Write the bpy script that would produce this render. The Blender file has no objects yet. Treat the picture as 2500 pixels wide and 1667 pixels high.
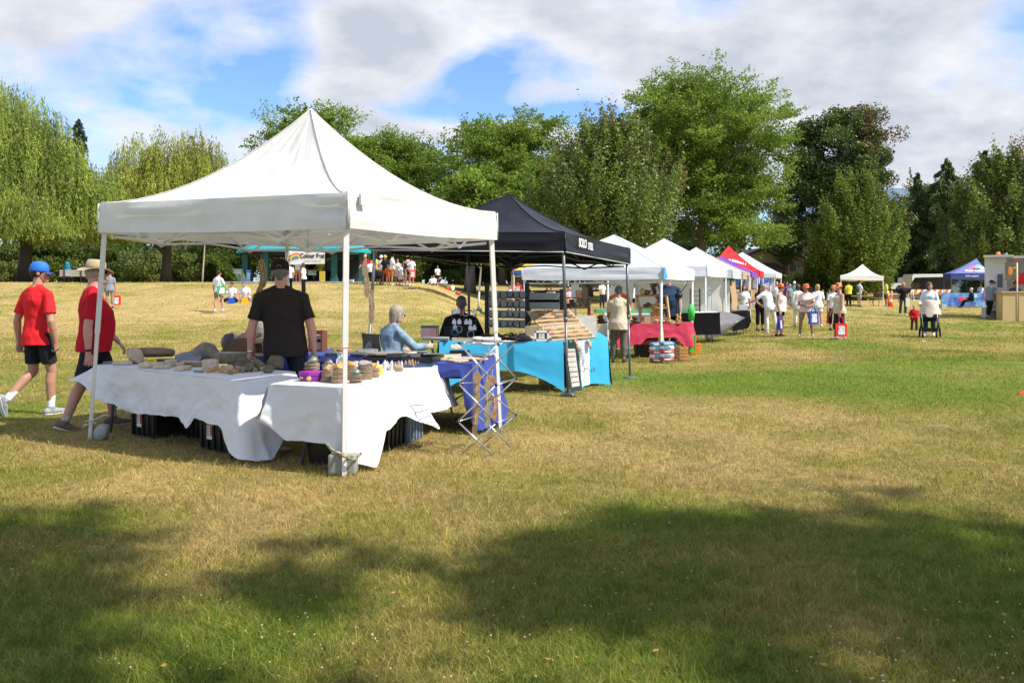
import bpy, math, random
import numpy as np
from mathutils import Vector, Matrix, noise as mn
S=bpy.context.scene
COL=S.collection
R=random.Random(7)
F=2126.0; CX=1250.0; HZ=706.0; CH=1.5      # pixels of focal length, image centre, eye level row, eye height
def X(px,d): return (px-CX)/F*d
def P(px,py,d): return Vector((X(px,d),d,CH-(py-HZ)/F*d))
def PZ(px,py,z):
    d=F*(CH-z)/(py-HZ); return Vector((X(px,d),d,z))
def ss(a,b,v):
    t=np.clip((v-a)/(b-a),0,1); return t*t*(3-2*t)
def terr(x,y):
    x=np.asarray(x,float); y=np.asarray(y,float)
    px=CX+F*x/np.maximum(y,1.0)
    zm=2.0*ss(45,90,y); zr=.3*ss(28,60,y)+.8*ss(60,100,y)
    zl=1.9*ss(27,56,y)+.15*ss(60,100,y)
    wl=1-ss(1010,1230,px); wr=ss(1600,1950,px)
    z=zm*(1-wl)*(1-wr)+zl*wl+zr*wr
    return z+.5*ss(110,300,y)
def tz(x,y): return float(terr(x,y))
def G(px,d):
    x=X(px,d); return Vector((x,d,tz(x,d)))

# ------------------------------------------------------------ materials
def nd(t,kind,**kw):
    n=t.nodes.new(kind)
    for k,v in kw.items():
        if hasattr(n,k): setattr(n,k,v)
        else: n.inputs[k].default_value=v
    return n
def mth(t,op,a,b=None,c=None,clamp=False):
    n=t.nodes.new('ShaderNodeMath'); n.operation=op; n.use_clamp=clamp
    for i,v in enumerate((a,b,c)):
        if v is None: continue
        if isinstance(v,(int,float)): n.inputs[i].default_value=v
        else: t.links.new(v,n.inputs[i])
    return n.outputs[0]
def mixc(t,f,a,b,blend='MIX'):
    n=t.nodes.new('ShaderNodeMix'); n.data_type='RGBA'; n.blend_type=blend
    for s,v in ((n.inputs['Factor'],f),(n.inputs[6],a),(n.inputs[7],b)):
        if isinstance(v,(int,float)): s.default_value=v
        elif isinstance(v,tuple): s.default_value=(*v[:3],1)
        else: t.links.new(v,s)
    return n.outputs[2]
MATS={}
def mat(name,c,rough=.65,var=.18,scale=6.0,bump=0.0,bscale=None,metal=0.0,trans=0.0,c2=None,stretch=None,spec=.4,alpha=None,emit=0,sheen=0,wave=None,detail=5.0,thr=None,rnd=0.0,tint=None):
    if name in MATS: return MATS[name]
    m=bpy.data.materials.new(name); MATS[name]=m; m.use_nodes=True
    t=m.node_tree; b=t.nodes['Principled BSDF']; L=t.links.new
    tc=t.nodes.new('ShaderNodeTexCoord'); co=tc.outputs['Object']
    if stretch:
        mp=t.nodes.new('ShaderNodeMapping'); mp.inputs['Scale'].default_value=stretch; L(co,mp.inputs['Vector']); co=mp.outputs[0]
    n=nd(t,'ShaderNodeTexNoise',Scale=scale,Detail=detail,Roughness=.6); L(co,n.inputs['Vector'])
    fac=n.outputs['Fac']
    if wave:
        w=nd(t,'ShaderNodeTexWave',Scale=wave,Distortion=3.0,Detail=2.0); L(co,w.inputs['Vector']); fac=mth(t,'MULTIPLY_ADD',w.outputs['Fac'],.5,mth(t,'MULTIPLY',fac,.5))
    if thr: 
        fac=mth(t,'MULTIPLY_ADD',mth(t,'SUBTRACT',fac,thr[0]),thr[1],.5,clamp=True)
    else: fac=mth(t,'MULTIPLY_ADD',mth(t,'SUBTRACT',fac,.5),2.2,.5,clamp=True)
    c=tuple(c)
    if c2 is None: ca=tuple(v*(1-var) for v in c); cb=tuple(min(1,v*(1+var)) for v in c)
    else: ca=c; cb=tuple(c2)
    col=mixc(t,fac,ca,cb)
    if rnd:
        at=t.nodes.new('ShaderNodeAttribute'); at.attribute_name='rnd'
        col=mixc(t,1.0,col,mixc(t,at.outputs['Fac'],(1-rnd,)*3,(1+rnd,1+rnd,1+rnd*.3)),'MULTIPLY')
    if tint:
        at=t.nodes.new('ShaderNodeAttribute'); at.attribute_name='tint'; col=mixc(t,at.outputs['Fac'],col,tuple(tint))
    L(col,b.inputs['Base Color'])
    b.inputs['Roughness'].default_value=rough; b.inputs['Metallic'].default_value=metal
    b.inputs['Specular IOR Level'].default_value=spec
    if bump:
        n2=nd(t,'ShaderNodeTexNoise',Scale=bscale or scale*3,Detail=4.0); L(co,n2.inputs['Vector'])
        bp=nd(t,'ShaderNodeBump',Strength=1.0,Distance=bump); L(n2.outputs['Fac'],bp.inputs['Height']); L(bp.outputs[0],b.inputs['Normal'])
    out=t.nodes['Material Output']
    if trans:
        tr=t.nodes.new('ShaderNodeBsdfTranslucent'); L(col,tr.inputs['Color'])
        mx=t.nodes.new('ShaderNodeMixShader'); mx.inputs[0].default_value=trans
        L(b.outputs[0],mx.inputs[1]); L(tr.outputs[0],mx.inputs[2]); L(mx.outputs[0],out.inputs[0])
    if alpha is not None: b.inputs['Alpha'].default_value=alpha
    return m
def glass(name,c=(.9,.95,1),rough=.05):
    if name in MATS: return MATS[name]
    m=mat(name,c,rough=rough,var=.02); m.node_tree.nodes['Principled BSDF'].inputs['Transmission Weight'].default_value=.85
    return m

# ------------------------------------------------------------ objects
def props(o,label=None,cat=None,group=None,kind=None):
    if label: o['label']=label
    if cat: o['category']=cat
    if group: o['group']=group
    if kind: o['kind']=kind
    return o
def empty(name,loc=(0,0,0),rz=0,label=None,cat=None,group=None):
    o=bpy.data.objects.new(name,None); COL.objects.link(o); o.location=loc; o.rotation_euler=(0,0,rz); o.empty_display_size=.2
    return props(o,label,cat,group)
def link(name,me,m=None,parent=None,label=None,cat=None,group=None,kind=None,loc=None,rz=None):
    o=bpy.data.objects.new(name,me); COL.objects.link(o)
    if m is not None:
        for q in (m if isinstance(m,(list,tuple)) else [m]): me.materials.append(q)
    if parent: o.parent=parent
    if loc is not None: o.location=loc
    if rz is not None: o.rotation_euler=(0,0,rz)
    return props(o,label,cat,group,kind)
def copytree(o,parent=None):
    c=o.copy(); COL.objects.link(c)
    if parent: c.parent=parent
    for ch in o.children: copytree(ch,c)
    return c
def npmesh(name,V,Fq,smooth=True,attrs=None):
    """V (n,3), Fq (m,k) equal-size faces"""
    V=np.asarray(V,np.float32); Fq=np.asarray(Fq,np.int32)
    me=bpy.data.meshes.new(name); m,k=Fq.shape
    me.vertices.add(len(V)); me.vertices.foreach_set('co',V.ravel())
    me.loops.add(m*k); me.loops.foreach_set('vertex_index',Fq.ravel())
    me.polygons.add(m); me.polygons.foreach_set('loop_start',np.arange(m,dtype=np.int32)*k)
    me.polygons.foreach_set('use_smooth',np.full(m,smooth,dtype=bool))
    me.update(calc_edges=True)
    if attrs:
        for a,(dom,v) in attrs.items():
            at=me.attributes.new(a,'FLOAT',dom); at.data.foreach_set('value',np.asarray(v,np.float32))
    return me
TMP=bpy.data.scenes.new('scratch'); TVL=TMP.view_layers[0]
def evalmesh(o):
    TMP.collection.objects.link(o); TVL.update(); dg=TVL.depsgraph; me=bpy.data.meshes.new_from_object(o.evaluated_get(dg)); bpy.data.objects.remove(o); return me
class MB:
    """collects boxes, bars, lofts; build() links them as one mesh"""
    def __init__(s): s.v=[]; s.f=[]; s.mi=[]; s.cur=0; s.sm=[]
    def add(s,vs,fs,smooth=False):
        o=len(s.v); s.v+= [tuple(v) for v in vs]
        for f in fs: s.f.append(tuple(i+o for i in f)); s.mi.append(s.cur); s.sm.append(smooth)
        return s
    def box(s,c,size,rz=0,M=None,bev=0):
        hx,hy,hz=[q/2 for q in size]
        vs=[Vector((x*hx,y*hy,z*hz)) for x in(-1,1) for y in(-1,1) for z in(-1,1)]
        fs=[(0,1,3,2),(4,6,7,5),(0,4,5,1),(2,3,7,6),(0,2,6,4),(1,5,7,3)]
        Mx=Matrix.Rotation(rz,4,'Z') if rz else Matrix()
        if M is not None: Mx=M
        return s.add([Mx@v+Vector(c) for v in vs],fs)
    def hexa(s,b,t):
        """b,t: four bottom and four top points"""
        return s.add(list(b)+list(t),[(3,2,1,0),(4,5,6,7),(0,1,5,4),(1,2,6,5),(2,3,7,6),(3,0,4,7)])
    def loft(s,secs,n=12,caps=True,smooth=True):
        """secs: (centre, u vector, v vector) ellipses"""
        vs=[];fs=[]
        for c,u,v in secs:
            c=Vector(c);u=Vector(u);v=Vector(v)
            for k in range(n):
                a=2*math.pi*k/n; vs.append(c+u*math.cos(a)+v*math.sin(a))
        for i in range(len(secs)-1):
            for k in range(n):
                a=i*n+k;b=i*n+(k+1)%n; fs.append((a,b,b+n,a+n))
        s.add(vs,fs,smooth)
        if caps:
            m=len(secs)-1; o=len(s.v)-len(vs)
            s.f.append(tuple(o+k for k in reversed(range(n)))); s.mi.append(s.cur); s.sm.append(False)
            s.f.append(tuple(o+m*n+k for k in range(n))); s.mi.append(s.cur); s.sm.append(False)
        return s
    def tube(s,pts,r,n=8,caps=True,flat=1.0,up=(0,0,1)):
        """pts polyline; r radius or list"""
        pts=[Vector(p) for p in pts]; secs=[]; pu=None
        for i,p in enumerate(pts):
            a=pts[max(i-1,0)]; b=pts[min(i+1,len(pts)-1)]; t=(b-a)
            if t.length<1e-9: t=Vector((0,0,1))
            t.normalize()
            if pu is None:
                g=Vector(up); 
                if abs(t.dot(g))>.95: g=Vector((1,0,0))
                u=t.cross(g).normalized()
            else: u=(pu-t*pu.dot(t)).normalized()
            pu=u; v=u.cross(t)*-1; rr=r[i] if isinstance(r,(list,tuple)) else r
            secs.append((p,u*rr,v*(rr*flat)))
        return s.loft(secs,n,caps,smooth=n>4)
    def cap(s,p0,r0,p1,r1,u=None,fl=1.0,n=12):
        """rounded tapered capsule; fl flattens it across u"""
        p0=Vector(p0);p1=Vector(p1);t=p1-p0; L=t.length
        t=t/L if L>1e-6 else Vector((0,0,1))
        g=Vector(u) if u is not None else Vector((1,0,0))
        if abs(t.dot(g.normalized()))>.97: g=Vector((0,1,0))
        u_=(g-t*g.dot(t)).normalized(); v_=t.cross(u_); secs=[]
        for a in (85,60,35,12): 
            a=math.radians(a); secs.append((p0-t*r0*math.sin(a),u_*r0*math.cos(a),v_*r0*fl*math.cos(a)))
        secs.append((p0,u_*r0,v_*r0*fl)); secs.append((p1,u_*r1,v_*r1*fl))
        for a in (12,35,60,85):
            a=math.radians(a); secs.append((p1+t*r1*math.sin(a),u_*r1*math.cos(a),v_*r1*fl*math.cos(a)))
        return s.loft(secs,n)
    def ell(s,c,rx,ry,rz,n=12,m=8,Mx=None):
        Mx=Mx or Matrix(); c=Vector(c); secs=[]
        for i in range(m+1):
            a=math.pi*(-.5+ (i+.02)/(m+.04)); k=max(math.cos(a),.02)
            secs.append((c+Mx@Vector((0,0,rz*math.sin(a))),Mx@Vector((rx*k,0,0)),Mx@Vector((0,ry*k,0))))
        return s.loft(secs,n)
    def quad(s,a,b,c,d): return s.add([a,b,c,d],[(0,1,2,3)])
    def mesh(s,name):
        me=bpy.data.meshes.new(name); me.from_pydata(s.v,[],s.f)
        me.polygons.foreach_set('material_index',s.mi); me.polygons.foreach_set('use_smooth',s.sm); me.update(); return me
    def build(s,name,m,parent=None,**kw): return link(name,s.mesh(name),m,parent,**kw)
def remesh(mb,vox,smooth=3,fold=0,fscale=(9,9,5),seed=0,fac=.5):
    me=mb.mesh('tmp'); o=bpy.data.objects.new('tmp',me)
    r=o.modifiers.new('r','REMESH'); r.mode='VOXEL'; r.voxel_size=vox; r.use_smooth_shade=True
    if smooth:
        q=o.modifiers.new('s','SMOOTH'); q.factor=fac; q.iterations=smooth
    out=evalmesh(o); bpy.data.meshes.remove(me)
    if fold:
        n=len(out.vertices); co=np.empty(n*3,np.float32); out.vertices.foreach_get('co',co); co=co.reshape(-1,3)
        no=np.empty(n*3,np.float32); out.vertices.foreach_get('normal',no); no=no.reshape(-1,3)
        f=np.array([1-abs(2*mn.noise((c[0]*fscale[0]+seed,c[1]*fscale[1]+c[2]*3,c[2]*fscale[2]+c[0]*4))) for c in co],np.float32)
        g=np.array([mn.noise((c[0]*3+seed,c[1]*3,c[2]*3)) for c in co],np.float32)
        co+=no*((f-.6)*fold+g*fold*1.5)[:,None]; out.vertices.foreach_set('co',co.ravel()); out.update()
    out.polygons.foreach_set('use_smooth',[True]*len(out.polygons))
    out.materials.clear()
    return out
def text(s,body,loc,size,rot,m,name='lettering',parent=None,xs=1.0,ext=.002,al='CENTER',bold=0):
    c=bpy.data.curves.new(name,'FONT'); c.body=body; c.size=size; c.align_x=al; c.align_y='CENTER'; c.extrude=ext; c.offset=bold
    o=bpy.data.objects.new(name,c); c.materials.append(m)
    me=evalmesh(o); bpy.data.curves.remove(c)
    o=bpy.data.objects.new(name,me); COL.objects.link(o)
    if parent: o.parent=parent
    if isinstance(rot,Matrix): o.matrix_local=Matrix.Translation(loc)@rot@Matrix.Diagonal((xs,1,1,1))
    else: o.location=loc; o.rotation_euler=rot; o.scale=(xs,1,1)
    return o
def frame(xa,ya):
    """rotation whose local x runs along xa and local y along ya"""
    xa=Vector(xa).normalized(); ya=Vector(ya); ya=(ya-xa*ya.dot(xa)).normalized(); za=xa.cross(ya)
    return Matrix((xa,ya,za)).transposed().to_4x4()
def nz(x,y=0,z=0): return mn.noise((x,y,z))
# ============================================================ camera, sun, sky
cam=bpy.data.cameras.new('camera'); co_=bpy.data.objects.new('camera',cam); COL.objects.link(co_)
co_.location=(0,0,CH); co_.rotation_euler=(math.pi/2,0,0)
cam.sensor_width=36; cam.lens=36*F/2500; cam.shift_y=-(833.5-HZ)/2500; cam.clip_end=12000; cam.clip_start=.05
S.camera=co_
SUN_EL=math.radians(50); sdx,sdy=.93,-.37   # towards the sun
sv=Vector((sdx*math.cos(SUN_EL),sdy*math.cos(SUN_EL),math.sin(SUN_EL))).normalized()
sl=bpy.data.lights.new('sun','SUN'); sl.energy=4.9; sl.angle=math.radians(.55); sl.color=(1,.95,.86)
so=bpy.data.objects.new('sun',sl); COL.objects.link(so); so.rotation_euler=sv.to_track_quat('Z','Y').to_euler(); so.location=(20,-10,30)
W=bpy.data.worlds.new('World'); S.world=W; W.use_nodes=True; t=W.node_tree; L=t.links.new
bg=t.nodes['Background']
sky=t.nodes.new('ShaderNodeTexSky'); sky.sky_type='NISHITA'; sky.sun_disc=False; sky.sun_elevation=SUN_EL
sky.sun_rotation=math.atan2(sdx,sdy); sky.air_density=1.0; sky.dust_density=.6; sky.ozone_density=2.0
tc=t.nodes.new('ShaderNodeTexCoord'); sp=t.nodes.new('ShaderNodeSeparateXYZ'); L(tc.outputs['Generated'],sp.inputs[0])
gx,gy,gz=sp.outputs
hy=mth(t,'SQRT',mth(t,'ADD',mth(t,'MULTIPLY',gx,gx),mth(t,'MULTIPLY',gy,gy)))
az=mth(t,'ARCTAN2',gx,gy); el=mth(t,'ARCTAN2',gz,hy)
# cloud layer seen in perspective: direction / height
zz=mth(t,'MAXIMUM',mth(t,'ADD',gz,.34),.05)
cb=t.nodes.new('ShaderNodeCombineXYZ'); L(mth(t,'DIVIDE',gx,zz),cb.inputs[0]); L(mth(t,'DIVIDE',gy,zz),cb.inputs[1])
n1=nd(t,'ShaderNodeTexNoise',Scale=2.6,Detail=7.0,Roughness=.55,Distortion=.12); L(cb.outputs[0],n1.inputs['Vector'])
n2=nd(t,'ShaderNodeTexNoise',Scale=5.5,Detail=5.0,Roughness=.6); L(cb.outputs[0],n2.inputs['Vector'])
def bump_(px,py,wx,wy,a):
    A=math.atan((px-CX)/F); E=math.atan((HZ-py)/F*math.cos(A))
    dx=mth(t,'DIVIDE',mth(t,'SUBTRACT',az,A),wx/F); dy=mth(t,'DIVIDE',mth(t,'SUBTRACT',el,E),wy/F)
    e=mth(t,'EXPONENT',mth(t,'MULTIPLY',mth(t,'ADD',mth(t,'MULTIPLY',dx,dx),mth(t,'MULTIPLY',dy,dy)),-1.0))
    return mth(t,'MULTIPLY',e,a)
den=mth(t,'ADD',mth(t,'MULTIPLY',n1.outputs['Fac'],1.15),-.03)
for b_ in ((960,120,160,110,.26),(820,230,120,70,.16),(80,50,190,90,.16),(620,120,60,50,.12),(1900,100,700,150,.20),(2100,330,600,130,.16),(1500,60,200,80,.08),(580,330,150,120,.15),(860,290,120,80,.14),(1250,330,260,28,.2),(200,330,260,100,.06),(560,110,70,60,.10),
           (420,40,150,60,-.18),(640,190,90,90,-.20),(560,245,90,60,-.16),(1150,200,110,60,-.32),(1200,275,250,32,-.28),(1430,290,110,40,-.26),(700,30,80,60,-.14),(1090,20,60,30,-.10),(280,210,220,60,-.13),(120,330,160,60,-.10),(330,120,120,50,-.12),(1330,150,90,60,-.08),(2440,60,90,40,-.06)):
    den=mth(t,'ADD',den,bump_(*b_))
cov=mth(t,'MULTIPLY_ADD',mth(t,'SUBTRACT',den,.535),4.4,.5,clamp=True)
cov=mth(t,'SMOOTH_MIN',cov,.97,.1)
thick=mth(t,'MULTIPLY_ADD',mth(t,'SUBTRACT',mth(t,'ADD',mth(t,'MULTIPLY',den,.55),mth(t,'MULTIPLY',n2.outputs['Fac'],.45)),.515),3.4,.35,clamp=True)
ccol=mixc(t,thick,(10.4,10.45,10.6),(5.7,6.05,6.8))
skyc=mixc(t,1.0,sky.outputs[0],(1.35,1.65,2.2),'MULTIPLY')
fin=mixc(t,cov,skyc,ccol); L(fin,bg.inputs['Color']); bg.inputs['Strength'].default_value=.075
S.view_settings.view_transform='Standard'; S.view_settings.look='None'; S.view_settings.gamma=1; S.view_settings.exposure=0.52
S.cycles.max_bounces=4; S.cycles.diffuse_bounces=2; S.cycles.glossy_bounces=2; S.cycles.transmission_bounces=3; S.cycles.transparent_max_bounces=4; S.cycles.use_denoising=True
S.cycles.sample_clamp_indirect=4.0

# ============================================================ lawn
def nf2(x,y,s,seed):   # cheap vectorised value noise
    x=x*s+seed*17.3; y=y*s+seed*9.1; xi=np.floor(x); yi=np.floor(y); fx=x-xi; fy=y-yi
    fx=fx*fx*(3-2*fx); fy=fy*fy*(3-2*fy)
    h=lambda a,b: (np.sin(a*127.1+b*311.7+seed)*43758.5453)%1.0
    return (h(xi,yi)*(1-fx)+h(xi+1,yi)*fx)*(1-fy)+(h(xi,yi+1)*(1-fx)+h(xi+1,yi+1)*fx)*fy
def fbm(x,y,s,seed): return (nf2(x,y,s,seed)*.5+nf2(x,y,s*2.1,seed+1)*.27+nf2(x,y,s*4.3,seed+2)*.15+nf2(x,y,s*9,seed+3)*.08)
def blobw(x,y,px,py,wx,wy,a):
    """soft patch of the lawn; centre given by where it lies, sizes in metres"""
    d=F*CH/(py-HZ); cx=X(px,d); return a*np.exp(-(((x-cx)/wx)**2+((y-d)/wy)**2))
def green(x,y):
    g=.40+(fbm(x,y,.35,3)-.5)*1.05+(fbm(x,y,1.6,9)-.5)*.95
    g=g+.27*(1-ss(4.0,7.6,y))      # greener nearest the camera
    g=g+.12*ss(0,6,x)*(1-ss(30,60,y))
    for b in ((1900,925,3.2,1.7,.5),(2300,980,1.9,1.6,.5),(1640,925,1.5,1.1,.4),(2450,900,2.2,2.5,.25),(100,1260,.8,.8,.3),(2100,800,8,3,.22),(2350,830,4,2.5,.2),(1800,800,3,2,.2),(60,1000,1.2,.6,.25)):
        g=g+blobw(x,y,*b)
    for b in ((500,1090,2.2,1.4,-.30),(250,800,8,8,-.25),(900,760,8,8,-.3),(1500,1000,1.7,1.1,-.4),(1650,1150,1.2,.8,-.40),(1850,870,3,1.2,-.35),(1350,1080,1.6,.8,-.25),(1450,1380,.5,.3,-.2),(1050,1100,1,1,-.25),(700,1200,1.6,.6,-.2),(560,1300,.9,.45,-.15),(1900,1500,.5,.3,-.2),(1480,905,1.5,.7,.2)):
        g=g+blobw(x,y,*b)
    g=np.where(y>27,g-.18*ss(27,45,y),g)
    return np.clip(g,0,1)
def grasscol(t,gfac,blade):
    geo=t.nodes.new('ShaderNodeNewGeometry'); L=t.links.new
    n=nd(t,'ShaderNodeTexNoise',Scale=7.0,Detail=8.0,Roughness=.7); L(geo.outputs['Position'],n.inputs['Vector'])
    n3=nd(t,'ShaderNodeTexNoise',Scale=.9,Detail=4.0,Roughness=.6); L(geo.outputs['Position'],n3.inputs['Vector'])
    v=mth(t,'ADD',gfac,mth(t,'MULTIPLY',mth(t,'SUBTRACT',n.outputs['Fac'],.5),.75))
    if blade:
        a=t.nodes.new('ShaderNodeAttribute'); a.attribute_name='rnd'
        v=mth(t,'ADD',v,mth(t,'MULTIPLY',mth(t,'SUBTRACT',a.outputs['Fac'],.5),.85))
    cr=t.nodes.new('ShaderNodeValToRGB'); L(v,cr.inputs[0]); e=cr.color_ramp.elements
    e[0].position=.02; e[0].color=(.52,.39,.18,1); e[1].position=.98; e[1].color=(.175,.25,.034,1)
    for p_,c_ in ((.25,(.44,.345,.135)),(.45,(.345,.295,.092)),(.62,(.265,.255,.06)),(.8,(.225,.27,.045))):
        q=e.new(p_); q.color=(*c_,1)
    c=mixc(t,mth(t,'MULTIPLY_ADD',n3.outputs['Fac'],.9,.0,clamp=True),cr.outputs[0],(.44,.30,.15),'MIX') if 0 else cr.outputs[0]
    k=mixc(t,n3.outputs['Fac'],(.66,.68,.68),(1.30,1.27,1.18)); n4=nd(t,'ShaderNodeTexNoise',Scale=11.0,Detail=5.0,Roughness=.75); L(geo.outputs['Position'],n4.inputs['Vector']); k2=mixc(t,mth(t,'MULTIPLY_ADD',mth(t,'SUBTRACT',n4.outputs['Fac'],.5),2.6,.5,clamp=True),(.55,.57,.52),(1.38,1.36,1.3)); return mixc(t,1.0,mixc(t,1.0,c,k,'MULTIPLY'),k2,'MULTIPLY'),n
gm=bpy.data.materials.new('lawn_soil'); gm.use_nodes=True; t=gm.node_tree; L=t.links.new; b=t.nodes['Principled BSDF']
at=t.nodes.new('ShaderNodeAttribute'); at.attribute_name='green'
c,n_=grasscol(t,at.outputs['Fac'],False)
geo=t.nodes.new('ShaderNodeNewGeometry'); mp=t.nodes.new('ShaderNodeMapping'); mp.inputs['Scale'].default_value=(1,.45,1); L(geo.outputs['Position'],mp.inputs[0])
nh=nd(t,'ShaderNodeTexNoise',Scale=2.2,Detail=8.0,Roughness=.72); L(mp.outputs[0],nh.inputs['Vector'])
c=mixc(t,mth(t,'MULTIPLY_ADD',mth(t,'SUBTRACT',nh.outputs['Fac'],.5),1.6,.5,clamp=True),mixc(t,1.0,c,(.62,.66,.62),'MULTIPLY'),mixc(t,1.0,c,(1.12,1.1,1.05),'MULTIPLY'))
L(c,b.inputs['Base Color']); b.inputs['Roughness'].default_value=.95; b.inputs['Specular IOR Level'].default_value=.1
nb=nd(t,'ShaderNodeTexNoise',Scale=30.0,Detail=6.0,Roughness=.8); L(geo.outputs['Position'],nb.inputs['Vector'])
bp=nd(t,'ShaderNodeBump',Strength=.9,Distance=.05); L(nb.outputs['Fac'],bp.inputs['Height']); L(bp.outputs[0],b.inputs['Normal'])
ys=np.concatenate([np.linspace(-14,16,121),np.linspace(16.4,110,190),np.geomspace(112,4000,26)])
us=np.linspace(-1,1,161)
YY,UU=np.meshgrid(ys,us,indexing='ij'); XX=UU*(14+np.abs(YY)*1.15)
ZZ=terr(XX,YY)+(fbm(XX,YY,.5,21)-.5)*.05*ss(2,12,YY)+(fbm(XX,YY,.9,31)-.5)*.22*ss(25,40,YY)
V=np.stack([XX,YY,ZZ],-1).reshape(-1,3); ny,nx=YY.shape
ii=(np.arange(ny-1)[:,None]*nx+np.arange(nx-1)[None,:]).ravel(); Fq=np.stack([ii,ii+1,ii+nx+1,ii+nx],1)
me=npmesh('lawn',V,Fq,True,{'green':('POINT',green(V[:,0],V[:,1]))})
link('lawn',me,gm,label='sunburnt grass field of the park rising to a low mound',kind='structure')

# blades
bm_=bpy.data.materials.new('grass_blade'); bm_.use_nodes=True; t=bm_.node_tree; L=t.links.new; b=t.nodes['Principled BSDF']
at=t.nodes.new('ShaderNodeAttribute'); at.attribute_name='green'
c,_=grasscol(t,at.outputs['Fac'],True); ar=t.nodes.new('ShaderNodeAttribute'); ar.attribute_name='bri'; c=mixc(t,1.0,c,mixc(t,ar.outputs['Fac'],(.55,.58,.55),(1.75,1.65,1.5)),'MULTIPLY'); L(c,b.inputs['Base Color']); b.inputs['Roughness'].default_value=.6; b.inputs['Specular IOR Level'].default_value=.25
tr=t.nodes.new('ShaderNodeBsdfTranslucent'); L(c,tr.inputs['Color']); mx=t.nodes.new('ShaderNodeMixShader'); mx.inputs[0].default_value=.35
L(b.outputs[0],mx.inputs[1]); L(tr.outputs[0],mx.inputs[2]); L(mx.outputs[0],t.nodes['Material Output'].inputs[0])
rg=np.random.default_rng(5)
def blades(N,y0,y1,q=1.0):
    # density falls off with distance from where the lawn is looked at; beyond the camera's sides too
    inv=rg.uniform(1/y1,1/y0,N); y=1/inv; x=rg.uniform(-.66,.66,N)*y*1.0
    cl=.5*fbm(x,y,2.5,41)+.5*nf2(x,y,9.0,43); keep=rg.random(N)<(.25+1.1*cl); x=x[keep];y=y[keep]; n=len(x)
    g=green(x,y); z=terr(x,y)+(fbm(x,y,.5,21)-.5)*.05*ss(2,12,y)+(fbm(x,y,.9,31)-.5)*.22*ss(25,40,y)
    h=rg.uniform(.012,.040,n)*(.35+1.3*fbm(x,y,5.0,51))*(.8+.4*fbm(x,y,1.2,53))*(1+.25*g); h*=np.where(rg.random(n)<.04,1.8,1)*(1+.5*ss(15,40,y))
    w=np.maximum(.0022,y*.00055)*rg.uniform(.7,1.3,n)
    a=rg.uniform(0,2*np.pi,n); lean=rg.uniform(.2,2.0,n)*h; ld=rg.uniform(0,2*np.pi,n)
    ux=np.cos(a)*w/2; uy=np.sin(a)*w/2; lx=np.cos(ld)*lean; ly=np.sin(ld)*lean
    V=np.empty((n,5,3),np.float32)
    V[:,0]=np.stack([x-ux,y-uy,z-.005],1); V[:,1]=np.stack([x+ux,y+uy,z-.005],1)
    V[:,2]=np.stack([x+ux*.8+lx*.35,y+uy*.8+ly*.35,z+h*.6],1); V[:,3]=np.stack([x-ux*.8+lx*.35,y-uy*.8+ly*.35,z+h*.6],1)
    V[:,4]=np.stack([x+lx,y+ly,z+h],1)
    o=np.arange(n)[:,None]*5
    Fq=np.concatenate([o+np.array([[0,1,2]]),o+np.array([[0,2,3]]),o+np.array([[3,2,4]])],0)
    r=rg.random(n); bri=np.clip(rg.normal(.38,.2,n)+(rg.random(n)<.05)*.5,0,1)
    return V.reshape(-1,3),Fq,np.repeat(g,5),np.repeat(r,5),np.repeat(bri,5)
A_=blades(520000,2.9,22); B_=blades(170000,18,64); nv=len(A_[0]); V=np.concatenate([A_[0],B_[0]]); Fq=np.concatenate([A_[1],B_[1]+nv]); gg,rr,br=[np.concatenate([A_[i],B_[i]]) for i in (2,3,4)]
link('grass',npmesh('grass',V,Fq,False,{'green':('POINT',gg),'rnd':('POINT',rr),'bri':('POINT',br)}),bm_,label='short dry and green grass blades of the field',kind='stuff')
# clover heads, fallen leaves
def specks(name,N,y0,y1,size,m,label,seed,hz,dens):
    r=np.random.default_rng(seed); mb=MB(); k=0
    while k<N:
        y=1/r.uniform(1/y1,1/y0); x=r.uniform(-.62,.62)*y
        if r.random()>dens(x,y): k+=.15; continue
        k+=1; s=size*r.uniform(.6,1.25); z=tz(x,y)+hz*r.uniform(.5,1.1)
        if name=='clover': mb.ell((x,y,z),s,s,s*.85,n=6,m=3)
        else:
            a=r.uniform(0,6.28); b=r.uniform(-.7,.7); M=Matrix.Rotation(a,3,'Z')@Matrix.Rotation(b,3,'X')
            mb.add([M@Vector(p)*s+Vector((x,y,z)) for p in ((-1,0,0),(-.3,-.5,.15),(.6,-.35,0),(1.1,0,.2),(.6,.4,.1),(-.3,.5,0))],[(0,1,2,3,4,5)])
    mb.build(name,m,label=label,kind='stuff')
cd=lambda x,y: float(np.clip(2.2*(nf2(np.float64(x),np.float64(y),1.1,71)-.45),0,1))*(1.0 if y<8.2 else .15)
specks('clover',420,3.1,11,.0055,mat('clover_white',(.42,.37,.26),var=.3),'white clover heads scattered in the near grass',3,.045,cd)
specks('clover',150,3.4,9,.0075,mat('clover_brown',(.17,.085,.05),var=.3),'withered brown clover heads in the near grass',5,.04,cd)
specks('fallen_leaves',90,3.2,13,.013,mat('leaf_fallen',(.30,.11,.03),var=.4,c2=(.42,.26,.05),scale=1.2),'small orange and yellow leaves fallen on the grass',4,.04,lambda x,y:.8)
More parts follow.
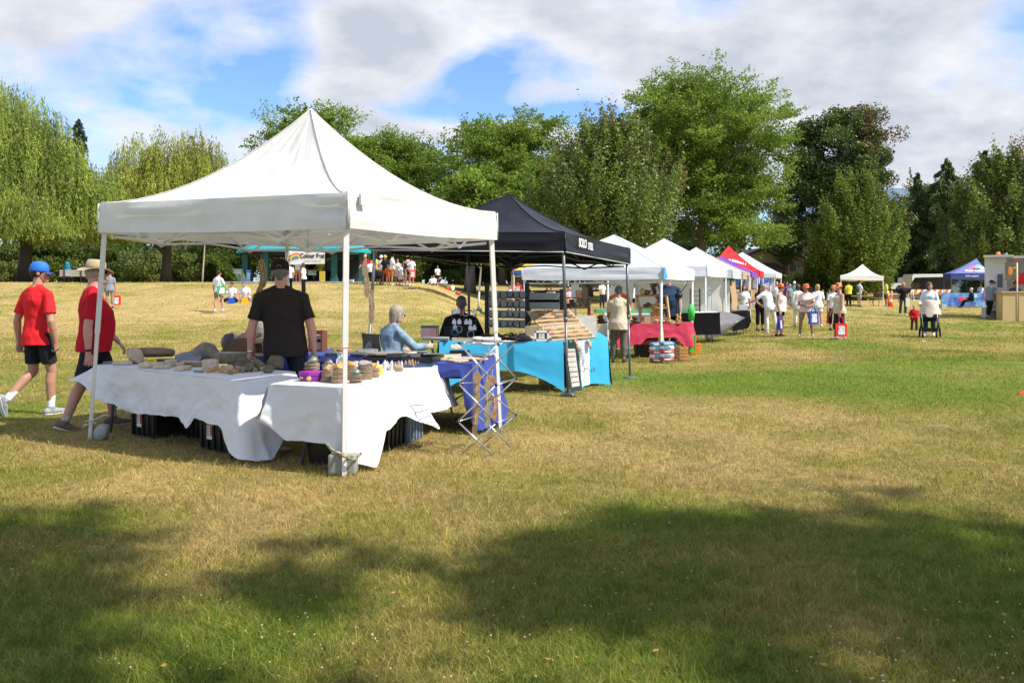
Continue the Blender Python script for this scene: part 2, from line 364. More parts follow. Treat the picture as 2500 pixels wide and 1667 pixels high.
# paved path beyond the mound
def strip(name,pts,w,m,label,dz=.03):
    V=[];Fc=[]
    for i,(x,y) in enumerate(pts):
        V+= [(x,y-w/2,tz(x,y-w/2)+dz+.1),(x,y+w/2,tz(x,y+w/2)+dz+.1)]
        if i: Fc.append((2*i-2,2*i,2*i+1,2*i-1))
    me=bpy.data.meshes.new(name); me.from_pydata(V,[],Fc); link(name,me,m,label=label,kind='structure')
strip('path',[(X(1050+q*8,66+q*.15),66+q*.15) for q in range(0,60)],2.2,mat('asphalt_path',(.16,.15,.14),scale=2),'grey asphalt path crossing the grass beyond the mound')
strip('gravel_lot',[(X(1960+q*14,92),92) for q in range(-2,62)],30,mat('gravel_lot',(.30,.25,.18),scale=1.5,bump=.02),'dusty gravel parking strip under the vehicles',dz=.0)
strip('road',[(X(2150+q*10,80),80) for q in range(0,50)],5,mat('asphalt_road',(.17,.16,.155),scale=2),'grey paved lane in front of the barricade',dz=.04)
# far hill; the blue of distance haze is mixed into its forest colour
mb=MB(); 
for i in range(40):
    pass
hp=[]; 
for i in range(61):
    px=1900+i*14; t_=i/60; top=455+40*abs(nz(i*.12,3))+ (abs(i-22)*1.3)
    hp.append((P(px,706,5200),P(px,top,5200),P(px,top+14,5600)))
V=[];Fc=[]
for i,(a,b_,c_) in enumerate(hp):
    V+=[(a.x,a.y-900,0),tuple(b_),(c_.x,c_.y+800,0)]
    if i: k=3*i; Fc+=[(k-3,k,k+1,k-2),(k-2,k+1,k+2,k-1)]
me=bpy.data.meshes.new('hill'); me.from_pydata(V,[],Fc); link('hill',me,mat('far_forest_haze_tint',(.10,.15,.22),scale=.004,var=.3),label='forested hill far behind the conifers, coloured blue for distance haze',kind='structure')

# ============================================================ trees
def leafmat(n,c,c2,tr=.35,scale=.45): return mat(n,c,c2=c2,scale=scale,rough=.5,trans=tr,spec=.2,rnd=.38,detail=3)
BARK=mat('bark',(.16,.12,.09),scale=4,var=.35,bump=.03,stretch=(3,3,.6)); BARKD=mat('bark_dark',(.07,.055,.045),scale=4,var=.3,bump=.03)
rt=np.random.default_rng(11)
def leafquads(C,size,up=None,asp=.55,dirv=None,droop=0.0):
    """C (n,3) centres; rhombic leaf sprays of random attitude, or pointing along dirv"""
    n=len(C); s=size*rt.uniform(.55,1.35,n)[:,None]
    if dirv is None: a=rt.normal(size=(n,3))
    else: a=dirv+rt.normal(size=(n,3))*.45
    if droop: a[:,2]-=droop
    a/=np.linalg.norm(a,axis=1)[:,None]
    b=rt.normal(size=(n,3)); 
    if up is not None: b=b*.7+np.cross(a,[0,0,1.0])*up
    b-=a*(a*b).sum(1)[:,None]; b/=np.linalg.norm(b,axis=1)[:,None]
    V=np.empty((n,4,3)); V[:,0]=C-a*s; V[:,1]=C+b*s*asp; V[:,2]=C+a*s; V[:,3]=C-b*s*asp
    return V.reshape(-1,3),np.arange(n*4).reshape(n,4)
def crownmesh(name,C,size,rv,tint=None,**k):
    V,Fq=leafquads(C,size,**k); at={'rnd':('POINT',np.repeat(rv,4))}
    if tint is not None: at['tint']=('POINT',np.repeat(tint,4))
    return npmesh(name,V,Fq,False,at)
def trunk_mb(h,r,limbs,bend=.3,fork=None):
    mb=MB(); pts=[];rr_=[]
    for i in range(7):
        t_=i/6; pts.append((bend*math.sin(t_*2.5)*t_,bend*.4*math.sin(t_*4),h*t_)); rr_.append(r*(1.25 if i==0 else 1)*(1-.72*t_))
    mb.tube(pts,rr_,9)
    for (z0,tip,rl) in limbs:
        t_=z0/h; a=Vector((bend*math.sin(t_*2.5)*t_,0,z0)); b=Vector(tip); m1=a.lerp(b,.35)+Vector((0,0,-.05*(b-a).length)); m2=a.lerp(b,.7)+Vector((R.uniform(-.3,.3),R.uniform(-.3,.3),R.uniform(-.2,.3)))
        mb.tube([a,m1,m2,b],[rl,rl*.75,rl*.45,rl*.15],6)
    return mb
def tree(px,d,top,rw,zb,label,kind='broad',leaf=None,n=26000,clumps=70,cr=1.3,size=.11,trunk=.35,name='tree',cat='tree',rd=None,shape=None,group=None,at=None,bark=None,seed=0,lname=None,limbsn=14,core=True,tint=None,lobes=9):
    """px,d place it; top = picture row of its tip; rw half width m; zb crown bottom height above ground"""
    g=G(px,d) if at is None else Vector(at); H_=(CH-(top-HZ)/F*d-g.z) if top is not None else rd
    root=empty(name,g,0,label,cat,group); rs=np.random.default_rng(seed+int(abs(px)))
    Cs=[];Rv=[];tips=[]; Hc=H_-zb
    def prof(t_):
        if kind=='broad': return math.sqrt(max(0.03,1-((t_-.42)/.62)**2))
        if kind=='egg': return (max(0,math.sin(math.pi*min(1,(t_*.86+.10))))**.75)*(1 if t_<.45 else 1-.30*(t_-.45)/.55)
        return math.sqrt(max(.03,1-(max(0,t_-.2)/.82)**2))
    LB=[]
    if kind!='egg':
        # main masses of the crown, then clumps within each
        lrk=1.0 if core else .45
        for k in range(lobes):
            t_=.12+.80*((k+.5)/lobes)**.9; th=k*2.4+rs.uniform(-.5,.5); rr_=rw*prof(t_)*rs.uniform(.45,.72)
            LB.append((np.array([math.cos(th)*rr_,math.sin(th)*rr_*.9,zb+Hc*t_]),lrk*rw*rs.uniform(.34,.5)*(.6+.4*prof(t_))))
        if core: LB.append((np.array([rs.uniform(-.15,.15)*rw,0,H_-rw*.32]),rw*.36)); LB.append((np.array([0,0,zb+Hc*.45]),rw*.5))
    for k in range(clumps):
        if kind=='egg':
            t_=rs.random()**.95; th=rs.uniform(0,2*np.pi); q=rs.random()**.42; r_=rw*prof(t_)*q*(shape(t_,th) if shape else 1)
            c=np.array([math.cos(th)*r_,math.sin(th)*r_*.9,zb+Hc*t_])
        else:
            lc,lr=LB[k%len(LB)]; p=rs.normal(size=3); p/=np.linalg.norm(p); p*=lr*rs.uniform(.35,1.0); p[2]*=.8; c=lc+p
            c[2]=min(max(c[2],zb+.2),H_-cr*.5); t_=(c[2]-zb)/Hc; q=min(1,np.linalg.norm(c[:2])/rw)
        tips.append((c,t_)); m=int(n/clumps*rs.uniform(.6,1.5)); cc=cr*rs.uniform(.55,1.35)
        if kind=='egg':   # upright sprigs
            p=rs.normal(size=(m,3))*np.array([.26,.26,.62])*cc; w_=np.clip(1-p[:,2:3]/cc*.55,.25,1.3); p[:,:2]*=w_; out=np.array([math.cos(th),math.sin(th),0])*q
            p+=out[None]*(p[:,2:3]*.35)
        elif name=='locust_tree':
            # tiers of fine foliage on short spreading twigs
            tw=8; dv=rs.normal(size=(tw,3)); dv[:,2]=np.abs(dv[:,2])*.55+.1; dv/=np.linalg.norm(dv,axis=1)[:,None]
            wi=rs.integers(0,tw,m); s_=rs.random(m)**.7
            p=dv[wi]*s_[:,None]*cc*1.25+rs.normal(size=(m,3))*np.array([.26,.26,.13])*cc*(1.15-s_[:,None]*.8)
        else:
            p=rs.normal(size=(m,3)); p/=np.linalg.norm(p,axis=1)[:,None]; p*=(rs.random((m,1))**.4)*np.array([1,1,.72])*cc
            p+=p*(rs.random((m,1))<.12)*rs.uniform(0,.45,(m,1)); p[:,2]+=.15*cc
        Cs.append(c+p); Rv.append(np.clip(np.full(m,rs.uniform(.2,.8))+rs.normal(size=m)*.16,0,1))
    if core:
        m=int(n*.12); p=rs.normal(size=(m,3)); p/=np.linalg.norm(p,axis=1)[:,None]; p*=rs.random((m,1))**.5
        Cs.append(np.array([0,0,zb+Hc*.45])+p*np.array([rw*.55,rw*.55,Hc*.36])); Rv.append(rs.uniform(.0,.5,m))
    C=np.concatenate(Cs); rv=np.concatenate(Rv); kw={}
    if tint:
        tt=(C[:,2]-zb)/Hc; big=np.array([nz(c[0]*.55+seed,c[1]*.55,c[2]*.28) for c in C]); kw['tint']=np.clip(tint(C[:,0]/rw,tt)+big*1.6,0,1)*(rs.random(len(C))<.8)
    link(lname or 'crown',crownmesh('crown',C,size,rv,up=.3,**kw),leaf,root)
    tips.sort(key=lambda q:-np.linalg.norm(q[0][:2])); limbs=[]
    for (c,t_) in [tips[i] for i in range(0,len(tips),max(1,len(tips)//limbsn))]:
        z0=min(H_*.75,max(zb*.75,c[2]-abs(c[0])*.9-.5)); limbs.append((max(.8,z0) if H_>3 else .2*H_,tuple(c),trunk*.34))
    trunk_mb(H_*(.9 if H_>3 else .6),trunk,limbs).build('trunk',bark or BARK,root)
    return root
def conifer(px,d,top,rw,label,leaf,n=14000,size=.2,zb=1.0,droop=.35,gap=0,name='conifer',seed=0,thin=1.0):
    g=G(px,d); H_=CH-(top-HZ)/F*d-g.z; root=empty(name,g,0,label,'tree'); rs=np.random.default_rng(seed+int(px))
    Cs=[];Rv=[];D=[];mb=MB(); mb.tube([(0,0,0),(.1,0,H_*.5),(0,0,H_)],[H_*.018,H_*.011,.02],8)
    nb_=int(H_*5.5*thin)
    for k in range(nb_):
        t_=(k+rs.random())/nb_; z=zb+(H_-zb)*t_; th=rs.uniform(0,6.283); L_=rw*((1-t_)**.85)*rs.uniform(.65,1.15)+.15
        m=max(8,int(n/nb_*1.9*(1-t_*.8))); s_=rs.random(m)**.6; dx=np.array([math.cos(th),math.sin(th)])
        pos=np.stack([dx[0]*L_*s_,dx[1]*L_*s_,z-droop*L_*s_**1.5+.12*L_*s_],1); wid=.30*L_*(1-s_*.75)+.08
        pos[:,0]+=-dx[1]*rs.normal(size=m)*wid*.6; pos[:,1]+=dx[0]*rs.normal(size=m)*wid*.6; pos[:,2]-=np.abs(rs.normal(size=m))*.22*(1+droop)
        Cs.append(pos); Rv.append(np.clip(rs.uniform(.2,.8)+rs.normal(size=m)*.15,0,1)); D.append(np.repeat([[dx[0],dx[1],-.5-droop]],m,0))
        if k%3==0: mb.tube([(0,0,z),(dx[0]*L_*.9,dx[1]*L_*.9,z-droop*L_*.7)],[.06,.015],5)
    link('crown',crownmesh('crown',np.concatenate(Cs),size,np.concatenate(Rv),dirv=np.concatenate(D),asp=.38),leaf,root)
    mb.build('trunk',BARKD,root); return root
def willow(px,d,label,lobes,trunkh,trunkr,leaf,strands,limbs,seed=0,size=.13):
    """lobes: (px,top row,half width m, strand bottom height above eye plane z)"""
    g=G(px,d); root=empty('willow_tree',g,0,label,'tree'); rs=np.random.default_rng(seed); Cs=[];Rv=[];D=[]
    wsum=sum(l[2]**2 for l in lobes)
    for (lp,lt,lw,lbz,dd) in lobes:
        c=P(lp,lt,d); cx=c.x-g.x; ztop=c.z-g.z; lbz=lbz-g.z
        for k in range(int(strands*lw*lw/wsum)):
            th=rs.uniform(0,6.283); q=math.sqrt(rs.random()); x=cx+lw*q*math.cos(th); y=dd+lw*.8*q*math.sin(th)
            lumps=.9*nz(x*.7,y*.7,seed)+.5*nz(x*1.9,y*1.9,seed)
            zt=ztop-(ztop-lbz)*.62*(q**2.6)+lumps*1.3-.2
            zt=zt*1.0-(rs.random()**2.0)*(zt-lbz)*.75
            L_=rs.uniform(1.2,3.6)*(1+.5*q); zb_=max(zt-L_,lbz+rs.uniform(-.5,.9)+.6*nz(x*.8,y*.5,3)); L_=max(.5,zt-zb_)
            m=int(L_*9)+4; s_=np.sort(rs.random(m)); out=np.array([x-cx,y-dd,0]); out=out/(np.linalg.norm(out)+.01)
            sway=rs.uniform(.1,.5)
            pos=np.stack([x+out[0]*sway*np.sqrt(s_)+.10*np.sin(s_*5+k),y+out[1]*sway*np.sqrt(s_),zt+.25*np.exp(-s_*8)-L_*s_],1)+rs.normal(size=(m,3))*.045
            Cs.append(pos); Rv.append(np.full(m,np.clip(.5+.9*nz(x*.8,y*.8,7+zt*.5)+rs.normal()*.12,0,1))); D.append(np.repeat([[out[0]*.15,out[1]*.15,-1.0]],m,0))
    link('crown',crownmesh('crown',np.concatenate(Cs),size,np.concatenate(Rv),dirv=np.concatenate(D),asp=.24),leaf,root)
    trunk_mb(trunkh,trunkr,limbs,bend=.35).build('trunk',BARKD,root); return root
WIL=leafmat('willow_leaf',(.20,.27,.05),(.34,.39,.10),.4)
WIL2=leafmat('willow_leaf_yellow',(.26,.30,.05),(.40,.41,.10),.4)
LOC=leafmat('locust_leaf',(.145,.225,.034),(.235,.325,.058),.42)
LOC2=leafmat('locust_leaf_deep',(.125,.20,.032),(.20,.285,.05),.4)
MAP=leafmat('maple_leaf',(.125,.18,.034),(.205,.265,.052),.35)
MAPR=mat('maple_leaf_turning',(.125,.175,.036),c2=(.20,.255,.055),scale=.45,rough=.45,trans=.3,rnd=.38,detail=3,tint=(.20,.095,.05))
DRK=leafmat('dark_maple_leaf',(.035,.07,.02),(.065,.115,.03),.2); DRKR=mat('dark_maple_leaf_brown',(.06,.095,.02),c2=(.11,.16,.034),scale=.45,rough=.5,trans=.2,rnd=.38,detail=3,tint=(.15,.07,.03))
CON=leafmat('spruce_leaf',(.03,.062,.03),(.06,.10,.045),.15); CED=leafmat('cedar_leaf',(.065,.10,.028),(.125,.165,.048),.2)
BUS=leafmat('bush_leaf',(.075,.115,.022),(.13,.175,.035),.3); BUSG=leafmat('bush_leaf_grey',(.12,.16,.045),(.19,.23,.075),.3); DBU=leafmat('dark_bush_leaf',(.03,.058,.018),(.065,.11,.03),.2)

willow(60,62,'huge weeping willow whose curtain of leaves fills the left edge',[(-60,190,6.0,5.3,0),(70,215,4.0,5.3,-1),(150,300,3.4,5.2,-1.5),(225,400,3.0,5.3,0),(0,420,5.5,5.0,-4),(110,470,4.0,5.1,-4),(20,300,5,5.4,-2)],10,.5,WIL,12500,[(3.2,(-4,-1,9),.2),(3.6,(4,0,9),.2),(5,(-1,2,12),.2),(4,(2,-2,8),.15)],1)
willow(405,68,'weeping willow with forked dark trunk beside the white canopy',[(420,320,3.2,5.9,0),(330,330,2.8,5.8,0),(478,325,3.0,6.3,.5),(280,470,3.0,5.7,-1),(400,430,4.2,5.6,-1),(240,440,3.0,5.6,0),(500,400,1.6,7,0)],10,.40,WIL2,8500,[(2.3,(-3.4,0,6.5),.26),(4,(2,0,8),.2),(4.5,(-1,1,9.5),.18),(3.5,(3,-1,7),.16)],2)
conifer(193,88,292,3.2,'blue-green spruce tip poking up between the two willows',leafmat('spruce_blue',(.045,.085,.06),(.075,.125,.085),.15),n=12000,size=.2,zb=3,droop=.1)
LK=dict(kind='broad',name='locust_tree')
tree(770,84,275,7.2,2.5,'spreading locust tree behind the peak of the white canopy',leaf=LOC,lobes=16,n=80000,clumps=190,cr=1.8,size=.12,**LK)
tree(900,88,335,5.6,2,'locust tree right of the white canopy peak',leaf=LOC,lobes=15,n=60000,clumps=140,cr=1.75,size=.12,seed=3,**LK)
tree(1020,90,345,5.6,2,'low rounded locust tree in the gap before the tallest middle one',leaf=LOC2,lobes=15,n=60000,clumps=140,cr=1.7,size=.12,seed=5,**LK)
tree(1225,84,293,7.4,2,'wide locust tree directly above the black canopy',leaf=LOC,lobes=19,n=110000,clumps=230,cr=1.8,size=.12,seed=8,**LK)
tree(1390,86,385,5.6,2,'locust tree half hidden behind the reddish maple',leaf=LOC2,lobes=14,n=56000,clumps=120,cr=1.75,size=.12,seed=9,**LK)
tree(1712,80,196,8.6,2.2,'tallest pale green locust tree above the row of white canopies',leaf=LOC,lobes=26,n=160000,clumps=340,cr=1.8,size=.12,seed=12,trunk=.45,**LK)
tree(1482,62,318,5.9,3.0,'egg-shaped maple with reddish tips behind the black canopy',kind='egg',leaf=MAPR,n=76000,clumps=330,cr=1.25,size=.11,tint=lambda x,t_:-.75+np.clip(t_-.6,0,1)*1.9+.25*(x>.2),name='maple_tree',seed=2)
tree(2095,76,440,4.1,.8,'round green maple behind the lone white canopy',kind='egg',leaf=MAP,n=52000,clumps=220,cr=1.05,size=.11,name='maple_tree',seed=4)
tree(2465,80,385,6.2,1,'maple with orange tips at the right edge',kind='egg',leaf=MAPR,n=66000,clumps=270,cr=1.2,size=.13,tint=lambda x,t_:-.55+np.clip(t_-.6,0,1)*1.8,name='maple_tree',seed=6)
tree(2045,97,262,7.6,2,'massive dark maple with browning top behind the house',leaf=DRKR,n=100000,clumps=260,cr=1.35,size=.15,tint=lambda x,t_:-.5+1.0*(x>.1)*(t_>.75)+.5*(x>.55)*(t_>.3),lobes=20,trunk=.55,name='maple_tree',seed=3,shape=lambda t_,th:1.05 if t_<.6 else .92)
tree(2040,90,570,3.0,.5,'dark understory maple beside the house chimney',leaf=DRK,n=14000,clumps=50,cr=1.3,size=.22,name='maple_tree',seed=13)
tree(2015,79,610,3.1,.1,'wide dark shrub in front of the house window',leaf=BUS,n=16000,clumps=60,cr=.8,size=.13,name='shrub',cat='shrub',kind='flat',trunk=.12,seed=1)
tree(2090,80,640,2.6,.1,'low dark shrub behind the lone white canopy',leaf=BUS,n=10000,clumps=40,cr=.7,size=.13,name='shrub',cat='shrub',kind='flat',trunk=.1,seed=5)
conifer(2240,106,420,6.6,'pointed cedar left of the dark spruce',CED,n=34000,size=.17,droop=.6,seed=1)
conifer(2310,104,385,7.4,'broad cedar in the middle of the right-hand conifers',CED,n=40000,size=.17,droop=.6,seed=2)
conifer(2402,100,366,6.6,'dark spruce with the highest tip on the right',CON,n=36000,size=.17,droop=.3,seed=3)
conifer(2185,108,550,6,'short drooping cedar above the parked pickup',CED,n=22000,size=.17,droop=.8,seed=4)
conifer(2275,110,540,8.5,'drooping dark cedar above the white van',CED,n=36000,size=.17,droop=.9,seed=5)
conifer(2375,112,505,8.5,'drooping dark cedar above the blue canopy',CED,n=36000,size=.17,droop=.9,seed=6)
DT=dict(kind='broad',leaf=CED,n=34000,clumps=130,cr=1.4,size=.16,name='cedar_tree',lobes=16,bark=BARKD)
tree(2335,116,440,8.0,.5,'dark rounded cedar filling the middle of the right-hand trees',seed=31,**DT)
tree(2225,114,480,6.5,.5,'dark rounded cedar left of the pointed ones on the right',seed=32,**DT)
tree(2430,112,450,7.5,.5,'dark rounded cedar behind the orange-tipped maple',seed=33,**DT)
conifer(2222,190,408,3.6,'thin half-bare conifer against the sky',leafmat('bare_con',(.10,.10,.07),(.16,.15,.11),.1),n=2200,size=.22,droop=.1,seed=7,thin=.6)
bush=[(20,82,600,3.4,BUSG),(110,84,590,3.4,BUS),(200,86,585,3.2,BUSG),(290,84,590,3.3,BUS),(350,80,622,2.2,BUSG),(450,82,600,3.2,BUSG),(520,86,585,3.2,BUS),(600,80,575,3.8,BUS),(690,84,560,4.2,DBU),(790,84,565,4.2,DBU),(880,86,570,4.0,BUS),(960,78,590,3.4,BUS),(1040,84,560,4.4,DBU),(1110,88,565,4.2,DBU),(1200,92,575,4.0,BUS),(1300,95,580,4.0,BUS),(1400,95,585,4.0,DBU),(1560,90,590,4.4,DBU),(1660,90,590,4.4,DBU),(1795,104,640,3.0,BUS)]
bn=['grey-green bush at the far left edge','dark bush behind the park bench','grey-green bush right of the park bench','dark green bush left of the willow trunk','small grey-green bush at the foot of the willow','grey-green bush right of the willow trunk','dark bush behind the pale sapling','tall bush left of the pavilion','dark bush behind the left pavilion post','dark bush behind the painted banner','bush behind the right end of the pavilion roof','bush behind the waiting group of visitors','very dark bush right of the waiting group','very dark bush left of the black canopy pole','bush left of the yellow canopy','bush behind the yellow canopy','dark bush under the reddish maple','dark bush under the tall locust','dark bush right of the tall locust trunk','bush left of the house']
for (px,d,tp,rw,m_),l_ in zip(bush,bn):
    tree(px,d,tp,rw,.0,l_,leaf=m_,n=20000,clumps=70,cr=.85,size=.10,kind='flat',name='bush',lobes=14,cat='bush',trunk=.12,seed=int(px),limbsn=8)
# pale sapling stems and shade trees near the playground
def small_tree(px,d,h,rw,label,leaf,bark,n=3500,zb=2.2,size=.14):
    return tree(px,d,None,rw,zb,label,leaf=leaf,n=n,clumps=22,cr=.7,size=size,trunk=.07,name='sapling',bark=bark,rd=h,seed=int(px),limbsn=8)
PALE=mat('pale_bark',(.40,.34,.27),scale=6)
small_tree(494,66,6.6,1.6,'pale thin-stemmed sapling left of the pavilion',BUSG,PALE,n=900,zb=4.2)
small_tree(1168,48,5.2,1.7,'young sapling with white-wrapped stem on the far slope',LOC,mat('wrap_white',(.7,.7,.68)),n=3000,zb=2.3)
tree(1147,66,None,3.2,3.6,'shade tree with stout trunk left of the yellow canopy',leaf=LOC,n=9000,clumps=40,cr=1.0,size=.16,trunk=.42,name='shade_tree',rd=9.5,seed=2)
tree(1262,68,None,3.6,3.6,'shade tree with thick trunk behind the yellow canopy',leaf=LOC2,n=9000,clumps=40,cr=1.1,size=.16,trunk=.5,name='shade_tree',rd=9.5,seed=4)
tree(1438,66,None,3,3.6,'dark-trunked tree left of the grey-trunked one behind the stall',leaf=LOC2,n=5000,clumps=26,cr=.9,size=.14,trunk=.30,name='shade_tree',rd=6.6,seed=6,bark=BARKD)
# far-off wood
rs=np.random.default_rng(77); C=[];rv=[]
for k in range(640):
    px=rs.uniform(-1700,3300); d=rs.uniform(112,135); tp=568+22*nz(px*.01,1); 
    if px<600: tp=600
    g=G(px,d); zt=CH-(tp-HZ)/F*d; z=rs.uniform(g.z+.5,zt); m=200
    p=rs.normal(size=(m,3)); p/=np.linalg.norm(p,axis=1)[:,None]; p*=1.9*rs.random((m,1))**.4
    C.append(np.array([g.x,g.y,z])+p); rv.append(np.clip(rs.uniform(.1,.8)+rs.normal(size=m)*.1,0,1))
link('woodland',crownmesh('woodland',np.concatenate(C),.42,np.concatenate(rv),up=.3),DBU,label='dark mass of woods closing the far side of the park',kind='stuff')
# trees behind and right of the camera that shade the near lawn
NT=dict(leaf=LOC,kind='broad',size=.15,name='locust_tree',cat='tree')
tree(0,0,None,7.2,11,'tall tree out of view to the right whose dappled shade covers the near grass',n=15500,clumps=270,cr=.42,rd=18.5,at=(12.6,-2.9,0),trunk=.45,seed=21,core=False,lobes=30,**NT)
tree(0,0,None,5.2,11,'second tree out of view whose shade falls across the right foreground',n=10500,clumps=190,cr=.42,rd=18,at=(19.5,-1.0,0),trunk=.4,seed=22,core=False,lobes=22,**NT)
# ============================================================ canopies
def fab(n,c,tr=.25,var=.06,bump=.004,rough=.75,spec=.25,**k): return mat(n,c,var=var,scale=3,bump=bump,bscale=9,trans=tr,rough=rough,spec=spec,**k)
WHT=fab('canvas_white',(.76,.74,.69),.22); WHB=fab('canvas_cool_white',(.66,.68,.74),.18)
BLK=mat('canvas_black',(.008,.008,.011),var=.4,scale=2.5,rough=.45,spec=.35,bump=.012,bscale=5)
GRY=fab('canvas_grey',(.55,.57,.58),.2); TAN=fab('canvas_tan',(.45,.38,.30),.2); PUR=fab('canvas_purple',(.22,.08,.42),.2)
REDF=fab('canvas_red',(.75,.03,.035),.2); BLUF=fab('canvas_blue',(.03,.10,.45),.2); YELF=fab('canvas_yellow',(.80,.45,.03),.2); NAVF=fab('canvas_navy',(.15,.17,.42),.15)
PWH=mat('powder_white',(.72,.69,.63),rough=.4,var=.05); PGR=mat('steel_grey',(.16,.17,.18),rough=.4,var=.1,metal=.4); PBK=mat('steel_black',(.015,.015,.017),rough=.4); ALU=mat('aluminium',(.55,.56,.58),rough=.28,metal=.9,var=.06)
LEGW=mat('leg_white',(.75,.77,.80),rough=.4,var=.05)
INKW=mat('ink_white',(.82,.82,.80),var=.02); INKB=mat('ink_black',(.02,.02,.022),var=.05); 
TEAL=mat('roof_teal',(.02,.30,.33),rough=.45,var=.08); TEALD=mat('post_teal',(.02,.12,.10),rough=.5,var=.15)
WOOD=mat('wood_brown',(.20,.11,.055),var=.3,scale=3,stretch=(2,2,14),bump=.003); WOODL=mat('wood_light',(.52,.36,.19),var=.2,scale=3,stretch=(2,2,12)); WOODD=mat('wood_dark',(.09,.05,.03),var=.3,scale=4,stretch=(2,2,12)); WGREY=mat('wood_weathered',(.50,.45,.38),var=.15,scale=4,stretch=(1,8,8))
# ---- canopies
def canopy(name,label,C,apex,val,cloth,legm,bases=None,p=1.8,n=20,seed=0,amp=.012,legr=.02,hang=None,trussm=None,valm=None,footplate=False,cat='canopy',struts=True,roundleg=False,group=None,hem=None):
    """C four corner points (top of the valance) in order near, right, far, left; apex point; val valance height"""
    C=[Vector(c) for c in C]; apex=Vector(apex); cen=sum(C,Vector())/4
    root=empty(name,(cen.x,cen.y,tz(cen.x,cen.y)),0,label,cat,group); o=root.location
    # roof
    V=[];Fc=[]
    for s in range(4):
        a,b=C[s],C[(s+1)%4]; base=len(V)
        out=((a+b)/2-cen); out.z=0; out.normalize()
        for i in range(n+1):
            t_=i/n
            for j in range(n+1):
                u=j/n; e=a.lerp(b,u); q=apex.lerp(e,t_); q.z=e.z+(apex.z-e.z)*((1-t_)**p)
                w=math.sin(math.pi*u)*t_*(1-t_)*.10*(apex.z-e.z); q.z-=w
                ww=(math.sin(math.pi*u)**.5)*math.sin(math.pi*min(1,t_*1.02))
                q.z+=amp*1.3*ww*(nz(u*9+s*7+seed,t_*3.5)+.6*nz(u*22+seed,t_*5+s))+amp*1.1*nz(u*24+seed,s)*math.exp(-((t_-.16)/.16)**2)*math.sin(math.pi*u)
                V.append(q-o)
        for i in range(n):
            for j in range(n):
                k=base+i*(n+1)+j; Fc.append((k,k+n+1,k+n+2,k+1))
    me=bpy.data.meshes.new('roof'); me.from_pydata(V,[],Fc)
    # valance
    Vv=[];Fv=[]; m=6; N=40
    for s in range(4):
        a,b=C[s],C[(s+1)%4]; base=len(Vv); out=((a+b)/2-cen); out.z=0; out.normalize(); L_=(b-a).length
        for j in range(N+1):
            u=j/N; e=a.lerp(b,u); mid=math.sin(math.pi*u)
            cr=math.exp(-((min(u,1-u))*L_/.35)**2)
            for i in range(m+1):
                v=i/m; x=u*L_
                w=nz(x*.7+s*5+seed,v*3.6)+1.5*cr*nz(x*1.6,v*15+s*3+seed)+.55*nz(x*1.1+seed,v*11)
                q=e-Vector((0,0,val*v+.015*mid*v))+out*(.012+amp*1.9*w*math.sin(math.pi*(.12+.8*v))*(.4+.6*min(1,mid*3))+.01*v)
                Vv.append(q-o)
        for j in range(N):
            for i in range(m):
                k=base+j*(m+1)+i; Fv.append((k,k+1,k+m+2,k+m+1))
    mv=bpy.data.meshes.new('valance'); mv.from_pydata(Vv,[],Fv)
    for q in (me,mv): q.polygons.foreach_set('use_smooth',[True]*len(q.polygons))
    link('roof',me,cloth,root); link('valance',mv,valm or cloth,root)
    # piping along ridges and corners
    mb=MB()
    for c in C:
        pts=[]
        for i in range(13):
            t_=i/12; q=apex.lerp(c,t_); q.z=c.z+(apex.z-c.z)*((1-t_)**p)+.006; pts.append(q-o)
        mb.tube(pts,.007,5); out=(c-cen); out.z=0; out.normalize()
        mb.tube([c-o+out*.02,c-o+out*.024-Vector((0,0,val*.5)),c-o+out*.02-Vector((0,0,val))],.009,5)
    mb.build('seam',cloth,root)
    if hem:
        mb=MB()
        for s in range(4):
            a,b=C[s],C[(s+1)%4]; out=((a+b)/2-cen); out.z=0; out.normalize()
            mb.tube([a-o+out*.02-Vector((0,0,val+.008)),b-o+out*.02-Vector((0,0,val+.008))],.009,5)
        mb.build('hem',hem,root)
    # legs
    tm=trussm or legm
    for s in range(4):
        c=C[s]; inn=(cen-c); inn.z=0; inn.normalize(); top=c+inn*.05-Vector((0,0,.06))
        b_=bases[s] if bases and bases[s] is not None else (top.x,top.y)
        bt=Vector((b_[0],b_[1],tz(b_[0],b_[1]))); mid=top.lerp(bt,.52); mb=MB()
        n_=10 if roundleg else 4
        ax=Vector((C[1]-C[0])); 
        mb.tube([top-o,mid-o],legr*1.25*(1 if roundleg else 1.25),n_,up=(ax.x,ax.y,0)); mb.tube([mid-o-(top-bt)*0,bt-o],legr*(1 if roundleg else 1.2),n_,up=(ax.x,ax.y,0))
        mb.tube([mid-o+(top-mid)*.025,mid-o-(top-mid)*.025],legr*(1.6 if roundleg else 1.55),8 if roundleg else 4,up=(ax.x,ax.y,0))
        if footplate: 
            mb.loft([(bt-o+Vector((0,0,.012)),(.12,0,0),(0,.12,0)),(bt-o+Vector((0,0,.03)),(.11,0,0),(0,.11,0)),(bt-o+Vector((0,0,.045)),(.04,0,0),(0,.04,0))],14)
        mb.build('leg',legm,root)
